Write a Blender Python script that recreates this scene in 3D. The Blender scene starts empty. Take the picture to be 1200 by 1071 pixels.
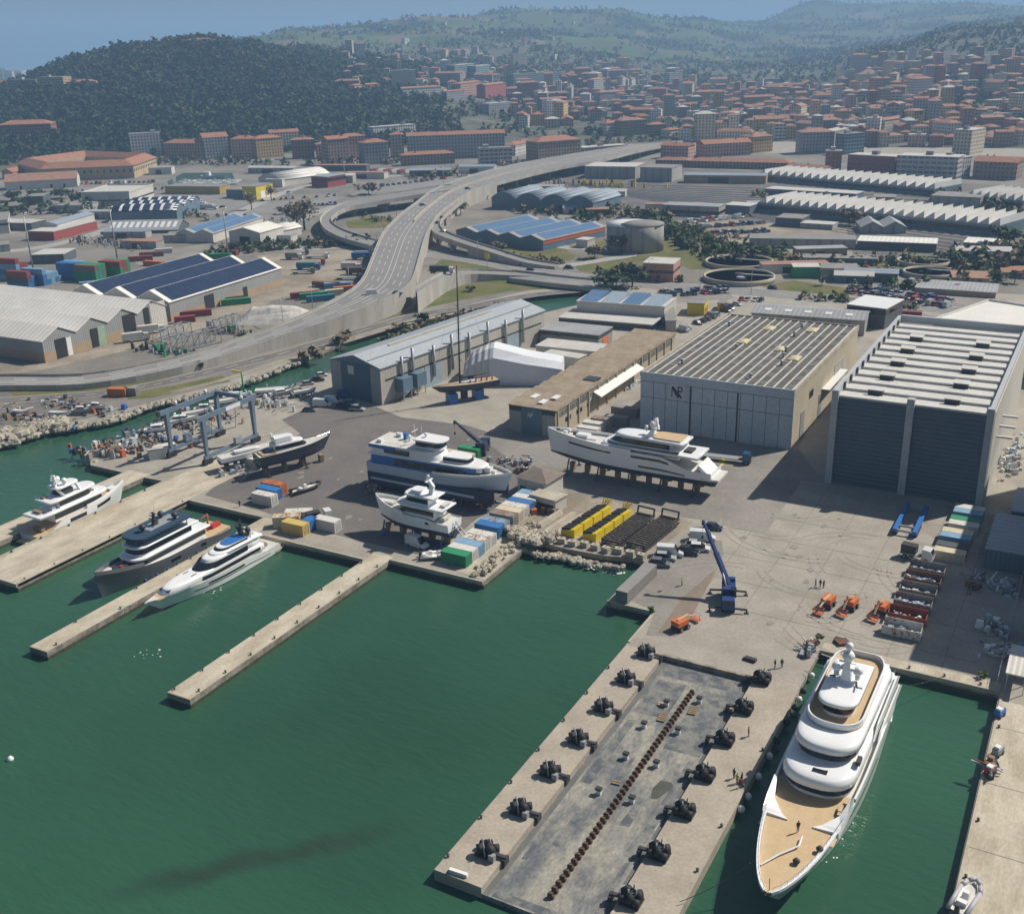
import bpy, bmesh, math, random
from math import sin, cos, pi, radians, atan2, hypot, sqrt
from mathutils import Vector, Matrix, noise as mnoise
random.seed(7)
C = bpy.context.scene.collection
SC = bpy.context.scene
# ---------------------------------------------------------------- camera model (X,Y = quay axes, Z up, metres)
FOC, PITCH, ROLL, YAW, CH = 1267.146, 0.364392, -0.0273774, 0.514211, 100.0
def _cam():
    d = Vector((-sin(YAW), cos(YAW), 0)); r = Vector((cos(YAW), sin(YAW), 0)); z = Vector((0, 0, 1))
    f = d*cos(PITCH) - z*sin(PITCH); u = d*sin(PITCH) + z*cos(PITCH)
    r2 = r*cos(ROLL) + u*sin(ROLL); u2 = -r*sin(ROLL) + u*cos(ROLL)
    return r2, u2, f
CR, CU, CF = _cam()
HDIR = Vector((-sin(YAW), cos(YAW), 0)); HRGT = Vector((cos(YAW), sin(YAW), 0))
def ray(px, py): return CR*((px-600)/FOC) - CU*((py-535.5)/FOC) + CF
def at(px, py, z=0.0):
    d = ray(px, py); t = (z-CH)/d.z
    return (d.x*t, d.y*t)
def at3(px, py, z=0.0):
    p = at(px, py, z); return (p[0], p[1], z)
def pix(x, y, z):
    v = Vector((x, y, z-CH)); w = v.dot(CF)
    return 600+FOC*v.dot(CR)/w, 535.5-FOC*v.dot(CU)/w
def at_d(px, py, dist):
    """the point along a sight line at a ground distance"""
    d = ray(px, py); t = dist/hypot(d.x, d.y)
    return (d.x*t, d.y*t, CH+d.z*t)
def height(base, top):
    x, y = at(*base); lo, hi = 0.0, 300.0
    for _ in range(50):
        m = (lo+hi)/2
        if pix(x, y, m)[1] > top: lo = m
        else: hi = m
    return lo
# ---------------------------------------------------------------- materials
MATS = {}
def _n(nt, typ, **kw):
    n = nt.nodes.new(typ)
    for k, v in kw.items():
        if k in n.inputs: n.inputs[k].default_value = v
        else: setattr(n, k, v)
    return n
def rgba(c): return (c[0], c[1], c[2], 1.0)
def mat(name, col, rough=0.7, col2=None, scale=0.5, amt=0.5, metal=0.0, fine=0.12, bump=0.0, bscale=3.0, spec=0.4,
        stripe=None, coat=0.0, rust=0.0, emit=None, alpha=None, stretch=None):
    """weathered paint / concrete: two noises vary the base colour, optional stripes (axis, period, depth, contrast), rust patches"""
    if name in MATS: return MATS[name]
    m = bpy.data.materials.new(name); m.use_nodes = True; nt = m.node_tree; L = nt.links
    b = nt.nodes['Principled BSDF']; b.inputs['Roughness'].default_value = rough
    b.inputs['Metallic'].default_value = metal; b.inputs['Specular IOR Level'].default_value = spec
    if coat: b.inputs['Coat Weight'].default_value = coat
    tc = _n(nt, 'ShaderNodeTexCoord'); vec = tc.outputs['Object']
    if stretch:
        mp = _n(nt, 'ShaderNodeMapping'); mp.inputs['Scale'].default_value = stretch; L.new(vec, mp.inputs['Vector']); nvec = mp.outputs[0]
    else: nvec = vec
    n1 = _n(nt, 'ShaderNodeTexNoise', Scale=scale, Detail=6.0, Roughness=0.62); L.new(nvec, n1.inputs['Vector'])
    if col2 is None: col2 = tuple(c*0.72 for c in col)
    cr = _n(nt, 'ShaderNodeValToRGB'); cr.color_ramp.elements[0].position = 0.5-0.25*(1.2-amt); cr.color_ramp.elements[1].position = 0.5+0.25*(1.2-amt)
    L.new(n1.outputs['Fac'], cr.inputs['Fac'])
    cr.color_ramp.elements[0].color = rgba(col); cr.color_ramp.elements[1].color = rgba(tuple(a+(b2-a)*amt*1.4 if amt < .7 else b2 for a, b2 in zip(col, col2)))
    out = cr.outputs['Color']
    if fine:
        n2 = _n(nt, 'ShaderNodeTexNoise', Scale=scale*9+0.6, Detail=4.0); L.new(nvec, n2.inputs['Vector'])
        mr = _n(nt, 'ShaderNodeMapRange'); mr.inputs['To Min'].default_value = 1-fine*2; mr.inputs['To Max'].default_value = 1+fine*2
        L.new(n2.outputs['Fac'], mr.inputs['Value'])
        mx = _n(nt, 'ShaderNodeMix', data_type='RGBA', blend_type='MULTIPLY'); mx.inputs['Factor'].default_value = 1.0
        L.new(out, mx.inputs[6]); L.new(mr.outputs[0], mx.inputs[7]); out = mx.outputs[2]
    if rust:
        n3 = _n(nt, 'ShaderNodeTexNoise', Scale=1.3, Detail=8.0, Roughness=0.7); L.new(vec, n3.inputs['Vector'])
        c3 = _n(nt, 'ShaderNodeValToRGB'); c3.color_ramp.elements[0].position = 0.62-rust*0.3; c3.color_ramp.elements[1].position = 0.70-rust*0.3
        L.new(n3.outputs['Fac'], c3.inputs['Fac'])
        mx = _n(nt, 'ShaderNodeMix', data_type='RGBA'); L.new(c3.outputs['Color'], mx.inputs['Factor']); L.new(out, mx.inputs[6]); mx.inputs[7].default_value = (0.20, 0.075, 0.03, 1); out = mx.outputs[2]
    if stripe:
        ax, per, dep, con = stripe
        sp = _n(nt, 'ShaderNodeSeparateXYZ'); L.new(vec, sp.inputs[0])
        mm = _n(nt, 'ShaderNodeMath', operation='MULTIPLY'); mm.inputs[1].default_value = 2*pi/per; L.new(sp.outputs['xyz'.index(ax)], mm.inputs[0])
        sn = _n(nt, 'ShaderNodeMath', operation='SINE'); L.new(mm.outputs[0], sn.inputs[0])
        if con:
            mr = _n(nt, 'ShaderNodeMapRange'); mr.inputs['From Min'].default_value = -1; mr.inputs['From Max'].default_value = -0.4; mr.inputs['To Min'].default_value = 1-con
            L.new(sn.outputs[0], mr.inputs['Value'])
            mx = _n(nt, 'ShaderNodeMix', data_type='RGBA', blend_type='MULTIPLY'); mx.inputs['Factor'].default_value = 1.0
            L.new(out, mx.inputs[6]); L.new(mr.outputs[0], mx.inputs[7]); out = mx.outputs[2]
        bp = _n(nt, 'ShaderNodeBump', Strength=0.6, Distance=dep); L.new(sn.outputs[0], bp.inputs['Height']); L.new(bp.outputs[0], b.inputs['Normal'])
    elif bump:
        n4 = _n(nt, 'ShaderNodeTexNoise', Scale=bscale, Detail=5.0); L.new(nvec, n4.inputs['Vector'])
        bp = _n(nt, 'ShaderNodeBump', Strength=0.7, Distance=bump); L.new(n4.outputs['Fac'], bp.inputs['Height']); L.new(bp.outputs[0], b.inputs['Normal'])
    L.new(out, b.inputs['Base Color'])
    if emit:
        b.inputs['Emission Color'].default_value = rgba(emit[0]); b.inputs['Emission Strength'].default_value = emit[1]
    MATS[name] = m; return m
def facade(name, wall, glass=(0.05, 0.06, 0.075), wx=3.0, wz=3.1, fx=0.42, fz=0.5, rough=0.8, z0=0.9):
    """plastered wall with rows of windows for far away blocks"""
    if name in MATS: return MATS[name]
    m = bpy.data.materials.new(name); m.use_nodes = True; nt = m.node_tree; L = nt.links
    b = nt.nodes['Principled BSDF']; b.inputs['Roughness'].default_value = rough
    tc = _n(nt, 'ShaderNodeTexCoord'); sp = _n(nt, 'ShaderNodeSeparateXYZ'); L.new(tc.outputs['Object'], sp.inputs[0])
    sn = _n(nt, 'ShaderNodeSeparateXYZ'); L.new(tc.outputs['Normal'], sn.inputs[0])
    def M(op, a, bb=None):
        n = _n(nt, 'ShaderNodeMath', operation=op)
        for i, v in enumerate((a, bb)):
            if v is None: continue
            if isinstance(v, (int, float)): n.inputs[i].default_value = v
            else: L.new(v, n.inputs[i])
        return n.outputs[0]
    isx = M('GREATER_THAN', M('ABSOLUTE', sn.outputs[0]), M('ABSOLUTE', sn.outputs[1]))
    h = M('ADD', M('MULTIPLY', sp.outputs[1], isx), M('MULTIPLY', sp.outputs[0], M('SUBTRACT', 1.0, isx)))
    fu = M('FRACT', M('ADD', M('DIVIDE', h, wx), 100.29)); fv = M('FRACT', M('ADD', M('DIVIDE', M('SUBTRACT', sp.outputs[2], z0), wz), 100.0))
    win = M('MULTIPLY', M('LESS_THAN', fu, fx), M('LESS_THAN', fv, fz))
    win = M('MULTIPLY', win, M('LESS_THAN', M('ABSOLUTE', sn.outputs[2]), 0.5))
    n1 = _n(nt, 'ShaderNodeTexNoise', Scale=0.25, Detail=6.0); L.new(tc.outputs['Object'], n1.inputs['Vector'])
    mr = _n(nt, 'ShaderNodeMapRange'); mr.inputs['To Min'].default_value = 0.7; mr.inputs['To Max'].default_value = 1.25; L.new(n1.outputs['Fac'], mr.inputs['Value'])
    oi = _n(nt, 'ShaderNodeObjectInfo'); 
    mr2 = _n(nt, 'ShaderNodeMapRange'); mr2.inputs['To Min'].default_value = 0.75; mr2.inputs['To Max'].default_value = 1.2; L.new(oi.outputs['Random'], mr2.inputs['Value'])
    mx0 = _n(nt, 'ShaderNodeMix', data_type='RGBA', blend_type='MULTIPLY'); mx0.inputs['Factor'].default_value = 1; mx0.inputs[6].default_value = rgba(wall); L.new(M('MULTIPLY', mr.outputs[0], mr2.outputs[0]), mx0.inputs[7])
    mx = _n(nt, 'ShaderNodeMix', data_type='RGBA'); L.new(win, mx.inputs['Factor']); L.new(mx0.outputs[2], mx.inputs[6]); mx.inputs[7].default_value = rgba(glass)
    L.new(mx.outputs[2], b.inputs['Base Color'])
    rr = M('SUBTRACT', rough, M('MULTIPLY', win, rough-0.15)); L.new(rr, b.inputs['Roughness'])
    MATS[name] = m; return m
# ---------------------------------------------------------------- mesh builder
class MB:
    def __init__(s): s.v = []; s.f = []; s.mi = []; s.sm = []
    def add(s, vs, fs, mi=0, smooth=False):
        o = len(s.v); s.v += [tuple(p) for p in vs]
        for f in fs: s.f.append(tuple(o+i for i in f)); s.mi.append(mi); s.sm.append(smooth)
        return s
    def box(s, cx, cy, z0, sx, sy, h, mi=0, rz=0.0, taper=1.0, top=None):
        """box standing on z0, centre cx,cy; top = own material index of the lid"""
        c, q = cos(rz), sin(rz); vs = []
        for z, k in ((z0, 1.0), (z0+h, taper)):
            for dx, dy in ((-1, -1), (1, -1), (1, 1), (-1, 1)):
                x, y = dx*sx/2*k, dy*sy/2*k; vs.append((cx+x*c-y*q, cy+x*q+y*c, z))
        s.add(vs, [(3, 2, 1, 0), (0, 1, 5, 4), (1, 2, 6, 5), (2, 3, 7, 6), (3, 0, 4, 7)], mi)
        o = len(s.v); s.f.append((o-4, o-3, o-2, o-1)); s.mi.append(mi if top is None else top); s.sm.append(False)
        return s
    def bx(s, x0, x1, y0, y1, z0, z1, mi=0, top=None): return s.box((x0+x1)/2, (y0+y1)/2, z0, abs(x1-x0), abs(y1-y0), z1-z0, mi, top=top)
    def prism(s, pts, z0, z1, mi=0, top=None, cap=True, smooth=False):
        n = len(pts)
        if sum(pts[i][0]*pts[(i+1) % n][1]-pts[(i+1) % n][0]*pts[i][1] for i in range(n)) < 0: pts = pts[::-1]
        o = len(s.v); s.v += [(p[0], p[1], z0) for p in pts]+[(p[0], p[1], z1) for p in pts]
        for i in range(n):
            j = (i+1) % n; s.f.append((o+i, o+j, o+n+j, o+n+i)); s.mi.append(mi); s.sm.append(smooth)
        if cap:
            s.f.append(tuple(o+n+i for i in range(n))); s.mi.append(mi if top is None else top); s.sm.append(False)
            s.f.append(tuple(o+i for i in range(n))[::-1]); s.mi.append(mi); s.sm.append(False)
        return s
    def loft(s, rings, mi=0, closed=True, cap=True, smooth=True):
        """rings of equal length, each a list of 3-D points"""
        n = len(rings[0]); o = len(s.v)
        for r in rings: s.v += [tuple(p) for p in r]
        for k in range(len(rings)-1):
            for i in range(n if closed else n-1):
                j = (i+1) % n
                s.f.append((o+k*n+i, o+k*n+j, o+(k+1)*n+j, o+(k+1)*n+i)); s.mi.append(mi); s.sm.append(smooth)
        if cap and closed:
            s.f.append(tuple(o+i for i in range(n))[::-1]); s.f.append(tuple(o+(len(rings)-1)*n+i for i in range(n))); s.mi += [mi]*2; s.sm += [False]*2
        return s
    def tube(s, p, q, r, r2=None, n=6, mi=0, cap=True):
        p, q = Vector(p), Vector(q); d = q-p
        if d.length < 1e-6: return s
        d.normalize(); a = Vector((0, 0, 1)) if abs(d.z) < .9 else Vector((1, 0, 0)); a = d.cross(a).normalized(); b = d.cross(a)
        r2 = r if r2 is None else r2
        R = [[tuple(c+a*(rr*cos(-2*pi*i/n))+b*(rr*sin(-2*pi*i/n))) for i in range(n)] for c, rr in ((p, r), (q, r2))]
        return s.loft(R, mi, True, cap, n > 5)
    def path(s, pts, r, n=5, mi=0):
        for a, b in zip(pts, pts[1:]): s.tube(a, b, r, None, n, mi)
        return s
    def beam(s, p, q, w, h, mi=0):
        """rectangular bar between two points"""
        p, q = Vector(p), Vector(q); d = (q-p).normalized(); a = Vector((0, 0, 1)) if abs(d.z) < .95 else Vector((0, 1, 0)); a = d.cross(a).normalized(); b = a.cross(d)
        R = [[tuple(c+a*(i*w/2)+b*(j*h/2)) for i, j in ((-1, -1), (-1, 1), (1, 1), (1, -1))] for c in (p, q)]
        return s.loft(R, mi, True, True, False)
    def lathe(s, prof, cx=0, cy=0, n=16, mi=0, smooth=True):
        return s.loft([[(cx+r*cos(2*pi*i/n), cy+r*sin(2*pi*i/n), z) for i in range(n)] for r, z in prof], mi, True, True, smooth)
    def quad(s, a, b, c, d, mi=0): return s.add([a, b, c, d], [(0, 1, 2, 3)], mi)
    def blob(s, c, r, mi=0, rng=random, squash=0.8, jit=0.25, n=6, m=4):
        R = []
        for k in range(m+1):
            t = pi*k/m; R.append([(c[0]+r*sin(t)*cos(2*pi*i/n)*(1+rng.uniform(-jit, jit)), c[1]+r*sin(t)*sin(2*pi*i/n)*(1+rng.uniform(-jit, jit)), c[2]-r*squash*cos(t)*(1+rng.uniform(-jit, jit)*.5)) for i in range(n)])
        return s.loft(R, mi, True, True, False)
    def build(s, name, mats, parent=None, loc=None, rz=0.0):
        if not isinstance(mats, (list, tuple)): mats = [mats]
        me = bpy.data.meshes.new(name); me.from_pydata(s.v, [], s.f)
        for m in mats: me.materials.append(m)
        me.polygons.foreach_set('material_index', s.mi); me.polygons.foreach_set('use_smooth', s.sm); me.update()
        o = bpy.data.objects.new(name, me); C.objects.link(o)
        if parent is not None: o.parent = parent
        if loc is not None: o.location = loc if len(loc) == 3 else (loc[0], loc[1], 0.0)
        o.rotation_euler = (0, 0, rz)
        return o
def tag(o, label=None, cat=None, group=None, kind=None):
    if label: o['label'] = label
    if cat: o['category'] = cat
    if group: o['group'] = group
    if kind: o['kind'] = kind
    return o
def thing(name, label, cat, loc=(0, 0, 0), rz=0.0, group=None):
    o = bpy.data.objects.new(name, None); C.objects.link(o); o.empty_display_size = 0.5
    o.location = loc if len(loc) == 3 else (loc[0], loc[1], 0.0); o.rotation_euler = (0, 0, rz)
    return tag(o, label, cat, group)
def kids(o): return [c for c in o.children]
def dup(root, label, loc, rz=None, group=None, scale=None):
    def cp(o, par):
        c = o.copy(); C.objects.link(c)
        if par is not None: c.parent = par
        for ch in o.children: cp(ch, c)
        return c
    r = cp(root, None); r.location = loc if len(loc) == 3 else (loc[0], loc[1], 0.0)
    if rz is not None: r.rotation_euler = (0, 0, rz)
    if scale: r.scale = scale
    r['label'] = label
    if group: r['group'] = group
    return r
def sheet(name, pts, z, m, kind='structure'):
    """flat sheet of ground (concave outlines allowed)"""
    bm = bmesh.new(); vs = [bm.verts.new((p[0], p[1], z)) for p in pts]
    es = [bm.edges.new((vs[i], vs[(i+1) % len(vs)])) for i in range(len(vs))]
    bmesh.ops.triangle_fill(bm, use_beauty=True, use_dissolve=False, edges=es)
    for f in bm.faces:
        if f.normal.z < 0: f.normal_flip()
    me = bpy.data.meshes.new(name); bm.to_mesh(me); bm.free(); me.materials.append(m)
    o = bpy.data.objects.new(name, me); C.objects.link(o)
    if kind: o['kind'] = kind
    return o
def strip(pts, w, z=None):
    """left/right offsets of a polyline"""
    L, R = [], []
    for i, p in enumerate(pts):
        a = pts[max(i-1, 0)]; b = pts[min(i+1, len(pts)-1)]; dx, dy = b[0]-a[0], b[1]-a[1]; l = hypot(dx, dy) or 1
        nx, ny = -dy/l, dx/l; L.append((p[0]+nx*w/2, p[1]+ny*w/2)); R.append((p[0]-nx*w/2, p[1]-ny*w/2))
    return L, R
def smooth_path(pts, n=6):
    """Catmull-Rom through points of any dimension"""
    P = [Vector(p) for p in pts]; out = []
    for i in range(len(P)-1):
        a = P[max(i-1, 0)]; b = P[i]; c = P[i+1]; d = P[min(i+2, len(P)-1)]
        for k in range(n):
            t = k/n; out.append(tuple(0.5*((2*b)+(c-a)*t+(2*a-5*b+4*c-d)*t*t+(3*b-a-3*c+d)*t**3)))
    out.append(tuple(P[-1])); return out
# ================================================================ materials used widely
M_conc = mat('quay_concrete', (0.36, 0.33, 0.28), .85, (0.26, 0.235, 0.20), .12, .6, fine=.14, bump=.02)
M_concL = mat('pale_concrete', (0.46, 0.42, 0.34), .85, (0.33, 0.29, 0.22), .25, .6, fine=.12)
M_asph = mat('yard_asphalt', (0.125, 0.118, 0.112), .9, (0.175, 0.155, 0.14), .07, .65, fine=.14)
M_road = mat('road_asphalt', (0.20, 0.195, 0.19), .9, (0.27, 0.26, 0.25), .05, .5, fine=.10)
M_white = mat('white_paint', (0.78, 0.78, 0.77), .35, (0.66, 0.66, 0.65), .3, .3, fine=.03)
M_gel = mat('white_gelcoat', (0.80, 0.81, 0.82), .22, (0.74, 0.75, 0.76), .15, .3, fine=.02, coat=.4)
M_glass = mat('dark_glass', (0.012, 0.015, 0.02), .08, (0.02, 0.025, 0.03), .3, .3, fine=0, spec=.6)
M_dark = mat('dark_steel', (0.035, 0.037, 0.042), .5, (0.07, 0.06, 0.055), .8, .5)
M_black = mat('black_rubber', (0.02, 0.02, 0.022), .7, (0.035, 0.035, 0.035), 1.0, .4)
M_teak = mat('teak', (0.56, 0.42, 0.25), .65, (0.48, 0.34, 0.19), .5, .5, stripe=('x', .35, .004, .12))
M_steel = mat('galvanised_steel', (0.42, 0.43, 0.44), .45, (0.33, 0.33, 0.34), .6, .5, metal=.4)
M_rust = mat('rusty_steel', (0.17, 0.075, 0.04), .85, (0.10, 0.055, 0.035), .8, .6)
M_wood = mat('weathered_timber', (0.30, 0.22, 0.13), .85, (0.20, 0.15, 0.10), .9, .6)
M_yel = mat('yellow_paint', (0.75, 0.58, 0.02), .45, (0.62, 0.46, 0.02), .4, .4)
M_red = mat('red_paint', (0.48, 0.045, 0.03), .5, (0.36, 0.05, 0.04), .5, .5)
M_orange = mat('orange_paint', (0.62, 0.15, 0.035), .5, (0.45, 0.12, 0.05), .5, .5)
M_blue = mat('blue_paint', (0.03, 0.16, 0.48), .45, (0.03, 0.12, 0.36), .5, .4)
M_navy = mat('navy_paint', (0.018, 0.045, 0.17), .35, (0.02, 0.05, 0.13), .5, .4)
M_green = mat('green_paint', (0.03, 0.30, 0.12), .5, (0.03, 0.22, 0.09), .5, .4)
M_grey = mat('grey_paint', (0.30, 0.32, 0.34), .5, (0.24, 0.25, 0.27), .4, .4)
M_skin = mat('skin', (0.48, 0.30, 0.22), .6, fine=.03)
# ================================================================ water
def water_mat():
    m = bpy.data.materials.new('harbour_water'); m.use_nodes = True; nt = m.node_tree; L = nt.links
    b = nt.nodes['Principled BSDF']; b.inputs['Roughness'].default_value = .10; b.inputs['IOR'].default_value = 1.333
    b.inputs['Specular IOR Level'].default_value = .5
    tc = _n(nt, 'ShaderNodeTexCoord'); mp = _n(nt, 'ShaderNodeMapping'); mp.inputs['Scale'].default_value = (.45, 1.2, 1); mp.inputs['Rotation'].default_value = (0, 0, radians(38)); L.new(tc.outputs['Object'], mp.inputs[0])
    big = _n(nt, 'ShaderNodeTexNoise', Scale=.012, Detail=4.0); L.new(tc.outputs['Object'], big.inputs['Vector'])
    cr = _n(nt, 'ShaderNodeValToRGB'); e = cr.color_ramp.elements; e[0].position = .35; e[1].position = .68
    e[0].color = (0.021, 0.070, 0.040, 1); e[1].color = (0.034, 0.106, 0.060, 1); L.new(big.outputs['Fac'], cr.inputs['Fac'])
    # a darker band with wavering edges, mixed into the water colour
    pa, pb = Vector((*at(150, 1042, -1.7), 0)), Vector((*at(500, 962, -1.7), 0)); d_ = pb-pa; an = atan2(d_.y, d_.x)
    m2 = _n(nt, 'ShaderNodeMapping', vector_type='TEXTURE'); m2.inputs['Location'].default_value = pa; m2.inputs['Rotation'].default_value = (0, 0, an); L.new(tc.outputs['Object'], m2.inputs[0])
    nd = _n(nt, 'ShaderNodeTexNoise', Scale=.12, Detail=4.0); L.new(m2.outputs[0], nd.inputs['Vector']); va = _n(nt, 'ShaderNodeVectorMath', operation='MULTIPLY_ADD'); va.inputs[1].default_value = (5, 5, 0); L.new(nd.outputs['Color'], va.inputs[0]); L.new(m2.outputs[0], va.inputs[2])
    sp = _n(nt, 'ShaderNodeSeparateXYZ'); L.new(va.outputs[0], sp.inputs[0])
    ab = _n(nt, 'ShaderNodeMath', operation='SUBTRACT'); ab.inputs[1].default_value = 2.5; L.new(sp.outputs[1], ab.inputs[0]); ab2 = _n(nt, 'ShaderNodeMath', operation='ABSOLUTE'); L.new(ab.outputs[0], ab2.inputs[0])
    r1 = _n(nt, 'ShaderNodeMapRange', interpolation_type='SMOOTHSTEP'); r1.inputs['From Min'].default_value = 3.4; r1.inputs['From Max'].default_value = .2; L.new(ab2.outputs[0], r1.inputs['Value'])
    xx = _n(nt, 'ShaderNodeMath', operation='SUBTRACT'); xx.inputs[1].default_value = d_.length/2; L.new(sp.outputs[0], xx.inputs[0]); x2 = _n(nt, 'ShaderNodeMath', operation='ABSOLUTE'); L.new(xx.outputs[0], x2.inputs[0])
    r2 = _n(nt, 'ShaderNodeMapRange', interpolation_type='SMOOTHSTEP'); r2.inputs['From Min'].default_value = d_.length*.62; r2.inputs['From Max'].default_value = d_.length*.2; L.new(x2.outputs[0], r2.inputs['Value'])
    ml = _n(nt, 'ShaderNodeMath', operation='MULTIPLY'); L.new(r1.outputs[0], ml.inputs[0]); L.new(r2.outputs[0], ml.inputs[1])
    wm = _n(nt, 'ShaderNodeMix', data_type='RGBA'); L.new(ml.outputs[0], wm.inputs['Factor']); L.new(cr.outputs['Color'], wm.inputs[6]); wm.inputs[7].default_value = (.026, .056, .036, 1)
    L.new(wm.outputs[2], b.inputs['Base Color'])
    w1 = _n(nt, 'ShaderNodeTexNoise', Scale=.55, Detail=5.0, Roughness=.6); L.new(mp.outputs[0], w1.inputs['Vector'])
    w2 = _n(nt, 'ShaderNodeTexNoise', Scale=.09, Detail=3.0); L.new(mp.outputs[0], w2.inputs['Vector'])
    ad = _n(nt, 'ShaderNodeMath', operation='ADD'); L.new(w1.outputs['Fac'], ad.inputs[0]); L.new(w2.outputs['Fac'], ad.inputs[1])
    bp = _n(nt, 'ShaderNodeBump', Strength=.42, Distance=.4); L.new(ad.outputs[0], bp.inputs['Height']); L.new(bp.outputs[0], b.inputs['Normal'])
    return m
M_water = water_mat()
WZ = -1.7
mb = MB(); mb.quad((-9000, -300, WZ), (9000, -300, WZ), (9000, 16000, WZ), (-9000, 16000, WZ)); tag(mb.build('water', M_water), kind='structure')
# ================================================================ shipyard quays (one sheet with quay walls)
def quay(name, pts, m_top, m_side, z=0.0, zb=-5.0):
    o = sheet(name, pts, z, m_top); me = o.data; n = len(pts)
    bm = bmesh.new(); bm.from_mesh(me)
    if sum(pts[i][0]*pts[(i+1) % n][1]-pts[(i+1) % n][0]*pts[i][1] for i in range(n)) < 0: pts = pts[::-1]
    t = [bm.verts.new((p[0], p[1], z)) for p in pts]; bt = [bm.verts.new((p[0], p[1], zb)) for p in pts]; m_ = [bm.verts.new((p[0], p[1], -1.05)) for p in pts]
    for i in range(n):
        j = (i+1) % n; f = bm.faces.new((t[i], m_[i], m_[j], t[j])); f.material_index = 1; f.normal_flip(); f = bm.faces.new((m_[i], bt[i], bt[j], m_[j])); f.material_index = 2; f.normal_flip()
    bm.to_mesh(me); bm.free(); me.materials.append(m_side); me.materials.append(mat('wet_algae', (.045, .05, .03), .6, (.09, .08, .05), .8, .7)); me.update(); return o
M_wall = mat('quay_wall', (0.33, 0.30, 0.25), .9, (0.17, 0.15, 0.12), .5, .8, fine=.2, bump=.05)
ch_s = [at(*p) for p in ((700, 352), (640, 366), (560, 388), (480, 410), (440, 420), (395, 434), (362, 447), (322, 461), (290, 470), (230, 482), (190, 495), (160, 508), (130, 525), (106, 539))]
ch_n = [at(*p) for p in ((-260, 545), (-120, 535), (-60, 530), (0, 520), (30, 509), (50, 504.6), (104, 496), (137, 489), (179, 473), (240, 460), (277, 450), (325, 432), (355, 421), (390, 407), (425, 394), (457, 384), (500, 372), (560, 356), (620, 344), (705, 336))]
arc = [at_d(p, 100, 1260)[:2] for p in (1900, 1600, 1200, 900, 600, 300, 0, -300, -700)]
LAND = ch_s+[at(106, 545), at(146, 554), (-214.2, 176), (-214.2, 60), (-206.5, 60), (-206.5, 176), (-200, 176.3), (-200, 121.5), (-185.1, 121.8), (-185.1, 170), (-162.0, 170.3),
    (-162, 106.4), (-157.4, 106.5), (-157.4, 162.1), (-128, 162.6), (-128, 106.8), (-122.9, 106.9), (-122.9, 164.7), (-100.4, 164.8), (-100.4, 183), (-98, 186), (-92, 185.5), (-84, 186), (-78, 187.5), (-75, 187), (-75, 168), (-65.5, 168.4),
    (-65.5, 155.2), (-34.5, 155.2), (-34.5, 168.8), (-5.6, 168.2), (-5.4, 20), (300, 20)]+arc+[(-900, 430)]+ch_n
quay('ground', LAND, M_conc, M_wall)
def zz(ox, oy, s): return lambda x, y: (ox+x/s, oy+y/s)
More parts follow.
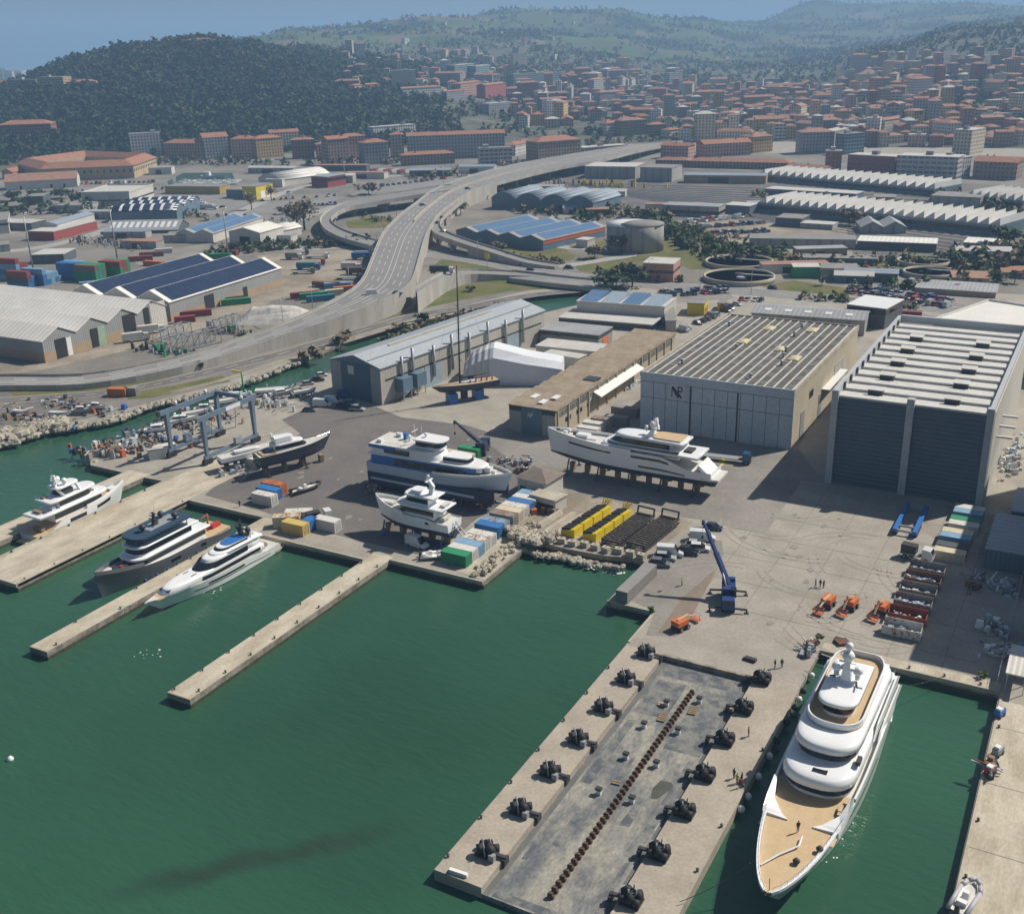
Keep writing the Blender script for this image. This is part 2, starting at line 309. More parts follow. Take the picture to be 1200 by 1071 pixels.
# ================================================================ terrain: height table by bearing, read off the ridges
TT = {-700: [(1100, 0), (1300, 10), (1700, 40), (2100, 20), (5000, 8), (6000, -12)],
    -250: [(1150, 0), (1300, 14), (1600, 48), (1800, 52), (2300, 20), (5000, 22), (5600, 0), (6500, -12)],
    0: [(1150, 0), (1300, 16), (1600, 50), (1750, 56), (2300, 25), (5000, 30), (5600, 0), (6500, -12)],
    100: [(1180, 0), (1300, 20), (1450, 50), (1650, 72), (1800, 84), (2500, 40), (4800, 12), (5600, 0), (6500, -12)],
    160: [(1180, 0), (1300, 22), (1450, 52), (1650, 84), (1800, 100), (2500, 55), (4500, 30), (6500, 0), (8000, -12)],
    240: [(1180, 0), (1300, 24), (1500, 60), (1750, 102), (1900, 110), (2500, 75), (3500, 95), (5000, 40), (8000, -12)],
    300: [(1180, 0), (1300, 22), (1500, 58), (1750, 92), (1950, 103), (2500, 85), (3000, 110), (3500, 140), (4200, 110), (6500, 30), (9000, -12)],
    350: [(1180, 0), (1300, 18), (1500, 48), (1800, 80), (2100, 92), (2600, 100), (3400, 150), (3900, 168), (4600, 120), (8000, 20), (12000, 0)],
    400: [(1180, 0), (1300, 14), (1500, 36), (1800, 60), (2200, 84), (3000, 122), (4000, 172), (4600, 150), (8000, 30), (12000, 0)],
    500: [(1180, 0), (1400, 16), (1700, 36), (2100, 56), (2700, 92), (3500, 150), (4200, 196), (5000, 160), (8000, 40), (12000, 0)],
    600: [(1150, 0), (1400, 9), (1800, 24), (2300, 50), (3000, 96), (3700, 150), (4500, 224), (5300, 180), (8000, 60), (12000, 0)],
    700: [(1150, 0), (1400, 7), (1800, 18), (2300, 34), (3000, 68), (3800, 124), (4500, 218), (5200, 200), (8000, 60), (12000, 0)],
    800: [(1150, 0), (1400, 5), (1800, 14), (2300, 24), (3000, 44), (3800, 80), (4800, 186), (5400, 190), (8000, 60), (12000, 0)],
    880: [(1150, 0), (1400, 5), (1800, 12), (2300, 22), (3000, 34), (4000, 60), (4800, 120), (5400, 160), (6500, 175), (9000, 60), (12000, 0)],
    950: [(1150, 0), (1400, 5), (1800, 12), (2300, 24), (3000, 38), (4200, 70), (5500, 155), (6500, 268), (7500, 220), (12000, 60)],
    1040: [(1100, 0), (1400, 14), (1650, 30), (2000, 58), (2350, 72), (3000, 66), (4500, 80), (5500, 160), (6500, 258), (7500, 220), (12000, 80)],
    1120: [(1100, 0), (1400, 14), (1700, 40), (2000, 66), (2500, 100), (3000, 108), (4500, 120), (6000, 215), (6700, 242), (8000, 200), (12000, 160)],
    1200: [(1100, 0), (1400, 14), (1700, 40), (2000, 68), (2500, 104), (3200, 120), (4500, 130), (6000, 190), (6700, 205), (8000, 180), (11000, 340), (12500, 380), (14000, 250)],
    1330: [(1100, 0), (1500, 16), (2000, 60), (2600, 100), (3500, 110), (6000, 170), (7000, 185), (8500, 200), (11000, 360), (12500, 395), (14000, 250)],
    1900: [(1100, 0), (1500, 10), (2000, 40), (2600, 80), (3500, 80), (6000, 150), (7000, 165), (12500, 160)]}
TCOL = []
for k, v in sorted(TT.items()):
    d = ray(k, 100); TCOL.append((atan2(d.x, d.y), v))
def _row(v, d):
    if d <= v[0][0]: return v[0][1]
    for (a, p), (b, q) in zip(v, v[1:]):
        if d <= b:
            t = (d-a)/(b-a); t = t*.6+.4*t*t*(3-2*t); return p+(q-p)*t
    return v[-1][1]
def terr(x, y):
    d = hypot(x, y); a = atan2(x, y)
    if d < 900: return -.4
    if a <= TCOL[0][0]: z = _row(TCOL[0][1], d)
    elif a >= TCOL[-1][0]: z = _row(TCOL[-1][1], d)
    else:
        for (a0, v0), (a1, v1) in zip(TCOL, TCOL[1:]):
            if a <= a1:
                t = (a-a0)/(a1-a0); t = t*t*(3-2*t); z = _row(v0, d)*(1-t)+_row(v1, d)*t; break
    if z <= 0: return z-.4
    n = mnoise.fractal((x*.0021, y*.0021, 3.1), 1.0, 2.0, 5)
    return max(-.4+z*.1, z+n*min(z*.22, 16)-.4)
def gnd(px, py, d0=450, d1=9000):
    d = d0
    while d < d1:
        p = at_d(px, py, d)
        if p[2] <= max(terr(p[0], p[1]), 0): return p[0], p[1], max(terr(p[0], p[1]), 0.0)
        d *= 1.004
    return None
def terrain_mat():
    m = bpy.data.materials.new('hill_ground'); m.use_nodes = True; nt = m.node_tree; L = nt.links
    b = nt.nodes['Principled BSDF']; b.inputs['Roughness'].default_value = .95; b.inputs['Specular IOR Level'].default_value = .1
    tc = _n(nt, 'ShaderNodeTexCoord'); at_ = _n(nt, 'ShaderNodeVertexColor', layer_name='cover'); sp = _n(nt, 'ShaderNodeSeparateColor'); L.new(at_.outputs[0], sp.inputs[0])
    vo = _n(nt, 'ShaderNodeTexVoronoi', Scale=.0042); L.new(tc.outputs['Object'], vo.inputs['Vector'])
    fr = _n(nt, 'ShaderNodeValToRGB'); fr.color_ramp.interpolation = 'CONSTANT'; e = fr.color_ramp.elements
    e[0].color = (.085, .115, .045, 1); e[1].position = .8; e[1].color = (.17, .145, .09, 1)
    for p_, c_ in ((.3, (.06, .085, .035)), (.5, (.11, .135, .055)), (.65, (.13, .12, .07))): q = e.new(p_); q.color = rgba(c_)
    s2 = _n(nt, 'ShaderNodeSeparateColor'); L.new(vo.outputs['Color'], s2.inputs[0]); L.new(s2.outputs[0], fr.inputs['Fac'])
    nz = _n(nt, 'ShaderNodeTexNoise', Scale=.03, Detail=8.0, Roughness=.7); L.new(tc.outputs['Object'], nz.inputs['Vector'])
    wr = _n(nt, 'ShaderNodeValToRGB'); e = wr.color_ramp.elements; e[0].position = .3; e[1].position = .75; e[0].color = (.014, .028, .013, 1); e[1].color = (.05, .055, .03, 1); L.new(nz.outputs['Fac'], wr.inputs['Fac'])
    tr = _n(nt, 'ShaderNodeValToRGB'); e = tr.color_ramp.elements; e[0].position = .35; e[1].position = .7; e[0].color = (.06, .075, .045, 1); e[1].color = (.20, .18, .16, 1); L.new(nz.outputs['Fac'], tr.inputs['Fac'])
    a = _n(nt, 'ShaderNodeMix', data_type='RGBA'); L.new(sp.outputs[1], a.inputs['Factor']); L.new(fr.outputs[0], a.inputs[6]); L.new(wr.outputs[0], a.inputs[7])
    c = _n(nt, 'ShaderNodeMix', data_type='RGBA'); L.new(sp.outputs[0], c.inputs['Factor']); L.new(a.outputs[2], c.inputs[6]); L.new(tr.outputs[0], c.inputs[7])
    L.new(c.outputs[2], b.inputs['Base Color']); return m
def sstep(a, b, x): t = max(0, min(1, (x-a)/(b-a))); return t*t*(3-2*t)
def azpx(x, y):
    """bearing as the column of the photo it falls in (hills only)"""
    p = pix(x, y, CH-5); return p[0]
def is_town(px, d):
    t = sstep(380, 480, px)*sstep(1050, 1150, d)*(1-sstep(2500, 3100, d)) if px < 900 else sstep(1050, 1150, d)*(1-sstep(2700, 3200, d))
    return t
def wood_amt(x, y):
    px = azpx(x, y); d = hypot(x, y); n = mnoise.fractal((x*.004+7, y*.004, 0), 1.0, 2.0, 4)
    f = (1-sstep(420, 520, px))*sstep(1180, 1260, d)*(1-sstep(2150, 2500, d))
    g = sstep(.02, .25, n) if d > 2000 else 0
    return max(f, g)
def build_terrain():
    A0, A1, NA = TCOL[0][0]-.02, TCOL[-1][0]+.02, 190
    ds = [900*(16000/900)**(i/150) for i in range(151)]
    vs, cols = [], []
    for d in ds:
        for j in range(NA+1):
            a = A0+(A1-A0)*j/NA; x, y = d*sin(a), d*cos(a); z = terr(x, y); vs.append((x, y, z))
            px = azpx(x, y); cols.append((is_town(px, d), wood_amt(x, y), 0, 1))
    n = NA+1; fs = []
    for i in range(150):
        for j in range(NA): fs.append((i*n+j, i*n+j+1, (i+1)*n+j+1, (i+1)*n+j))
    me = bpy.data.meshes.new('hills'); me.from_pydata(vs, [], fs); ca = me.color_attributes.new('cover', 'FLOAT_COLOR', 'POINT')
    for i, c in enumerate(cols): ca.data[i].color = c
    me.polygons.foreach_set('use_smooth', [True]*len(fs)); me.materials.append(terrain_mat()); me.update()
    o = bpy.data.objects.new('hills', me); C.objects.link(o); o['kind'] = 'structure'
build_terrain()
# ================================================================ foliage
def leaf_mat(name, c, c2):
    m = mat(name, c, .8, c2, .6, .7, fine=.2, spec=.15); return m
LEAF = [leaf_mat('pine_leaf', (.022, .050, .022), (.058, .085, .034)), leaf_mat('broad_leaf', (.060, .090, .028), (.090, .115, .036)),
    leaf_mat('bare_twigs', (.25, .20, .14), (.17, .145, .09)), leaf_mat('spring_leaf', (.105, .115, .035), (.075, .095, .03))]
LEAFD = [leaf_mat('wood_pine', (.016, .040, .016), (.036, .066, .024)), leaf_mat('wood_broad', (.030, .058, .018), (.064, .092, .028)), leaf_mat('wood_bare', (.11, .09, .06), (.08, .07, .04)), leaf_mat('wood_spring', (.095, .11, .032), (.06, .08, .025))]
M_bark = mat('bark', (.12, .09, .065), .9, scale=2)
def crown(mb, c, r, h, n, rng, ls, mi=0, mis=None):
    """loose clumps of leaf-sized faces through an uneven crown"""
    cl = [(rng.gauss(0, .42), rng.gauss(0, .42), rng.uniform(-.4, .45)) for _ in range(max(3, n//14))]
    for i in range(n):
        q = cl[i % len(cl)]; x = c[0]+r*(q[0]+rng.gauss(0, .2)); y = c[1]+r*(q[1]+rng.gauss(0, .2)); z = c[2]+h*(q[2]*.9+rng.gauss(0, .13))
        a = rng.uniform(0, 6.28); b = rng.uniform(-.9, .9); s = ls*rng.uniform(.6, 1.35)
        ux, uy, uz = cos(a)*s, sin(a)*s, b*s*.4; vx, vy, vz = -sin(a)*s*cos(b), cos(a)*s*cos(b), sin(b)*s
        mb.add([(x-ux-vx, y-uy-vy, z-uz-vz), (x+ux-vx, y+uy-vy, z+uz-vz), (x+ux+vx, y+uy+vy, z+uz+vz), (x-ux+vx, y-uy+vy, z-uz+vz)], [(0, 1, 2, 3)], mi if mis is None else rng.choice(mis))
def tree(label, loc, r, h, kind=1, group=None, n=140, cat='tree', name=None, seed=None):
    rng = random.Random(seed if seed is not None else int(loc[0]*13+loc[1]*7)); nm = name or ('bare_tree' if kind == 2 else 'conifer_tree' if kind == 0 else 'leafy_tree')
    t = thing(nm, label, cat, loc, 0, group); mb = MB(); th = h*.45
    mb.tube((0, 0, -.2), (0, 0, th), .035*h, .022*h, 6)
    for k in range(5):
        a = k*1.26+rng.random(); mb.tube((0, 0, th*(.6+.08*k)), (cos(a)*r*.6, sin(a)*r*.6, h*rng.uniform(.6, .85)), .014*h, .006*h, 4)
    mb.build('trunk', M_bark, t); mc = MB(); crown(mc, (0, 0, h*.62), r*.95, h*.5, n, rng, max(.2, r*.105), 0); mc.build('crown', LEAF[kind], t); return t
def bush(label, loc, r, h, kind=1, group=None, n=60, cat='shrub'):
    rng = random.Random(int(loc[0]*31+loc[1]*17)); t = thing('shrub', label, cat, loc, 0, group); ms = MB()
    for k in range(4): ms.tube((0, 0, -.1), (rng.uniform(-.5, .5)*r, rng.uniform(-.5, .5)*r, h*.6), .05*h, .02*h, 4)
    ms.build('stems', M_bark, t); mc = MB(); crown(mc, (0, 0, h*.5), r, h*.55, n, rng, max(.18, r*.17)); mc.build('foliage', LEAF[kind], t); return t
def woodland(name, spots, rng, n=16, cs=(.28, .48), mats=None):
    mb = MB()
    for x, y, z, r, k in spots:
        h = r*rng.uniform(1.3, 2.1) if k != 0 else r*rng.uniform(1.6, 2.5)
        for i in range(n):
            t = i/n; ph = rng.uniform(0, 6.28); zz = z+h*(.15+.85*t); rr = r*sqrt(max(.05, 1-(t*1.02)**2.2))*rng.uniform(.35, 1.0)
            cx, cy = x+rr*cos(ph), y+rr*sin(ph); a = rng.uniform(0, 6.28); s = r*rng.uniform(cs[0], cs[1]); b = rng.uniform(.15, 1.1)
            ux, uy = cos(a)*s, sin(a)*s; vx, vy, vz = -sin(a)*s*cos(b), cos(a)*s*cos(b), sin(b)*s
            mb.add([(cx-ux-vx, cy-uy-vy, zz-vz), (cx+ux-vx, cy+uy-vy, zz-vz), (cx+ux*.6+vx, cy+uy*.6+vy, zz+vz), (cx-ux*.6+vx, cy-uy*.6+vy, zz+vz)], [(0, 1, 2, 3)], k)
    return tag(mb.build(name, mats or LEAF), kind='stuff')
def scatter_woods():
    rng = random.Random(11); sp = []
    A0, A1 = TCOL[1][0], atan2(*ray(560, 100)[:2])
    k = 0
    while k < 12500:
        a = rng.uniform(A0, A1); d = rng.uniform(1190, 2250); x, y = d*sin(a), d*cos(a); px = azpx(x, y); z = terr(x, y)
        if z < 1.0 or rng.random() > (1-sstep(430, 560, px))*(1-.5*sstep(2050, 2250, d)): k += .3; continue
        n = mnoise.noise((x*.006, y*.006, 0)); kk = rng.choices((0, 1, 2, 3), (6+8*n, 3, .7+max(0, -4*n), .5+max(0, -2*n)))[0] if px < 260 else rng.choices((0, 1, 2, 3), (3.5+4*n, 3, 1.3, 1.0))[0]
        sp.append((x, y, z-1, rng.uniform(3.0, 6.8), kk)); k += 1
    woodland('forest_hill_wood', sp, rng, 22, (.2, .4), LEAFD)
    sp = []; k = 0
    while k < 9000:
        a = rng.uniform(TCOL[4][0], TCOL[-2][0]); d = 2100*(7000/2100)**rng.random(); x, y = d*sin(a), d*cos(a); z = terr(x, y); n = mnoise.fractal((x*.004+7, y*.004, 0), 1.0, 2.0, 4)
        k += .12
        v = abs(mnoise.noise((x*.0045, y*.0045, 5.0)))   # hedgerows follow the field edges
        if z < 3 or not (n > .08 or v < .05 or rng.random() < .05): continue
        k += .88; sp.append((x, y, z-1.5, rng.uniform(4, 7)*(1+.25*(d > 4000)), rng.choices((0, 1, 2, 3), (4, 4, 1.2, .6))[0]))
    woodland('hillside_trees', sp, rng, 8)
    sp = []                                              # garden trees between the town houses
    for k in range(2900):
        px = rng.uniform(400, 1290); d = 1250*(2700/1250)**rng.random(); p = at_d(px, 100, d); x, y = p[0], p[1]; z = terr(x, y)
        if mnoise.noise((x*.008, y*.008, 9.0)) < -.2: continue
        sp.append((x, y, z-1, rng.uniform(3, 6), rng.choices((0, 1, 2, 3), (4, 4, 1.5, 1))[0]))
    woodland('town_garden_trees', sp, rng, 12)
scatter_woods()
# ================================================================ the town: every block a thing of wall, roof, chimneys
M_roof = mat('terracotta_tiles', (.36, .165, .10), .85, (.25, .125, .08), .3, .6, fine=.2)
M_roof2 = mat('faded_tiles', (.36, .20, .14), .85, (.26, .14, .10), .3, .6, fine=.2)
M_flat = mat('grey_felt_roof', (.26, .25, .24), .9, (.18, .17, .17), .2, .5)
M_flatw = mat('pale_flat_roof', (.52, .51, .48), .8, (.42, .40, .37), .2, .5)
M_chim = mat('chimney_brick', (.33, .19, .14), .9)
FAC = {'cream': facade('cream_facade', (.58, .50, .36)), 'ochre': facade('ochre_facade', (.52, .36, .16)), 'pink': facade('pink_facade', (.50, .30, .23)), 'white': facade('white_facade', (.66, .64, .60)),
    'grey': facade('grey_facade', (.33, .33, .33)), 'brick': facade('brick_facade', (.30, .13, .085)), 'brown': facade('brown_facade', (.30, .22, .16)), 'red': facade('red_facade', (.36, .09, .07)),
    'olive': facade('olive_facade', (.34, .29, .17)), 'slab': facade('slab_facade', (.42, .41, .40), wx=4.2, wz=3.4, fx=.8, fz=.42), 'teal': facade('teal_facade', (.16, .24, .26), wx=3.5, fx=.8), 'yellow': facade('yellow_facade', (.62, .45, .17))}
RF = {'t': M_roof, 'f': M_roof2, 'g': M_flat, 'w': M_flatw}
def hip(mb, L, D, z, rise, ov=.5, gable=False, mi=0):
    a, b = L/2+ov, D/2+ov; r = (a-b) if not gable else a
    if r < .3: r = .3
    mb.add([(-a, -b, z), (a, -b, z), (a, b, z), (-a, b, z), (-r, 0, z+rise), (r, 0, z+rise)], [(0, 1, 5, 4), (1, 2, 5), (2, 3, 4, 5), (3, 0, 4), (3, 2, 1, 0)], mi)
def block(label, px0, py0, px1, py1, top, depth, wall, roof='t', cat='apartment block', name='apartment_block', group=None, z=None, seed=0, pent=0):
    """facade runs between two ground pixels; top = pixel row of the eaves at its middle"""
    if z is None:
        a, b = gnd(px0, py0), gnd(px1, py1)
    else: a, b = at3(px0, py0, z), at3(px1, py1, z)
    zz = min(a[2], b[2]); L = hypot(b[0]-a[0], b[1]-a[1]); rz = atan2(b[1]-a[1], b[0]-a[0])
    mx, my = (a[0]+b[0])/2, (a[1]+b[1])/2; lo, hi = 0., 120.
    for _ in range(40):
        m = (lo+hi)/2
        if pix(mx, my, zz+m)[1] > top: lo = m
        else: hi = m
    H = max(3.2, lo); ox, oy = -sin(rz)*depth/2, cos(rz)*depth/2
    rng = random.Random(int(px0*7+py0*13)); t = thing(name, label, cat, (mx+ox, my+oy, zz), rz, group)
    MB().box(0, 0, -3, L, depth, H+3).build('wall', FAC[wall], t)
    r = MB()
    if roof in 'tf':
        hip(r, max(L, depth), min(L, depth), H, min(L, depth)*.18, .6, rng.random() < .3)
        ro = r.build('roof', RF[roof], t, rz=0 if L >= depth else pi/2)
        c = MB()
        for k in range(rng.randint(1, 3)):
            MB().box(rng.uniform(-.35, .35)*L, rng.uniform(-.2, .2)*depth, H+.2, .9, .9, min(L, depth)*.18+.6).build('chimney', M_chim, t)
    else:
        r.box(0, 0, H, L+.4, depth+.4, .5); r.build('roof', RF[roof], t)
        c = MB(); c.box(rng.uniform(-.3, .3)*L, 0, H+.5, min(5, L*.3), min(4, depth*.4), 2.6); c.build('stair_head', M_flatw if roof == 'g' else M_flat, t)
    return t
B = block
# the waterfront row under the wooded hill, left to right
B('brick-red long block with terracotta roof at the far left under the wood', 0, 166, 62, 163, 146, 22, 'brick')
B('ochre apartment slab on the ridge, leftmost of the yellow ridge blocks', 10, 110, 44, 108, 94, 16, 'olive', 'g')
B('tall ochre apartment tower in the middle of the yellow ridge blocks', 46, 108, 76, 107, 91, 16, 'ochre', 'w')
B('cream and pink apartment block at the wood edge on the ridge', 79, 108, 114, 107, 96, 14, 'cream', 't')
B('pale pink house half cut by the left edge on the ridge', -20, 108, 9, 108, 97, 14, 'pink', 't')
B('white six storey corner block, leftmost of the harbour front row', 155, 186, 191, 184, 157, 16, 'white', 'g')
B('long brown arcaded block with stepped terracotta roof on the small harbour', 193, 188, 239, 188, 168, 18, 'brown', 't')
B('white corner palazzo with bright sunlit side over the small harbour', 241, 188, 270, 186, 161, 22, 'white', 't')
B('brownish harbour block between white palazzo and yellow block', 272, 187, 300, 186, 163, 16, 'pink', 't')
B('yellow six storey block with sunlit flank in the harbour row', 302, 187, 333, 184, 162, 16, 'ochre', 't')
B('cream taller block rising behind the yellow harbour block', 318, 178, 352, 176, 155, 14, 'cream', 't')
B('narrow dark red block with orange edge in the harbour row', 343, 187, 369, 186, 164, 12, 'brick', 'f')
B('low pink block with terracotta roof beside the dark red block', 371, 187, 388, 186, 169, 14, 'pink', 't')
B('tall grey brown block with cream corner, harbour row near middle', 386, 193, 410, 191, 163, 15, 'brown', 't')
B('pink tiled block behind the cream corner towers', 402, 188, 430, 186, 160, 14, 'pink', 't')
B('grey block with bright yellow sunlit end, last of the harbour row', 428, 194, 457, 192, 167, 16, 'grey', 't')
B('narrow cream tower beside the long grey barracks', 458, 186, 474, 185, 158, 12, 'cream', 't')
B('flat roofed pale block behind the harbour row at the wood edge', 438, 163, 488, 160, 148, 14, 'white', 'w')
B('very long grey barracks with thin terracotta roof near the viaduct', 478, 188, 592, 184, 158, 16, 'grey', 't')
B('pale grey five storey office before the long barracks', 562, 194, 600, 192, 174, 12, 'slab', 'g')
B('low terracotta roofed hall below the long barracks', 472, 195, 533, 192, 181, 14, 'brown', 't', 'hall', 'market_hall')
B('small white house with pyramid tile roof by the viaduct', 604, 183, 626, 178, 168, 14, 'white', 't', 'house', 'town_house')
B('big brown block with gridded windows and flat tile roof beside viaduct', 631, 189, 681, 185, 165, 22, 'brown', 't')
B('low grey shed with white roofline behind the viaduct end', 684, 182, 735, 178, 172, 14, 'grey', 'w', 'shed', 'railway_shed')
B('green grey villa block with wide terracotta roof above the viaduct end', 728, 160, 757, 158, 141, 15, 'olive', 't')
B('ochre block with lit flank right of the wide roofed villa', 762, 161, 780, 160, 146, 12, 'brown', 't')
B('pale blue house with tile roof above the viaduct bend', 784, 163, 798, 161, 152, 12, 'white', 't', 'house', 'town_house')
B('white gabled house with red roof left of the wide roofed villa', 711, 160, 729, 158, 144, 12, 'cream', 't', 'house', 'town_house')
# hillside blocks in the middle
B('small orange block at the wood top, leftmost of the hillside blocks', 416, 111, 428, 110, 100, 10, 'ochre', 't')
B('dark red house with terracotta roof beside the small orange block', 430, 110, 446, 109, 99, 10, 'brick', 't', 'house', 'town_house')
B('long white terrace with terracotta roof at the wood edge', 470, 116, 518, 112, 103, 12, 'white', 't', 'terrace', 'terrace_block')
B('grey gridded block with white end right of the white terrace', 524, 121, 545, 119, 107, 10, 'grey', 't')
B('dark slab tower with white corners on the hill, left of its pair', 533, 92, 556, 90, 76, 14, 'teal', 'w')
B('dark slab tower with white corners on the hill, right of its pair', 558, 92, 574, 90, 77, 14, 'teal', 'w')
B('grey pink block under the dark slab towers', 540, 112, 564, 111, 97, 12, 'pink', 't')
B('dark red five storey block on the middle hillside', 569, 117, 593, 115, 99, 14, 'red', 't')
B('grey concrete block with pale top floor before the red block', 573, 135, 600, 133, 121, 16, 'grey', 'w')
B('pale pink tall tower block above the teal long office', 602, 82, 618, 81, 63, 12, 'cream', 'w')
B('long teal glass office with red roofs behind it', 602, 108, 655, 104, 86, 16, 'teal', 'g', 'office', 'office_block')
B('brick block with cream top floor before the teal office', 610, 115, 632, 114, 97, 12, 'brick', 't')
B('white square house with tile roof right of brick block', 639, 113, 654, 112, 102, 12, 'white', 't', 'house', 'town_house')
B('wide brown block with red hipped roof over the garden trees', 635, 130, 665, 129, 116, 12, 'brown', 't')
B('pinkish gridded block amid the roofs above the garden trees', 703, 124, 733, 122, 108, 14, 'grey', 't')
B('grey blue slab of flats above the viaduct end', 735, 127, 765, 125, 112, 14, 'slab', 'g')
B('pale modern stepped block with white boxes near the middle right', 758, 137, 795, 134, 123, 14, 'slab', 'w')
B('distant white tower block pair on the high ridge', 690, 27, 694, 27, 20, 12, 'white', 'w')
B('grey tower of flats under the green field', 784, 102, 800, 101, 86, 14, 'slab', 'w')
# the right hand town
B('long white flats with dark balconies right of the viaduct end', 809, 141, 851, 138, 130, 12, 'white', 'w')
B('white balconied block before the long white flats', 813, 156, 835, 154, 142, 12, 'white', 't')
B('dark pink block with terracotta roof, upper town left', 856, 122, 877, 121, 111, 12, 'pink', 't')
B('wide pale pink palazzo with regular windows over the railway', 825, 185, 880, 182, 168, 18, 'pink', 't', 'palazzo', 'palazzo')
B('yellow ochre block with cream end beside the pale pink palazzo', 882, 180, 905, 178, 160, 16, 'ochre', 't')
B('brownish villa with wide tile roof left of the big grey corner block', 846, 160, 869, 158, 149, 12, 'brown', 't')
B('big grey corner block of six floors at the avenue', 938, 181, 976, 180, 155, 18, 'grey', 'f')
B('cream sunlit flats right of the grey corner block', 977, 174, 998, 168, 152, 14, 'cream', 'w')
B('teal slab of flats between cream flats and red station block', 989, 182, 1012, 180, 157, 12, 'teal', 'g')
B('brick red long station block with flat roof over sawtooth sheds', 992, 204, 1047, 208, 183, 16, 'red', 'w', 'station building', 'station_block')
B('dark red tower end of the station block', 966, 203, 985, 203, 178, 14, 'brick', 'g')
B('large grey post office slab with ribbon windows above the sawtooth shed', 1049, 209, 1120, 212, 184, 20, 'slab', 'w', 'office', 'office_block')
B('pale tower end of the large grey slab', 1119, 211, 1136, 208, 185, 20, 'white', 'w', 'office', 'office_block')
B('brown palazzo with hipped orange roof right of the large grey slab', 1139, 209, 1190, 212, 190, 18, 'brown', 't', 'palazzo', 'palazzo')
B('white modern block with rounded cream gable wall in the right town', 1136, 183, 1152, 180, 152, 16, 'cream', 'w')
B('red terracotta long hall in the middle of the right town', 978, 140, 1030, 138, 131, 14, 'pink', 't', 'hall', 'market_hall')
B('red church like block with gable in the right town', 1012, 166, 1030, 165, 150, 14, 'red', 't')
B('long terrace with terracotta roof slanting up the right avenue', 1036, 152, 1066, 144, 139, 12, 'cream', 't', 'terrace', 'terrace_block')
B('tall dark block under the hill on the right, broad front', 1040, 110, 1068, 109, 97, 14, 'pink', 'w')
B('grey slab of flats on the right hillside, uppermost', 1118, 108, 1146, 107, 95, 14, 'slab', 'w')
B('grey brick office with white roof plate at the right', 1156, 152, 1184, 151, 134, 16, 'slab', 'g', 'office', 'office_block')
B('pair of pink tower flats high on the right hill', 1168, 76, 1184, 76, 58, 12, 'pink', 'w')
B('villa with brown walls crowning the wooded hill', 222, 54, 254, 53, 47, 14, 'brown', 't', 'villa', 'villa')
B('white house on the wooded hill below the villa', 196, 63, 210, 63, 59, 10, 'white', 'w', 'house', 'town_house')
B('very long low terracotta roofed station shed, left part', 768, 196, 806, 197, 188, 12, 'brown', 't', 'station building', 'station_shed')
B('very long low terracotta roofed station shed, right part', 806, 197, 926, 200, 190, 14, 'brown', 't', 'station building', 'station_shed')
B('short pink station building with red roof beyond viaduct end', 774, 186, 806, 187, 171, 14, 'pink', 't', 'station building', 'station_shed')
B('cream low building with blue shade before the sawtooth shed', 920, 203, 966, 206, 197, 12, 'cream', 't', 'station building', 'station_shed')
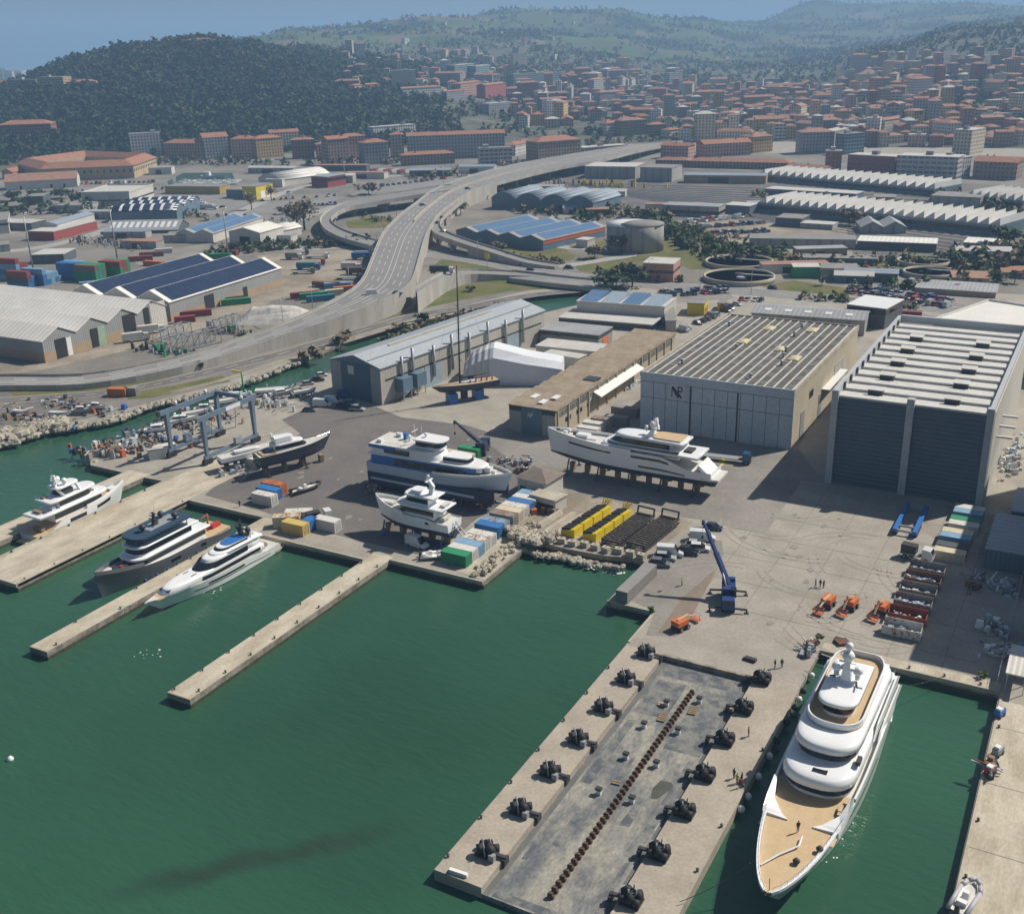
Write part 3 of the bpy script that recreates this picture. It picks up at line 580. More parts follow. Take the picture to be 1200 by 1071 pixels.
# the rest of the town, told apart only by wall and roof
def town_fill():
    rng = random.Random(5); used = []
    for o in [o for o in C.objects if o.get('category') and o.type == 'EMPTY']: used.append((o.location.x, o.location.y, 20))
    names = {'cream': 'cream', 'ochre': 'ochre', 'pink': 'pink', 'white': 'white', 'brick': 'brick red', 'brown': 'brown', 'grey': 'grey', 'olive': 'olive', 'yellow': 'yellow', 'slab': 'ribbon windowed grey'}
    protos = {}
    areas = [(405, 600, 62, 112, 'on the wooded middle hillside', 36), (600, 800, 80, 150, 'on the slope above the viaduct', 80), (800, 1000, 100, 172, 'in the crowded right hand town', 95), (1000, 1215, 72, 180, 'on the right hand town hill', 105)]
    extra = MB(); mats = [FAC[k] for k in names]+[M_roof, M_roof2, M_flatw]
    kk = list(names); ind = 0
    for a0, a1, p0, p1, where, cnt in areas:
        tries = 0; made = 0
        while made < cnt*2.1 and tries < 9000:
            tries += 1; px = rng.uniform(a0, a1); py = p0+(p1-p0)*rng.random()**.8; g = gnd(px, py)
            if not g or g[2] < .2: continue
            L, D = (rng.uniform(10, 17), rng.uniform(8, 12)) if rng.random() < .6 else (rng.uniform(20, 44), rng.uniform(11, 15)); st = rng.choices((2, 3, 4, 5, 6), (3.5, 4, 3, 2.5, 2))[0]; H = st*3.1+.8+(st == 6)*rng.choice((0, 4, 8))
            rr = max(L, D)*.62
            if any((g[0]-u[0])**2+(g[1]-u[1])**2 < (rr+u[2]*.55)**2 for u in used): continue
            used.append((g[0], g[1], rr)); made += 1
            w = rng.choices(kk, (7, 3, 4, 6, 2, 4, 5, 1, 2, 2))[0]; rf = rng.choices((0, 1, 2), (5, 5, 2.5))[0]
            rz = YAW+rng.choice((0, pi/2))+rng.gauss(0, .25)
            if made <= cnt:
                key = (w, rf, st, int(L/8)); 
                if key not in protos:
                    mb = MB().box(0, 0, -4, L, D, H+4, 0)
                    if rf < 2: hip(mb, L, D, H, D*.2, .5, rng.random() < .4, 1); mb.box(L*.2, 0, H+.3, .9, .9, D*.2+.5, 1)
                    else: mb.box(0, 0, H, L+.3, D+.3, .5, 1); mb.box(L*.1, 0, H+.5, 4, 3, 2.4, 1)
                    o = mb.build('town_house', [FAC[w], (M_roof, M_roof2, M_flatw)[rf]]); protos[key] = o
                else: o = protos[key].copy(); C.objects.link(o)
                o.location = g; o.rotation_euler = (0, 0, rz); ind += 1
                tag(o, '%s %s house with %s roof %s' % (('low', 'low', 'three storey', 'four storey', 'tall', 'very tall')[st-1], names[w], ('terracotta', 'faded tile', 'pale flat')[rf], where), 'house', 'houses of the hillside town')
            else:
                c, s = cos(rz), sin(rz); t = MB().box(0, 0, -4, L, D, H+4, kk.index(w)); hip(t, L, D, H, D*.2, .5, False, len(kk)+rf)
                extra.add([(g[0]+x*c-y*s, g[1]+x*s+y*c, g[2]+z) for x, y, z in t.v], t.f); extra.mi[-len(t.mi):] = t.mi
    # the coast town far beyond the ridge at the left
    for i in range(150):
        px = rng.uniform(-60, 92); p = at_d(px, 85, rng.uniform(4300, 5300)); z = terr(p[0], p[1]); 
        if z < 2: continue
        L, D, H = rng.uniform(18, 34), rng.uniform(14, 20), rng.uniform(12, 34); t = MB().box(p[0], p[1], z-4, L, D, H+4, rng.choice((0, 2, 3, 3, 4)), rz=rng.uniform(0, 3))
        extra.add(t.v, t.f); extra.mi[-len(t.mi):] = t.mi
    for i in range(240):                                  # farms and villas scattered over the far hills
        px = rng.uniform(380, 1200); p = at_d(px, 60, 2500*(6000/2500)**rng.random()); z = terr(p[0], p[1])
        if z < 10: continue
        L, D, H = rng.uniform(10, 22), rng.uniform(9, 12), rng.uniform(6, 11); t = MB().box(p[0], p[1], z-4, L, D, H+4, rng.choice((0, 2, 3, 3, 5)), rz=rng.uniform(0, 3), top=len(kk)+rng.choice((0, 0, 1, 2)))
        extra.add(t.v, t.f); extra.mi[-len(t.mi):] = t.mi
    tag(extra.build('distant_houses', mats), kind='stuff')
town_fill()
# ================================================================ ground sheets of the port, roads, viaduct
M_port = mat('port_ground', (.235, .215, .185), .92, (.15, .14, .125), .03, .7, fine=.16)
M_grass = mat('rough_grass', (.095, .125, .035), .95, (.17, .145, .07), .06, .8, fine=.25, spec=.1)
M_grass2 = mat('dry_grass', (.17, .155, .07), .95, (.11, .12, .045), .08, .8, fine=.25, spec=.1)
M_ball = mat('rail_ballast', (.105, .105, .11), .95, (.17, .15, .13), .05, .7, fine=.2)
M_dirt = mat('bare_earth', (.33, .285, .225), .95, (.21, .18, .135), .05, .8, fine=.2)
M_mark = mat('road_paint', (.72, .71, .68), .7, fine=.1)
M_pav = mat('pavement', (.36, .35, .33), .9, (.28, .27, .26), .2, .5)
def P(pts, z=0.0): return [at(x, y, z) for x, y in pts]
def zone(name, pix_pts, m, z, kind='structure'): return sheet(name, P(pix_pts), z, m, kind)
zone('port_apron', [(-420, 560), (0, 512), (104, 490), (240, 455), (355, 416), (457, 379), (620, 340), (760, 331), (1200, 345), (1600, 340), (1600, 190), (600, 175), (0, 178), (-500, 190)], M_port, .02)
zone('rail_yard_ground', [(640, 208), (760, 196), (930, 204), (1240, 222), (1500, 235), (1500, 330), (1230, 330), (1000, 320), (880, 300), (800, 262), (690, 238)], M_ball, .04)
zone('storage_yard', [(770, 262), (830, 255), (905, 262), (990, 262), (1000, 300), (930, 305), (880, 296), (800, 282)], M_dirt, .06)
zone('grass_field', [(515, 327), (560, 320), (620, 322), (660, 330), (664, 338), (600, 341), (540, 352), (495, 362), (484, 360), (498, 345)], M_grass, .06)
zone('grass_loop', [(405, 260), (440, 253), (462, 256), (452, 267), (430, 268), (408, 268)], M_grass, .06)
zone('grass_verge', [(500, 318), (518, 304), (560, 300), (640, 312), (655, 318), (590, 316), (520, 317)], M_grass, .06)
zone('grass_plot', [(575, 290), (650, 286), (676, 300), (668, 306), (640, 307), (590, 300)], M_grass2, .06)
zone('grass_bank', [(670, 310), (690, 300), (735, 306), (752, 322), (730, 326), (680, 318)], M_grass, .06)
zone('grass_tank', [(680, 285), (720, 280), (768, 290), (800, 300), (800, 312), (760, 316), (720, 300), (690, 298)], M_grass2, .06)
zone('scrub_slope', [(750, 262), (790, 258), (870, 292), (990, 304), (1200, 300), (1200, 322), (1000, 318), (900, 314), (810, 316), (775, 300)], M_grass2, .08)
zone('grass_settling', [(890, 335), (930, 329), (992, 338), (992, 347), (940, 347)], M_grass, .06)
zone('grass_roadside', [(14, 455), (60, 456), (120, 448), (180, 437), (240, 422), (320, 403), (400, 383), (480, 362), (500, 358), (498, 362), (480, 366), (400, 388), (320, 410), (250, 429), (180, 447), (130, 456), (60, 464), (14, 465)], M_grass, .06)
zone('grass_canal_bank', [(150, 458), (200, 453), (260, 440), (270, 447), (230, 455), (180, 466), (150, 468)], M_grass2, .06)
zone('asphalt_lot', [(180, 232), (250, 226), (300, 236), (270, 247), (262, 252), (215, 248)], M_road, .05)
zone('asphalt_lot', [(275, 252), (300, 240), (395, 228), (395, 246), (330, 252)], M_road, .05)
zone('pale_yard', [(300, 300), (400, 292), (432, 296), (428, 315), (400, 332), (350, 345), (320, 352), (290, 372), (200, 400), (110, 420), (40, 436), (0, 440), (0, 432), (60, 425), (200, 380), (330, 336), (326, 318)], M_dirt, .05)
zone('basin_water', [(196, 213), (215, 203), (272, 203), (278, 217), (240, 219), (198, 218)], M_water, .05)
def road(name, pts, w, m=M_road, z=.09, n=5, edge=True, centre=True):
    """ground road: sheet + painted lines, all lying flat"""
    c = smooth_path([at(*p) for p in pts], n); L, R = strip(c, w); mb = MB()
    for i in range(len(c)-1): mb.quad((*R[i], z), (*R[i+1], z), (*L[i+1], z), (*L[i], z), 0)
    def line(off, ww, dash):
        a, b = strip(c, off*2+ww); a2, b2 = strip(c, off*2-ww)
        for i in range(len(c)-1):
            if dash and i % 2: continue
            mb.quad((*a2[i], z+.01), (*a2[i+1], z+.01), (*a[i+1], z+.01), (*a[i], z+.01), 1)
            if off: mb.quad((*b[i], z+.01), (*b[i+1], z+.01), (*b2[i+1], z+.01), (*b2[i], z+.01), 1)
    if edge: line(w/2-.4, .22, False)
    if centre: line(0, .22, True)
    return tag(mb.build(name, [m, M_mark]), kind='structure')
road('canal_road', [(-120, 478), (0, 470), (100, 463), (150, 457), (200, 447), (250, 435), (325, 416), (400, 395), (487, 370), (550, 360), (617, 347), (675, 341), (730, 337)], 7.5, M_asph)
road('canal_footpath', [(200, 460), (260, 446), (325, 425), (400, 402), (487, 377), (560, 362)], 3, M_dirt, .08, edge=False, centre=False)
road('port_avenue', [(498, 297), (560, 306), (620, 317), (680, 325), (740, 332), (800, 337), (870, 341), (960, 349), (1040, 356), (1100, 362), (1200, 374)], 13, M_road)
road('port_street', [(655, 313), (700, 306), (740, 298), (690, 292), (660, 290), (655, 284), (676, 274), (690, 262), (684, 248), (670, 240)], 7, M_pav, .10, centre=False)
road('access_road', [(400, 240), (340, 262), (330, 280), (345, 292), (420, 290), (470, 300), (500, 300)], 8, M_pav, .10, centre=False)
road('harbour_street', [(255, 262), (300, 240), (345, 222), (400, 212), (470, 206)], 9, M_pav, .10)
road('yard_street', [(-60, 300), (0, 296), (60, 288), (110, 275), (150, 262), (200, 252)], 10, M_pav, .10, centre=False)
road('north_street', [(380, 206), (460, 203), (560, 206), (640, 214)], 10, M_pav, .10)
def tracks():
    mb = MB()
    for k in range(16):
        a = at(640+k*8, 214+k*1.4); b = at(1240, 231+k*5.6)
        for o in (-.75, .75): mb.beam((a[0], a[1]+o*1.2, .16), (b[0], b[1]+o*1.2, .16), .22, .16)
    tag(mb.build('railway_tracks', M_steel), kind='structure')
tracks()
# ---------------------------------------------------------------- the viaduct
def resample(pts, n):
    c = smooth_path(pts, 8); d = [0]
    for a, b in zip(c, c[1:]): d.append(d[-1]+(Vector(a)-Vector(b)).length)
    out = []; j = 0
    for i in range(n+1):
        s = d[-1]*i/n
        while j < len(d)-2 and d[j+1] < s: j += 1
        t = (s-d[j])/max(1e-6, d[j+1]-d[j]); out.append(Vector(c[j]).lerp(Vector(c[j+1]), t))
    return out
def e3(pts): return [at3(*p) for p in pts]
M_deckside = mat('viaduct_concrete', (.42, .40, .36), .85, (.30, .28, .25), .1, .6, stretch=(1, 1, .2))
def deck(name, label, cat, L, R, n, thick=1.6, median=None, wallto=None, piers=(), m=M_road, marks=(.02, .98), dashes=(), para=.95, solid=None, name_road='deck'):
    Lp, Rp = resample(L, n), resample(R, n); t = thing(name, label, cat, (0, 0, 0))
    mb = MB(); mk = MB(); pl, pr = MB(), MB(); up = Vector((0, 0, 1))
    for i in range(n):
        a, b, c, d = Lp[i], Rp[i], Rp[i+1], Lp[i+1]
        zb = [(-.3 if solid and solid(i/n) else p.z-thick) for p in (a, b, c, d)]
        mb.quad(a, b, c, d, 0)
        lo = [Vector((p.x, p.y, z)) for p, z in zip((a, b, c, d), zb)]
        mb.quad(lo[1], lo[2], c, b, 1); mb.quad(lo[3], lo[0], a, d, 1); mb.quad(lo[3], lo[2], lo[1], lo[0], 1)
        for q, w, side in ((pl, (a, d), 0), (pr, (b, c), 1)):
            u, v = w; nrm = ((b-a) if side == 0 else (a-b)).normalized()*.3
            q.add([u, v, v+nrm, u+nrm, u+up*para, v+up*para, v+nrm+up*para, u+nrm+up*para], [(0, 1, 5, 4), (2, 3, 7, 6), (4, 5, 6, 7), (1, 2, 6, 5), (3, 0, 4, 7)] if side == 1 else [(1, 0, 4, 5), (3, 2, 6, 7), (7, 6, 5, 4), (2, 1, 5, 6), (0, 3, 7, 4)], 0)
        for f, dash in [(f, 0) for f in marks]+[(f, 1) for f in dashes]:
            if dash and i % 2: continue
            w = .16/((b-a).length); p = [a.lerp(b, f-w), a.lerp(b, f+w), d.lerp(c, f+w), d.lerp(c, f-w)]
            mk.quad(*[x+up*.03 for x in p])
    mb.build(name_road, [m, M_deckside], t)
    if mk.v: mk.build('lane_markings', M_mark, t)
    pl.build('parapet', M_deckside, t); pr.build('parapet', M_deckside, t)
    if median:
        q = MB()
        for i in range(int(n*median[1]), int(n*median[2])):
            a, b = Lp[i].lerp(Rp[i], median[0]), Lp[i+1].lerp(Rp[i+1], median[0]); q.beam(a+up*.45, b+up*.45, median[3], .9)
        q.build('median_barrier', M_concL, t)
    for f in piers:
        i = int(f*n); a, b = Lp[i], Rp[i]; w = (b-a).length
        q = MB()
        rz = atan2((b-a).y, (b-a).x); c = a.lerp(b, .5)
        q.box(c.x, c.y, -.2, w*.55, 1.6, c.z-thick-1.2, 0, rz); q.box(c.x, c.y, c.z-thick-1.4, w*.85, 2.0, 1.38, 0, rz); q.build('pier', M_deckside, t)
    return t, Lp, Rp
HL = [(-150, 446, .6), (0, 441, 1), (100, 440, 1), (190, 424, 1.5), (250, 409, 2), (275, 400, 2.5), (332, 380, 4), (367, 365, 5), (410, 342, 6.5), (425, 327, 7), (434, 307, 8), (442, 287, 8), (450, 272, 8.5), (465, 256, 9), (485, 240, 9), (520, 217.5, 9), (587, 197, 9), (667, 182, 9), (733, 172, 8), (766, 168.5, 6), (800, 166, 4)]
HR = [(-150, 459, .6), (0, 455, 1), (100, 453, 1), (190, 438, 1.5), (250, 423, 2), (325, 398, 3.5), (400, 373, 5.5), (450, 353, 7), (474, 340, 7.5), (484, 326, 7.5), (491, 303, 8), (497.5, 280, 8.5), (505, 265, 9), (518, 248, 9), (550, 226, 9), (590, 213, 9), (653, 197.5, 9), (705, 188, 9), (745, 178, 8), (772, 172.5, 6), (803, 169, 4)]
deck('viaduct', 'long curving motorway viaduct with two carriageways sweeping across the port', 'viaduct', e3(HL), e3(HR), 120, median=(.5, .40, .97, .7), piers=[.62+.031*k for k in range(12)], marks=(.04, .45, .55, .96), dashes=(.2, .33, .68, .82), solid=lambda f: f < .6)
deck('loop_ramp', 'curved slip road looping off the left of the viaduct', 'ramp', e3([(528, 217, 9), (480, 224, 8), (430, 232, 7), (396, 241, 6), (376, 255, 5.5), (380, 269, 5), (399, 279.5, 4), (428, 288, 3), (446, 293, 2)]),
     e3([(530, 224, 9), (482, 231, 8), (434, 239, 7), (404, 246, 6), (389, 256, 5.5), (392, 264, 5), (407, 272, 4), (432, 280, 3), (450, 285, 2)]), 50, piers=(.12, .24, .36, .5, .64), marks=(.07, .93))
deck('slip_ramp', 'curved slip road with cars dropping off the right of the viaduct', 'ramp', e3([(534, 237, 9), (516, 251, 8), (504, 263, 7), (510, 275, 6.3), (541, 287, 5), (570, 296, 3.5), (612, 309, 1.4), (650, 315, .3)]),
     e3([(543, 235, 9), (525, 250, 8), (516, 262, 7), (521, 271, 6.3), (548, 282, 5), (577, 291, 3.5), (619, 304, 1.4), (656, 310, .3)]), 44, piers=(.2, .32, .43, .53, .62), marks=(.07, .93), solid=lambda f: f > .7)
deck('joining_ramp', 'slip road climbing beside the white retaining wall to the motorway', 'ramp', e3([(640, 322, .4), (600, 319, 1.2), (555, 317.5, 3), (525, 320, 5), (508, 326, 6.5), (487, 338, 7.3)]), e3([(642, 327, .4), (600, 325, 1.2), (556, 323.5, 3), (529, 326, 5), (512, 332, 6.5), (489, 346, 7.3)]), 24, marks=(.07, .93), solid=lambda f: True)
deck('road_bridge', 'low road bridge with railings over the head of the canal', 'bridge', e3([(600, 318, 1.3), (660, 325, 1.6), (720, 331, 1.3)]), e3([(596, 328, 1.3), (655, 335, 1.6), (716, 341, 1.3)]), 10, thick=1.0, marks=(.06, .94), dashes=(.5,))
# traffic control gantries and noise wall are small; the lamp masts stand along the port
def mast(label, base, top, group='tall lighting masts of the port'):
    x, y = at(*base); h = height(base, top); t = thing('lighting_mast', label, 'lighting mast', (x, y, 0), 0, group)
    MB().tube((0, 0, 0), (0, 0, h), .45, .18, 8).build('pole', M_steel, t)
    q = MB(); q.lathe([(1.3, h-.4), (1.5, h), (1.3, h+.3)], n=10); q.build('lamp_ring', M_dark, t)
    q = MB()
    for k in range(6): q.box(cos(k*1.05)*1.5, sin(k*1.05)*1.5, h-.9, .6, .6, .5)
    q.build('floodlight', M_white, t)
A = zz(0, 240, 4); Bz = zz(250, 200, 4); D = zz(500, 200, 3.4286); E = zz(850, 180, 3.4286); F = zz(0, 170, 6); Gz = zz(170, 140, 5); Hh = zz(640, 160, 5)
mast('pale lighting mast rising behind the container stacks, thickest of its kind', A(550, 255), 241)
mast('thin lighting mast beside the white shed at the dark solar roofs', A(1072, 250), 242)
mast('thin lighting mast at the left edge above the blue container stack', A(155, 300), 248)
mast('lighting mast behind the barrel roofed halls under the viaduct', D(535, 130), 209)
mast('lighting mast on the left end of the harbour street', Gz(850, 520), 225)
mast('lighting mast on the lorry yard by the loop ramp', (404, 207), 189)
# ================================================================ sheds and halls north of the canal
def corr(name, c, c2=None, ax='x', per=1.1, con=.10, **k): return mat(name, c, k.pop('rough', .55), c2, .08, .6, stripe=(ax, per, .05, con), fine=.08, **k)
M_rW = corr('white_sheet_roof', (.80, .78, .73), (.68, .65, .59), per=2.2, con=.12)
M_rWy = corr('white_sheet_roof_cross', (.80, .78, .73), (.68, .65, .59), 'y', per=2.2, con=.12)
M_rG = corr('grey_sheet_roof', (.36, .37, .38), (.28, .28, .28), per=1.6)
M_rGy = corr('grey_sheet_roof_cross', (.36, .37, .38), (.28, .28, .28), 'y', per=1.6)
M_rB = corr('blue_grey_roof', (.30, .36, .42), (.25, .29, .33), 'y', per=2.0)
M_pv = mat('solar_panels', (.018, .032, .075), .25, (.03, .045, .09), .2, .5, fine=.05, stripe=('x', 1.65, .003, .5), spec=.6)
M_pvl = mat('pale_solar_panels', (.10, .19, .33), .28, (.13, .22, .36), .2, .5, fine=.05, stripe=('x', 1.65, .003, .4), spec=.6)
M_wG = corr('grey_sheet_wall', (.33, .34, .34), (.27, .27, .26), per=.9)
M_wB = corr('blue_sheet_wall', (.13, .20, .26), (.10, .15, .20), per=.9)
M_wW = corr('white_sheet_wall', (.62, .60, .55), (.50, .48, .43), per=.9)
M_wT = mat('tan_block_wall', (.42, .30, .18), .85, (.33, .25, .17), .15, .6)
M_wC = mat('concrete_panel_wall', (.40, .39, .36), .85, (.31, .30, .28), .1, .6, stripe=('x', 6.0, .02, .25))
M_wR = mat('red_wall', (.32, .06, .05), .7, (.25, .06, .05), .2, .5)
M_wY = mat('yellow_wall', (.62, .50, .03), .6, (.52, .40, .04), .2, .5)
M_wD = corr('dark_sheet_wall', (.10, .12, .14), (.08, .09, .10), per=1.0)
M_saw = mat('sawtooth_white', (.74, .73, .70), .6, (.60, .58, .54), .1, .5)
M_wP = mat('pink_plaster', (.48, .25, .19), .85, (.40, .22, .17), .2, .5)
def frame2(p0, p1, z=0.0):
    a, b = at(*p0, z), at(*p1, z); L = hypot(b[0]-a[0], b[1]-a[1]); return a, L, atan2(b[1]-a[1], b[0]-a[0])
def depth_to(p0, p1, q, z=0.0):
    a, L, r = frame2(p0, p1, z); c = at(*q, z); return -(c[0]-a[0])*sin(r)+(c[1]-a[1])*cos(r)
def gables(mb, L, D, H, n, rise, axis, mi=0, ov=.4, barrel=False, cover=None):
    """n ridged or vaulted bays; axis 'y' ridges run away from the front, 'x' along it"""
    W = (L if axis == 'y' else D)/n; T = D if axis == 'y' else L; k = 8 if barrel else 2
    for i in range(n):
        prof = [(i*W+W*j/k, H+(rise*(1-(2*j/k-1)**2) if barrel else rise*(1-abs(2*j/k-1)))) for j in range(k+1)]
        e = ov if n == 1 else 0; prof[0] = (prof[0][0]-(ov if i == 0 else 0), prof[0][1]-(ov*.3 if i == 0 else 0)); prof[-1] = (prof[-1][0]+(ov if i == n-1 else 0), prof[-1][1]-(ov*.3 if i == n-1 else 0))
        for (a, za), (b, zb) in zip(prof, prof[1:]):
            q = [(a, -ov, za), (b, -ov, zb), (b, T+ov, zb), (a, T+ov, za)]
            if axis == 'x': q = [(y, x, z) for x, y, z in q][::-1]
            mb.add(q+[(x, y, z-.25) for x, y, z in q], [(0, 1, 2, 3), (7, 6, 5, 4), (0, 4, 5, 1), (1, 5, 6, 2), (2, 6, 7, 3), (3, 7, 4, 0)], mi, barrel)
def gable_walls(mb, L, D, H, n, rise, axis, mi=0, barrel=False):
    W = (L if axis == 'y' else D)/n; T = D if axis == 'y' else L; k = 8 if barrel else 2
    for i in range(n):
        pr = [(i*W+W*j/k, H+(rise*(1-(2*j/k-1)**2) if barrel else rise*(1-abs(2*j/k-1)))-.05) for j in range(k+1)]
        for s, f in ((0, False), (T, True)):
            q = [(x, s, z) for x, z in pr]
            if axis == 'x': q = [(y, x, z) for x, y, z in q]; f = not f
            mb.add(q, [tuple(range(len(q)))[::1 if f else -1]], mi)
def hall(label, p0, p1, depth, H, kind='flat', n=1, rise=2.5, axis='y', wall=None, roof=None, cat='warehouse', name='warehouse', doors=(), lower=None, z=0.0, parapet=0.0, group=None, band=None):
    """front wall stands between ground pixels p0 and p1; x along it, y away from it. H metres or ('px', row) of the eaves above p0"""
    a, L, rz = frame2(p0, p1, z)
    if not isinstance(depth, (int, float)): depth = depth_to(p0, p1, depth, z)
    if not isinstance(H, (int, float)): H = height(p0, H[1])
    t = thing(name, label, cat, (a[0], a[1], z), rz, group); w = MB(); D = depth
    ring = [(0, 0), (L, 0), (L, D), (0, D)]
    w.prism(ring, -.3, H-.02, 0)
    if kind in ('gable', 'barrel'): gable_walls(w, L, D, H, n, rise, axis, 0, kind == 'barrel')
    w.build('walls', wall or M_wG, t)
    r = MB()
    if kind in ('gable', 'barrel'): gables(r, L, D, H, n, rise, axis, barrel=kind == 'barrel')
    elif kind == 'flat':
        r.bx(-.25, L+.25, -.25, D+.25, H-.02, H+.25)
        if parapet:
            for x0, x1, y0, y1 in ((-.25, L+.25, -.25, .1), (-.25, L+.25, D-.1, D+.25), (-.25, .1, .1, D-.1), (L-.1, L+.25, .1, D-.1)): r.bx(x0, x1, y0, y1, H+.25, H+.25+parapet)
    elif kind == 'saw':
        W = L/n
        for i in range(n): r.add([(i*W, 0, H), (i*W+W*.94, 0, H+rise), (i*W+W*.94, D, H+rise), (i*W, D, H), (i*W+W, 0, H), (i*W+W, D, H)], [(0, 1, 2, 3), (1, 4, 5, 2), (0, 4, 1), (3, 2, 5)], 0)
    r.build('roof', roof or M_rG, t)
    if lower: MB().prism([(-.06, -.06), (L+.06, -.06), (L+.06, D+.06), (-.06, D+.06)], -.3, lower[0], 0).build('plinth', lower[1], t)
    if band: MB().prism([(-.05, -.05), (L+.05, -.05), (L+.05, D+.05), (-.05, D+.05)], band[0], band[1], 0).build('window_band', M_glass, t)
    for d in doors:
        side, f0, f1, h, m = d; q = MB()
        if side == 'f': q.bx(L*f0, L*f1, -.12, .05, 0, h)
        elif side == 'r': q.bx(L-.05, L+.12, D*f0, D*f1, 0, h)
        elif side == 'l': q.bx(-.12, .05, D*f0, D*f1, 0, h)
        q.build('door', m, t)
    return t, L, D, H
def panels(t, L, D, H, n, rise, axis, m, sides=(1,), inset=.06, name='solar_panels', lo=.08, hi=.92):
    """panel fields on the chosen slope of every bay"""
    W = (L if axis == 'y' else D)/n; T = D if axis == 'y' else L
    for i in range(n):
        for s in sides:
            mb = MB(); f0, f1 = (lo, hi)
            if s == 1: x0, x1 = i*W+W*(.5+.5*(1-f1)), i*W+W*(.5+.5*(1-f0)); z0, z1 = H+rise*(f1), H+rise*(f0)
            else: x0, x1 = i*W+W*.5*f0, i*W+W*.5*f1; z0, z1 = H+rise*f0, H+rise*f1
            q = [(x0, T*inset, z0+.12), (x1, T*inset, z1+.12), (x1, T*(1-inset), z1+.12), (x0, T*(1-inset), z0+.12)]
            if axis == 'x': q = [(y, x, z) for x, y, z in q][::-1]
            mb.add(q+[(x, y, z-.1) for x, y, z in q], [(0, 1, 2, 3), (0, 4, 5, 1), (1, 5, 6, 2), (2, 6, 7, 3), (3, 7, 4, 0)]); mb.build(name, m, t)
t, L, D, H = hall('big warehouse with four white corrugated gables at the left edge', A(215, 742), A(787, 562), 150, ('px', 400), 'gable', 4, 3.6, 'y', M_wG, M_rWy, doors=[('f', .085, .165, 7, M_black), ('f', .17, .205, 6.5, M_white), ('f', .355, .41, 7, M_black), ('f', .415, .47, 7, mat('pale_green_door', (.33, .46, .33), .6)), ('f', .62, .725, 8.5, M_black), ('f', .80, .85, 9, M_black), ('f', .86, .995, 10, M_wW)], lower=(3.4, M_wT))
p0, p1 = (201, 377), (331, 334); Hn = height(p0, 354); dn = depth_to(p0, p1, (100, 338), Hn)
a_, L_, r_ = frame2(p0, p1); q_ = at(100, 338, Hn); dn = -(q_[0]-a_[0])*sin(r_)+(q_[1]-a_[1])*cos(r_)
t, L, D, H = hall('long hall with three dark blue solar panel roofs behind the white warehouse', p0, p1, dn, Hn, 'gable', 3, 4.2, 'x', M_wG, M_rW, doors=[('f', .28, .36, 6, M_black), ('f', .62, .66, 4.5, M_black)], lower=(2.6, M_wT))
panels(t, L, D, H, 3, 4.2, 'x', M_pv, (0,), .03, lo=.02, hi=.97)
hall('white gabled shed with dark doorway beside the solar warehouse', Gz(499, 737), Gz(680, 746), Gz(742, 702), ('px', Gz(0, 655)[1]), 'gable', 1, 2.4, 'y', M_wW, M_rWy, doors=[('f', .33, .66, 5, M_black)])
t, L, D, H = hall('wide grey warehouse with blue solar bays near the coach yard', Gz(190, 720), Gz(402, 724), Gz(672, 622), ('px', Gz(0, 665)[1]), 'gable', 2, 2.2, 'y', M_wW, M_rGy); panels(t, L, D, H, 2, 2.2, 'y', M_pvl, (0, 1))
t, L, D, H = hall('long dark shed with a row of white skylights', F(735, 628), F(1250, 618), 22, ('px', F(0, 604)[1]), 'gable', 1, 4.5, 'x', M_wD, M_rG)
for k in range(11):
    x = L*(.06+.085*k); q = MB(); q.add([(x, D*.12, H+4.5*.24+.1), (x+2.2, D*.12, H+4.5*.24+.1), (x+2.2, D*.40, H+4.5*.8+.1), (x, D*.40, H+4.5*.8+.1)], [(0, 1, 2, 3)]); q.build('skylight', M_white, t)
t, L, D, H = hall('blue vaulted halls with white arch ribs behind the skylight shed', F(800, 545), F(1250, 535), 50, 7, 'barrel', 3, 3.2, 'x', M_wB, M_pv)
for k in range(6):
    q = MB()
    for b in range(3):
        W = D/3; pr = [(b*W+W*j/8, H+3.2*(1-(2*j/8-1)**2)+.15) for j in range(9)]; x = L*(.1+.16*k)
        for (y0, z0), (y1, z1) in zip(pr, pr[1:]): q.quad((x, y0, z0), (x+L*.045, y0, z0), (x+L*.045, y1, z1), (x, y1, z1))
    q.build('arch_rib', M_white, t)
hall('white flat roofed depot with shaded ribbon window left of the basin', F(585, 442), F(920, 437), F(1142, 378), ('px', F(0, 342)[1]), 'flat', wall=M_wW, roof=M_flatw, parapet=.8, band=(4.2, 5.2))
hall('low red walled store with white upper floor by the container yard', F(205, 670), F(385, 674), F(628, 592), ('px', F(0, 608)[1]), 'flat', wall=M_wR, roof=M_flatw)
hall('white office floor with blue roof on the red walled store', F(300, 640), F(415, 640), F(600, 560), ('px', F(0, 556)[1]), 'gable', 1, 1.2, 'y', M_wW, M_rB, name='office_block', cat='office', z=0)
hall('white flat office half cut by the left edge', F(-160, 640), F(70, 622), 40, ('px', F(0, 545)[1]), 'flat', wall=M_wW, roof=M_flat, band=(5, 6.3))
hall('pale low wall store with green end at the left edge', F(-120, 770), F(75, 752), 14, 4, 'flat', wall=M_wC, roof=M_flat, name='store', cat='store')
hall('long white walled shed with terracotta ridge before the pentagonal lazaret', F(40, 322), F(548, 294), 24, ('px', F(0, 262)[1]), 'gable', 1, 5, 'x', M_wW, M_roof2, doors=[('f', .2, .23, 3, M_black), ('f', .62, .65, 3, M_black), ('f', .8, .83, 3, M_black)])
hall('small terracotta gabled house left of the white walled shed', F(20, 240), F(95, 240), 20, 6, 'gable', 1, 3, 'y', M_wP, M_roof, name='house', cat='house')
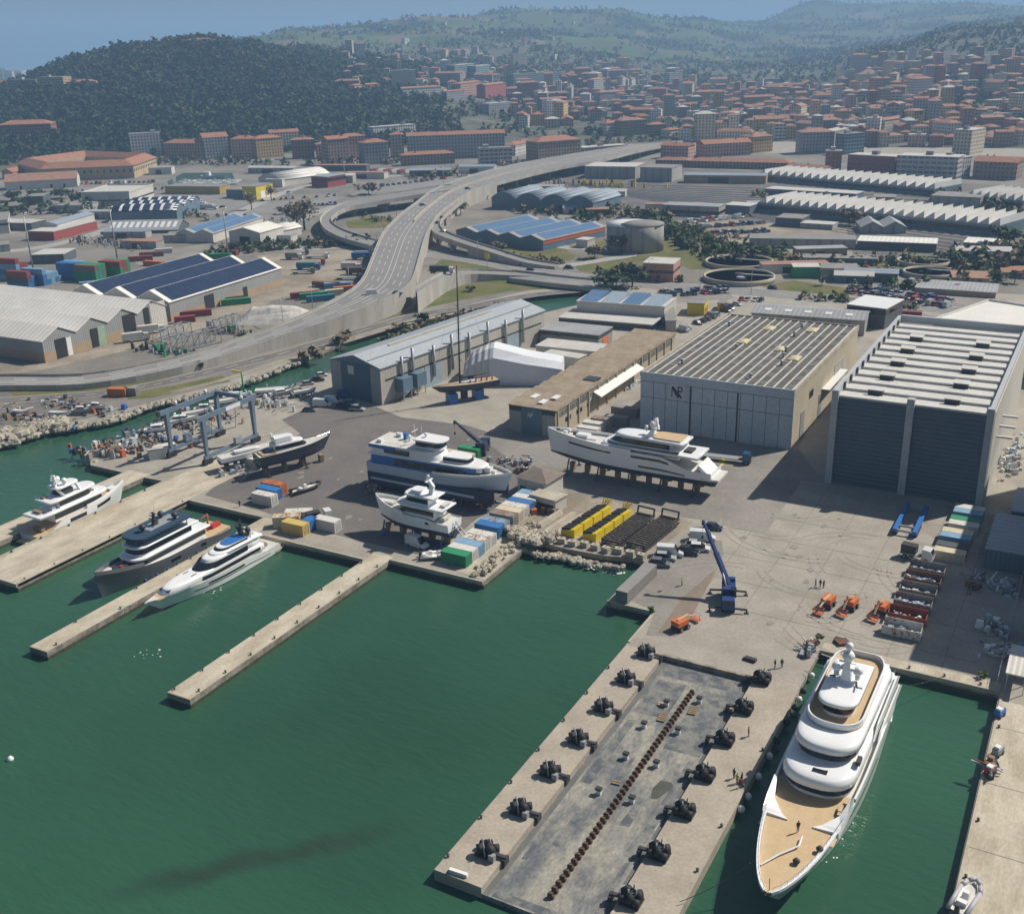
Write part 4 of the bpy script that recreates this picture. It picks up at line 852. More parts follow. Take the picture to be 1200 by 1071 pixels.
hall('dark low store among trees at the left edge', F(190, 425), F(310, 420), 18, 6, 'flat', wall=M_wD, roof=M_flat, name='store', cat='store')
hall('flat grey workshop below the umbrella pines', F(390, 480), F(590, 480), 20, 5, 'flat', wall=M_wC, roof=M_flat, name='workshop', cat='workshop')
hall('dark shed with cream roof among the containers', F(230, 838), F(455, 832), F(525, 790), ('px', F(0, 775)[1]), 'flat', wall=M_wD, roof=M_flatw)
hall('white vaulted hall beside the small boat basin', Gz(668, 385), Gz(800, 396), Gz(960, 345), ('px', Gz(0, 345)[1]), 'barrel', 1, 4.5, 'y', M_wW, M_rWy)
hall('long low white wing right of the vaulted hall', Gz(806, 398), Gz(990, 338), 14, 6, 'flat', wall=M_wW, roof=M_flatw)
hall('red white and blue block on the harbour street', Gz(978, 396), Gz(1072, 402), Gz(1118, 380), ('px', Gz(0, 334)[1]), 'flat', wall=M_wR, roof=M_rB, band=(4.5, 7))
hall('bright yellow ended workshop with white doors by the basin', Gz(575, 468), Gz(655, 470), Gz(722, 445), ('px', Gz(0, 395)[1]), 'flat', wall=M_wY, roof=M_flat, doors=[('r', .25, .5, 5, M_white), ('r', .6, .9, 5, M_white)])
hall('low dark blue and yellow sheds along the basin quay', Gz(120, 436), Gz(440, 440), 16, 5.5, 'flat', wall=mat('ochre_shed_wall', (.42, .32, .08), .7), roof=M_flat, band=(0, 0.1))
hall('teal blue shed between yellow workshop and basin sheds', Gz(480, 462), Gz(572, 464), 14, 6, 'flat', wall=M_wB, roof=M_flat)
hall('small vaulted white boat shed by the bare trees', Gz(690, 690), Gz(800, 700), Gz(858, 668), 4.5, 'barrel', 1, 2.6, 'y', M_wW, M_rWy)
hall('grey flat store beside the bare trees', Gz(110, 725), Gz(240, 722), 14, 4, 'flat', wall=M_wC, roof=M_flat, name='store', cat='store')
# solar hall and vaults under the viaduct
D4 = zz(500, 200, 3.4286)
t, L, D, H = hall('four gabled hall with pale blue solar roofs inside the slip road', D4(120, 278), D4(468, 323), D4(556, 246), ('px', 200+238/3.4286), 'gable', 4, 2.2, 'y', M_wB, M_rGy)
panels(t, L, D, H, 4, 2.2, 'y', M_pvl, (1,)); MB().bx(L, L+.15, 0, D, H-2.2, H+.1).build('orange_fascia', M_orange, t)
D = zz(500, 200, 3.4286)
hall('row of four pale vaulted sheds behind the solar hall', D(262, 152), D(668, 176), 40, 7, 'barrel', 4, 4, 'y', M_wB, M_rB)
hall('small white gatehouse beside the storage tanks', D(600, 308), D(646, 312), 8, 4, 'flat', wall=M_wW, roof=M_flatw, name='gatehouse', cat='hut')
hall('pink two storey house with flat roof by the roundabout', D(868, 442), D(990, 448), 14, ('px', D(0, 372)[1]), 'flat', wall=M_wP, roof=M_flatw, name='house', cat='house', band=(3.6, 4.8))
hall('long low shed with pale roof under the end of the viaduct', Hh(225, 245), Hh(520, 250), 30, 9, 'flat', wall=M_wC, roof=M_flatw, name='railway_shed')
hall('tall plain grey hall by the railway', Hh(550, 262), Hh(735, 268), 24, ('px', Hh(0, 182)[1]), 'flat', wall=M_wC, roof=M_flat, name='railway_shed')
hall('low carriage shed with arched doors along the tracks', Hh(680, 460), Hh(1010, 475), 14, 6, 'flat', wall=M_wC, roof=M_rG, name='railway_shed', band=(1.5, 3.2))
hall('blue ended shed beside the carriage shed', Hh(1040, 450), Hh(1190, 460), 14, 5, 'flat', wall=M_wB, roof=M_flatw, name='railway_shed')
for lab, cx, cy, r, h, top in (('grey round storage tank standing behind its brighter neighbour', 752, 293, 11, 13.5, M_flat), ('round concrete storage tank with white domed top', 738, 291, 12, 13, M_flatw)):
    x, y = at(cx, cy); t = thing('storage_tank', lab, 'tank', (x, y, 0)); MB().lathe([(r, -.2), (r, h)], n=32).build('shell', M_wC, t)
    MB().lathe([(r+.2, h-.6), (r+.2, h+.1), (r*.5, h+1), (0.05, h+1.2)], n=32).build('lid', M_white if top is M_flatw else top, t)
for lab, cx, cy, hw in (('big round settling basin with scraper bridge, nearer of the left pair', 866, 324, 42), ('big round settling basin with scraper bridge, farther of the left pair', 866, 306.5, 40), ('round settling basin with dry scum, nearer of the right pair', 1089, 319, 31), ('round settling basin, farther of the right pair', 1082, 306, 31)):
    x, y = at(cx, cy, 1.5); q = at(cx-hw, cy, 1.5); r = hypot(q[0]-x, q[1]-y); t = thing('settling_basin', lab, 'settling basin', (x, y, 0), 0, 'settling basins of the water works')
    MB().lathe([(r, -.2), (r, 2.2), (r-.8, 2.2), (r-.8, .8)], n=40).build('rim', M_concL, t)
    MB().lathe([(r-.79, 1.5), (.05, 1.5)], n=40).build('basin_water', mat('basin_water', (.05, .10, .13), .12, (.08, .13, .15), .1, .5), t)
    MB().beam((-.5, 0, 2.7), (r, 0, 2.7), 1.4, .4).build('scraper_bridge', M_steel, t); MB().lathe([(r*.12, .5), (r*.12, 3)], n=16).build('hub', M_dark, t)
# rows of white sawtooth sheds along the railway
def saw(label, p0, p1, depth, top, n, wall=M_wB):
    t, L, D, H = hall(label, p0, p1, depth, ('px', top), 'saw', n, 3.8, 'y', wall, M_saw, 'sawtooth shed', 'sawtooth_shed'); MB().bx(-.3, L+.3, -.6, 0, H-1.2, H-.1).build('gutter_beam', M_grey, t); MB().bx(1, L-1, -.08, 0, H*.35, H*.7).build('window_band', M_glass, t)
saw('long white sawtooth roofed shed, front one of the railway row', E(130, 235), E(1098, 335), 34, E(0, 196)[1], 25)
saw('white sawtooth roofed shed, upper one behind the railway row', E(128, 108), E(838, 172), 34, E(0, 82)[1], 21)
saw('white sawtooth roofed shed cut by the right edge', E(960, 205), E(1330, 245), 34, E(0, 168)[1], 11)
for lab, a0, a1, d, top, w, r in (('long low shed with bright cream roof between the sawtooth rows', E(158, 172), E(522, 195), 14, E(0, 142)[1], M_wB, M_flatw), ('dark brick hall with flat roof before the front sawtooth shed', E(200, 292), E(305, 298), 16, E(0, 258)[1], M_wD, M_flat),
    ('small white roofed shed beside the dark brick hall', E(300, 300), E(430, 308), 10, E(0, 280)[1], M_wC, M_flatw), ('long white roofed shed with dark wall above the water works', E(528, 385), E(845, 398), 16, E(0, 352)[1], M_wD, M_rW), ('white roofed shed beside the trees at the right', E(955, 380), E(1090, 388), 16, E(0, 358)[1], M_wC, M_rW),
    ('brown open store frame row above the water works', E(95, 378), E(522, 385), 14, E(0, 342)[1], M_wC, M_flat), ('beige stone hall between the sawtooth sheds', E(592, 210), E(680, 212), 14, E(0, 176)[1], M_wT, M_flat), ('grey stone palazzo with arched windows at the railway', E(822, 215), E(1020, 225), 22, E(0, 170)[1], M_wC, M_flat),
    ('small green and cream container office by the water works', E(272, 500), E(378, 500), 9, E(0, 458)[1], M_green, M_flatw), ('grey open shed right of the green office', E(382, 502), E(528, 506), 12, E(0, 462)[1], M_wC, M_flat), ('dark long pump house above the green office', E(312, 445), E(610, 450), 10, E(0, 420)[1], M_wB, M_flat), ('small stone hut among the water works tanks', E(540, 520), E(592, 522), 8, E(0, 490)[1], M_wC, M_flat),
    ('long brown warehouse with flat grey roof beside the car park', E(760, 560), E(1085, 582), 18, E(0, 540)[1], M_wT, M_rG), ('grey house with tile roof behind the brown warehouse', E(912, 525), E(1060, 530), 16, E(0, 500)[1], M_wC, M_roof2), ('tile roofed shed cut by the right edge', E(1110, 500), E(1240, 505), 18, E(0, 480)[1], M_wC, M_roof)):
    hall(lab, a0, a1, d, ('px', top), 'flat', wall=w, roof=r, name='railway_shed' if a0[1] < 280 else 'workshop', cat='shed')
hall('pair of grey gabled barns before the front sawtooth shed', E(545, 322), E(725, 322), 20, 3.5, 'gable', 2, 3, 'y', M_wC, M_rGy, cat='barn', name='barn')
# the pentagonal lazaret: a ring of five wings round a court
def lazaret():
    zt = 11.0; o = [at(*F(*p), zt) for p in ((118, 128), (285, 168), (935, 142), (1098, 86), (600, 66))]
    cx, cy = sum(p[0] for p in o)/5, sum(p[1] for p in o)/5; t = thing('pentagonal_lazaret', 'five sided old building with terracotta ring roof round a court', 'historic building', (cx, cy, 0))
    def sc(k): return [((p[0]-cx)*k, (p[1]-cy)*k) for p in o]
    O, M, I, S = sc(1.0), sc(.84), sc(.70), sc(1.02); w = MB(); r = MB(); wb = MB()
    for i in range(5):
        j = (i+1) % 5; w.quad((*O[i], -.3), (*O[j], -.3), (*O[j], zt), (*O[i], zt)); w.quad((*I[j], -.3), (*I[i], -.3), (*I[i], zt), (*I[j], zt))
        r.quad((*S[i], zt-.3), (*S[j], zt-.3), (*M[j], zt+4.5), (*M[i], zt+4.5)); r.quad((*M[i], zt+4.5), (*M[j], zt+4.5), (*I[j], zt-.1), (*I[i], zt-.1))
        n = 14; e = Vector((O[j][0]-O[i][0], O[j][1]-O[i][1], 0)); ln = e.length; e.normalize(); nr = Vector((e.y, -e.x, 0))
        if nr.dot(Vector((*O[i], 0))) < 0: nr = -nr
        for k in range(n):
            q = Vector((*O[i], 0))+e*(ln*(k+.5)/n); wb.box(q.x+nr.x*.05, q.y+nr.y*.05, 5.5, 1.5, .3, 2.4, 0, atan2(e.y, e.x))
    w.build('walls', mat('lazaret_plaster', (.46, .36, .22), .9, (.36, .29, .19), .1, .6), t); r.build('roof', M_roof, t); wb.build('windows', M_glass, t)
    MB().box(-8, 10, 0, 14, 9, 9).build('court_chapel', FAC['cream'], t)
lazaret()
# ================================================================ shipyard: ground, docks and sheds (X,Y in metres)
M_asph2 = mat('worn_asphalt', (.20, .185, .165), .9, (.27, .25, .22), .06, .7, fine=.14)
zone('yard_asphalt', [(240, 580), (272, 553), (318, 527), (352, 508), (330, 492), (352, 482), (385, 477), (441, 477), (470, 489), (545, 498), (600, 515), (650, 560), (600, 590), (560, 607), (520, 640), (500, 652), (452, 641), (384, 624), (310, 600)], M_asph, .02)
zone('yard_asphalt', [(560, 512), (600, 500), (750, 505), (925, 528), (940, 563), (897, 625), (858, 619), (846, 612), (800, 606), (715, 586), (668, 578), (640, 560), (600, 540)], M_asph2, .028)
zone('car_park_ground', [(800, 628), (846, 634), (848, 650), (793, 746), (757, 744), (768, 716), (736, 702), (780, 652)], M_asph2, .02)
zone('brown_patch', [(800, 700), (842, 664), (800, 742), (770, 742)], mat('brown_asphalt', (.20, .155, .12), .9, (.25, .20, .16), .2, .6), .032)
zone('slipway_ground', [(590, 600), (640, 572), (715, 588), (800, 607), (812, 612), (770, 646), (750, 652), (660, 638), (640, 625), (600, 622)], M_dirt, .036)
zone('shed_alley', [(748, 505), (770, 480), (800, 440), (860, 370), (1060, 362), (1100, 372), (1015, 385), (935, 525), (966, 566), (940, 563)], M_asph2, .03)
zone('container_terrace', [(530, 668), (632, 600), (650, 618), (612, 640), (568, 680)], M_concL, .032)
zone('yellow_marking', [(832, 548), (838, 553), (852, 541), (848, 537)], M_yel, .04)
# long paving joints and tyre arcs on the pale yard
def joints():
    mb = MB()
    for x in range(-60, -8, 9): mb.bx(x, x+.06, 171, 243, 0, .024)
    for y in range(176, 243, 11): mb.bx(-62, -10, y, y+.06, 0, .022)
    for y in (112, 128, 143, 158): mb.bx(-5, 60, y, y+.12, 0, .022)
    for x in range(-199, -186, 6): mb.bx(x, x+.05, 122, 240, 0, .024)
    tag(mb.build('paving_joints', mat('joint_tar', (.16, .145, .13), .9)), kind='structure')
    rng = random.Random(3); mb = MB()
    for k in range(26):
        cx, cy = rng.uniform(-58, -16), rng.uniform(178, 240); r = rng.uniform(5, 16); a0 = rng.uniform(0, 6.3); w = .28
        n = 14; da = rng.uniform(.6, 2.2)/n
        for o in (0, 1.8):
            for i in range(n):
                a, b = a0+i*da, a0+(i+1)*da; mb.quad((cx+(r+o)*cos(a), cy+(r+o)*sin(a), .034), (cx+(r+o+w)*cos(a), cy+(r+o+w)*sin(a), .034), (cx+(r+o+w)*cos(b), cy+(r+o+w)*sin(b), .034), (cx+(r+o)*cos(b), cy+(r+o)*sin(b), .034))
    tag(mb.build('tyre_marks', mat('tyre_mark', (.30, .275, .235), .9, (.335, .305, .26), .3, .6)), kind='structure')
joints()
# kerbs: raised edge beams with tyre dark weathering
def kerb():
    mb = MB(); s = .35; h = .28
    for x0, x1, y0, y1 in ((-34.5, -5.6, 168.1, 168.5), (-5.4, -5.0, 20, 168), (-122.9, -100.4, 164.3, 164.7), (-157.4, -128, 162.0, 162.4), (-185, -162, 169.6, 170.0), (-200, -185.1, 121.5, 121.9), (-185.5, -185.1, 122, 170), (-200, -199.6, 122, 176), (-65.5, -65.1, 156, 168), (-75, -65.6, 168.0, 168.4)):
        mb.bx(x0, x1, y0+.04, y1+.04, -.55, .2)
    tag(mb.build('quay_kerb', M_concL), kind='structure')
kerb()
# ---------------------------------------------------------------- floating dock with its two wing walls
M_dockc = mat('dock_arm_concrete', (.42, .37, .30), .85, (.30, .26, .21), .16, .6, fine=.14)
def dock_mat():
    return mat('dock_deck', (.30, .285, .24), .85, (.12, .13, .14), .22, .8, fine=.3, stretch=(1, .5, 1))
def dock():
    t = thing('floating_dock', 'long floating dock with stained deck between two concrete arms', 'dock', (-50, 120, 0))
    def b(x0, x1, y0, y1, z0, z1): q = MB(); q.bx(x0+50, x1+50, y0-120, y1-120, z0, z1); return q
    b(-58.3, -42.0, 92.2, 154.6, -2.3, -.9).build('deck', dock_mat(), t)
    b(-65.4, -58.3, 92.2, 155.15, -2.6, 0.05).build('left_arm', M_dockc, t); b(-42.0, -34.5, 60, 155.15, -2.6, 0.05).build('right_arm', M_dockc, t)
    b(-58.3, -42.0, 154.6, 155.1, -2.3, .05).build('head_wall', M_wall, t)
dock()
M_pier = mat('pier_deck_concrete', (.52, .47, .37), .85, (.38, .33, .25), .3, .7, fine=.16, stretch=(1, .35, 1))
for x0, x1, y0, y1 in ((-199.5, -185.6, 122, 196), (-161.9, -157.5, 106.6, 170), (-127.9, -123.0, 107, 166), (-214.1, -206.6, 62, 178)): sheet('pier_deck', [(x0, y0), (x1, y0), (x1, y1), (x0, y1)], .024, M_pier)
sheet('quay_strip', [(-34.4, 168.9), (-5.7, 168.7), (-5.7, 171.2), (-34.4, 171.2)], .026, M_pier); sheet('quay_strip', [(-5.3, 22), (60, 22), (60, 166), (-5.3, 166)], .012, M_pier)
rg = random.Random(12); mb = MB()
for k in range(90):                                  # oil stains and damp patches, irregular and thin
    x, y = rg.choice(((rg.uniform(-62, -10), rg.uniform(172, 243)), (rg.uniform(-180, -110), rg.uniform(168, 250)), (rg.uniform(-125, -66), rg.uniform(205, 260)))); r = rg.uniform(.15, .9); n = 14
    mb.add([(x+r*cos(6.283*i/n)*rg.uniform(.5, 1.2), y+r*1.6*sin(6.283*i/n)*rg.uniform(.5, 1.2), .046) for i in range(n)], [tuple(range(n))])
tag(mb.build('ground_stains', mat('ground_stain', (.22, .205, .18), .85, (.28, .26, .225), .8, .6)), kind='stuff')
# ---------------------------------------------------------------- shed with the letters on its front
def local(name, label, cat, x, y, rz=0.0, group=None): return thing(name, label, cat, (x, y, 0), rz, group)
def letter(mb, strokes, x, y, z, s, w=.16):
    for a, b in strokes: mb.beam((x+a[0]*s, y, z+a[1]*s), (x+b[0]*s, y, z+b[1]*s), .08, w*s)
LN = [((0, 0), (0, 1)), ((0, 1), (.62, 0)), ((.62, 0), (.62, 1))]
LP = [((0, 0), (0, 1)), ((0, 1), (.4, 1)), ((.4, 1), (.5, .78)), ((.5, .78), (.4, .52)), ((.4, .52), (0, .52))]
M_npf = mat('blue_grey_panel', (.48, .53, .58), .6, (.42, .47, .52), .1, .5, stripe=('x', .5, .015, .06))
M_npr = mat('cream_panel', (.50, .44, .33), .8, (.40, .35, .26), .12, .6)
M_npt = mat('dark_bitumen', (.085, .08, .075), .9, (.13, .12, .105), .3, .6)
M_patch = mat('translucent_sheet', (.17, .165, .15), .5, (.10, .10, .09), .5, .7)
def shed_letters():
    L, D, H = 41.6, 73.0, 15.6; t = local('ship_hall', 'blue grey hall with letters on its front and a ribbed dark roof', 'ship hall', -107.6, 263.8)
    MB().prism([(.02, .02), (L, .02), (L, D), (.02, D)], -.3, H-.9).build('walls', M_npr, t)
    f = MB(); f.bx(-.3, L+.15, -.35, .0, 0, H+.5); f.build('front_wall', M_npf, t)
    j = MB()
    for k in range(1, 12): j.bx(k*L/12-.06, k*L/12+.06, -.40, -.34, 0, H-2.0)
    for z in (H*.58, H-2.1): j.bx(-.28, L, -.40, -.34, z, z+.12)
    j.build('panel_joints', mat('joint_dark', (.12, .14, .16), .8), t)
    for k in range(2):
        q = MB(); q.bx(L*(.335+.31*k), L*(.345+.31*k), -.46, -.4, 0, H-2); q.build('door_gap', M_dark, t)
    sg = MB(); sg.bx(8.2, 12.6, -.52, -.4, 9.4, 13.7); so_ = sg.build('sign', mat('sign_board', (.60, .62, .64), .6), t)
    q = MB(); letter(q, LN, 8.9, -.56, 10.1, 2.9, .2); letter(q, LP, 10.55, -.57, 10.6, 2.5, .13); q.beam((9.0, -.55, 13.0), (11.6, -.55, 10.1), .08, .5); q.build('lettering', mat('letter_blue', (.03, .05, .09), .6), so_)
    r = MB(); r.bx(.1, L-.1, .1, D-.1, H-.9, H); r.build('roof', M_npt, t)
    n = 16; rb = MB(); rng = random.Random(2)
    for k in range(n+1):
        x = .8+(L-1.6)*k/n; rb.bx(x-.19, x+.19, .4, D-.4, H, H+.2)
        if k < n:
            for s in range(9):
                if rng.random() < .85 and k % 3 != 2: pt = MB(); y = 2+s*7.7+rng.uniform(-.3, .3); pt.bx(x+.42, x+(L-1.6)/n-.42, y, y+4.3, H, H+.07); pt.build('translucent_strip', M_patch, t)
    rb.build('roof_ribs', mat('rib_white', (.62, .60, .55), .6, (.45, .43, .38), .3, .6), t)
    for x, y in ((15, 42), (27, 38), (17.5, 60), (30, 63), (33.5, 30)):
        q = MB(); 
        q.loft([[(x+dx*1.5, y+dy*2.4, H+z) for dx, dy in ((-1, -1), (1, -1), (1, 1), (-1, 1))] for z in (0, .3)]+[[(x+dx*.4, y+dy*1.6, H+.7) for dx, dy in ((-1, -1), (1, -1), (1, 1), (-1, 1))]], 0, True, True, False); q.build('skylight_dome', mat('yellowed_plastic', (.62, .55, .33), .4), t)
    for k in range(9):
        q = MB(); x, y = rng.uniform(2, L-2), rng.uniform(5, D-5); q.tube((x, y, H), (x, y, H+1.2), .35, .35, 8); q.tube((x, y, H+1.2), (x, y, H+1.5), .6, .5, 8); q.build('roof_vent', M_steel, t)
    for y0, y1, h, m in ((8, 12, 7.5, M_grey), (27, 30.5, 7, M_grey), (44, 55, 11, M_wC), (60, 63, 4, M_dark)): MB().bx(L, L+.12, y0, y1, 0, h).build('side_door', m, t)
    MB().bx(L, L+2.2, 30, 52, 7.6, 7.85).build('side_canopy', M_white, t); MB().bx(L, L+.1, 16, 20, 9, 11).build('side_window', M_glass, t); MB().bx(L-.3, L+.2, 0, D, H-1, H+.6).build('parapet', M_concL, t)
    MB().bx(-.3, .15, 0, D, H-1, H+.55).build('parapet', M_concL, t); MB().bx(.15, L-.3, D-.3, D+.1, H-1, H+.4).build('parapet', M_concL, t)
shed_letters()
M_bigc = mat('pale_grey_frame', (.42, .44, .46), .7, (.36, .38, .40), .1, .5)
M_bigd = mat('grey_blue_door', (.085, .125, .165), .6, (.07, .10, .135), .2, .5, stripe=('z', 1.05, .06, .35))
M_bigr = mat('pale_membrane', (.60, .59, .56), .6, (.50, .49, .46), .15, .6)
def shed_big():
    L, D, H = 35.0, 79.0, 22.6; t = local('ship_hall', 'tallest ship hall with twin dark louvred doors and white stepped roof', 'ship hall', -52.6, 246.0)
    MB().prism([(.5, .6), (L-.5, .6), (L-.5, D), (.5, D)], -.3, H-2.4).build('walls', M_wC, t)
    for x0, x1, nm in ((0, 1.5, 'column'), (L*.5-.8, L*.5+.8, 'column'), (L-1.5, L, 'column')): MB().bx(x0, x1, -1.0, .62, -.3, H+.6).build(nm, M_bigc, t)
    for x0, x1 in ((1.5, L*.5-.8), (L*.5+.8, L-1.5)): MB().bx(x0, x1, -.1, .62, 0, H-1.2).build('door', M_bigd, t)
    MB().bx(L-.5, L+.1, .7, D, -.3, H-.5).build('side_wall', mat('pale_side_panel', (.52, .50, .45), .75, (.44, .42, .38), .1, .5, stripe=('y', 3.0, .02, .2)), t)
    MB().bx(-.1, .5, .7, D, -.3, H-.5).build('side_wall', M_bigc, t)
    n = 24
    for k in range(n):
        y0 = -.05+k*(D-1.0)/n; y1 = y0+(D-1.0)/n; q = MB(); z = H-1.1+(.35 if k % 2 == 0 else -.25)
        q.bx(1.0, L-1.5, y0, y1-.06, z-.9, z); q.build('roof_strip', M_bigr, t)
    for s in (0, 1):
        x = 0 if s == 0 else L-1.1; MB().bx(x, x+1.0, .7, D, H-1.2, H+.6).build('parapet', M_bigc, t)
    MB().bx(1.0, L-1.1, D-1.0, D, H-1.2, H+.9).build('parapet', M_bigc, t)
    for k in range(1, 12):
        q = MB(); q.bx(1.0, 1.45, k*D/12-.5, k*D/12+.5, H-.8, H+.6); q.build('scupper', M_dark, t)
    for k in range(5):
        for x in (8.8, 25.6):
            y = 3.5+k*13.2+(0 if x < 10 else 0); q = MB(); q.bx(x-1.6, x+1.6, y, y+2.4, H-1, H+.35); b = q.build('roof_vent_box', M_dark, t); c = MB(); c.add([(x-1.8, y-.15, H+.34), (x+1.8, y-.15, H+.34), (x+1.8, y+2.7, H+.5), (x-1.8, y+2.7, H+.5), (x-1.8, y-.15, H+.46), (x+1.8, y-.15, H+.46), (x+1.8, y+2.7, H+.62), (x-1.8, y+2.7, H+.62)], [(3, 2, 1, 0), (4, 5, 6, 7), (0, 1, 5, 4), (1, 2, 6, 5), (2, 3, 7, 6), (3, 0, 4, 7)]); c.build('vent_hood', M_bigr, b)
    for k in range(3): MB().bx(L+.1, L+3.5, 12+k*5.5, 12.5+k*5.5, 12.5+k*.8, 13.0+k*.8).build('side_bracket', M_white, t)
shed_big()
def shed_tan():
    L, D, H = 14.2, 89, 8.0; t = local('workshop_hall', 'long low hall with sandy corrugated roof beside the lettered hall', 'workshop', -139.1, 245.4)
    MB().prism([(0, 0), (L, 0), (L, D), (0, D)], -.3, H-.3).build('walls', mat('stained_plaster', (.46, .40, .30), .85, (.34, .29, .21), .2, .6), t)
    MB().bx(L*.27, L*.71, -.12, 0, 0, H-.4).build('front_door', M_wB, t); MB().bx(0.02, L-.02, -.1, 0, H-1.6, H-.3).build('front_band', M_dark, t)
    for x in (.02, L*.72): MB().bx(x, x+L*.25, -.09, 0, 0, H-1.7).build('front_panel', M_wG, t)
    q = MB(); letter(q, LN, L*.42, -.2, 5.0, 1.3, .18); letter(q, LP, L*.48, -.22, 5.0, 1.3, .14); q.build('lettering', M_white, t)
    m = mat('sandy_sheet_roof', (.36, .29, .21), .85, (.27, .215, .155), .3, .7, fine=.15, stripe=('x', .9, .04, .12))
    n = 16
    for k in range(n):
        y0, y1 = k*D/n, (k+1)*D/n; q = MB(); q.add([(-.4, y0, H-.1), (L+.4, y0, H-.1), (L+.4, y1-.12, H+.55), (-.4, y1-.12, H+.55), (-.4, y0, H-.35), (L+.4, y0, H-.35), (L+.4, y1-.12, H-.35), (-.4, y1-.12, H-.35)], [(0, 1, 2, 3), (7, 6, 5, 4), (0, 4, 5, 1), (1, 5, 6, 2), (2, 6, 7, 3), (3, 7, 4, 0)]); q.build('roof_bay', m, t)
    MB().bx(L, L+.1, 2, D-2, H-2.6, H-1.2).build('clerestory', mat('dusty_glass', (.10, .11, .10), .25, (.20, .20, .17), .8, .7, stripe=('y', 2.2, .02, .5)), t)
    for k in range(14):
        q = MB(); q.bx(L, L+.35, 1+k*6.5, 1.5+k*6.5, 0, H-.3); q.build('buttress', M_concL, t)
    for y in (6, 13, 20): MB().bx(L, L+.12, y, y+3.5, 3, 4.2).build('side_window', M_glass, t)
    q = MB(); q.add([(L+.1, 24, 6.4), (L+2.6, 24, 5.2), (L+2.6, 56, 5.2), (L+.1, 56, 6.4), (L+.1, 24, 6.2), (L+2.6, 24, 5.0), (L+2.6, 56, 5.0), (L+.1, 56, 6.2)], [(0, 1, 2, 3), (7, 6, 5, 4), (0, 4, 5, 1), (1, 5, 6, 2), (2, 6, 7, 3), (3, 7, 4, 0)]); q.build('lean_to_roof', M_white, t)
    for x, y in ((3.2, 6), (9, 7.5), (7.5, 2.6)): q = MB(); q.bx(x, x+1.6, y, y+3.4, H+.35, H+.66); q.build('skylight', M_white, t)
    MB().bx(9.5, 13.5, 27, 31, H+.4, H+.75).build('dark_patch', M_dark, t)
shed_tan()
def shed_long():
    rz = -.125; L, D = 20.5, 86.0; t = local('workshop_hall', 'long blue grey gabled hall on the canal bank', 'workshop', -205.5, 252.3, rz)
    H, R = 11.6, 2.6; w = MB(); w.prism([(0, 0), (L, 0), (L, D), (0, D)], -.3, H-.05); gable_walls(w, L, D, H, 1, R, 'y'); w.build('walls', mat('beige_cladding', (.45, .43, .38), .7, (.38, .36, .32), .1, .5, stripe=('y', 1.2, .02, .1)), t)
    f = MB(); f.add([(0, -.08, 0), (L, -.08, 0), (L, -.08, H), (L/2, -.08, H+R-.1), (0, -.08, H)], [(0, 1, 2, 3, 4)]); f.build('front_wall', M_wB, t)
    MB().bx(L*.22, L*.80, -.16, -.08, 0, H+.2).build('front_door', mat('teal_door', (.07, .13, .18), .6, (.06, .105, .15), .2, .5, stripe=('x', 1.0, .03, .2)), t)
    MB().bx(L*.36, L*.48, -.24, -.16, 8, 10.6).build('door_window', M_wW, t); MB().bx(0, L*.21, -.14, -.08, 0, H-.3).build('front_panel', M_wG, t); MB().bx(L*.81, L, -.14, -.08, 0, H-.3).build('front_panel', M_wG, t)
    r = MB(); gables(r, L, D, H, 1, R, 'y'); r.build('roof', mat('pale_blue_roof', (.40, .43, .46), .5, (.34, .37, .40), .08, .6, stripe=('y', 1.3, .04, .08)), t)
    q = MB(); q.beam((L*.56, 14, H+R-.25), (L*.56, 66, H+R-.25), .8, .5); q.build('roof_duct', M_concL, t)
    for x in (.25, .75):
        q = MB(); q.beam((L*x, .5, H+R*.5+.1), (L*x, D-1, H+R*.5+.1), .6, .12); q.build('roof_seam', M_grey, t)
    for k, y in enumerate((9, 14, 24, 33, 42, 52, 62, 72)):
        q = MB(); q.tube((L+.6, y, 3), (L+.6, y, H+1.5+(k % 2)*1.5), .45, .45, 8); q.build('exhaust_pipe', M_steel, t)
    for y, h in ((20, 7), (44, 6.5), (62, 7)): MB().bx(L, L+.12, y, y+8, 0, h).build('side_door', mat('pale_blue_door', (.33, .42, .48), .6), t)
    MB().bx(L, L+.1, 2, D-2, H-4.6, H-4.1).build('cable_tray', M_dark, t)
    # filter plant bolted against the wall
    for y in (6, 12.5):
        q = MB(); q.bx(L+.1, L+3.4, y, y+4.4, 2.8, 7); b = q.build('filter_box', M_wB, t); l = MB()
        for dx in (.5, 3.0):
            for dy in (.4, 4.0): l.bx(L+dx-.12, L+dx+.12, y+dy-.12, y+dy+.12, 0, 2.8)
        l.build('legs', M_steel, b)
        c = MB(); c.lathe([(1.9, 2.8), (.3, 1.0)], L+1.75, y+2.2, 8); c.build('hopper', M_steel, b)
shed_long()
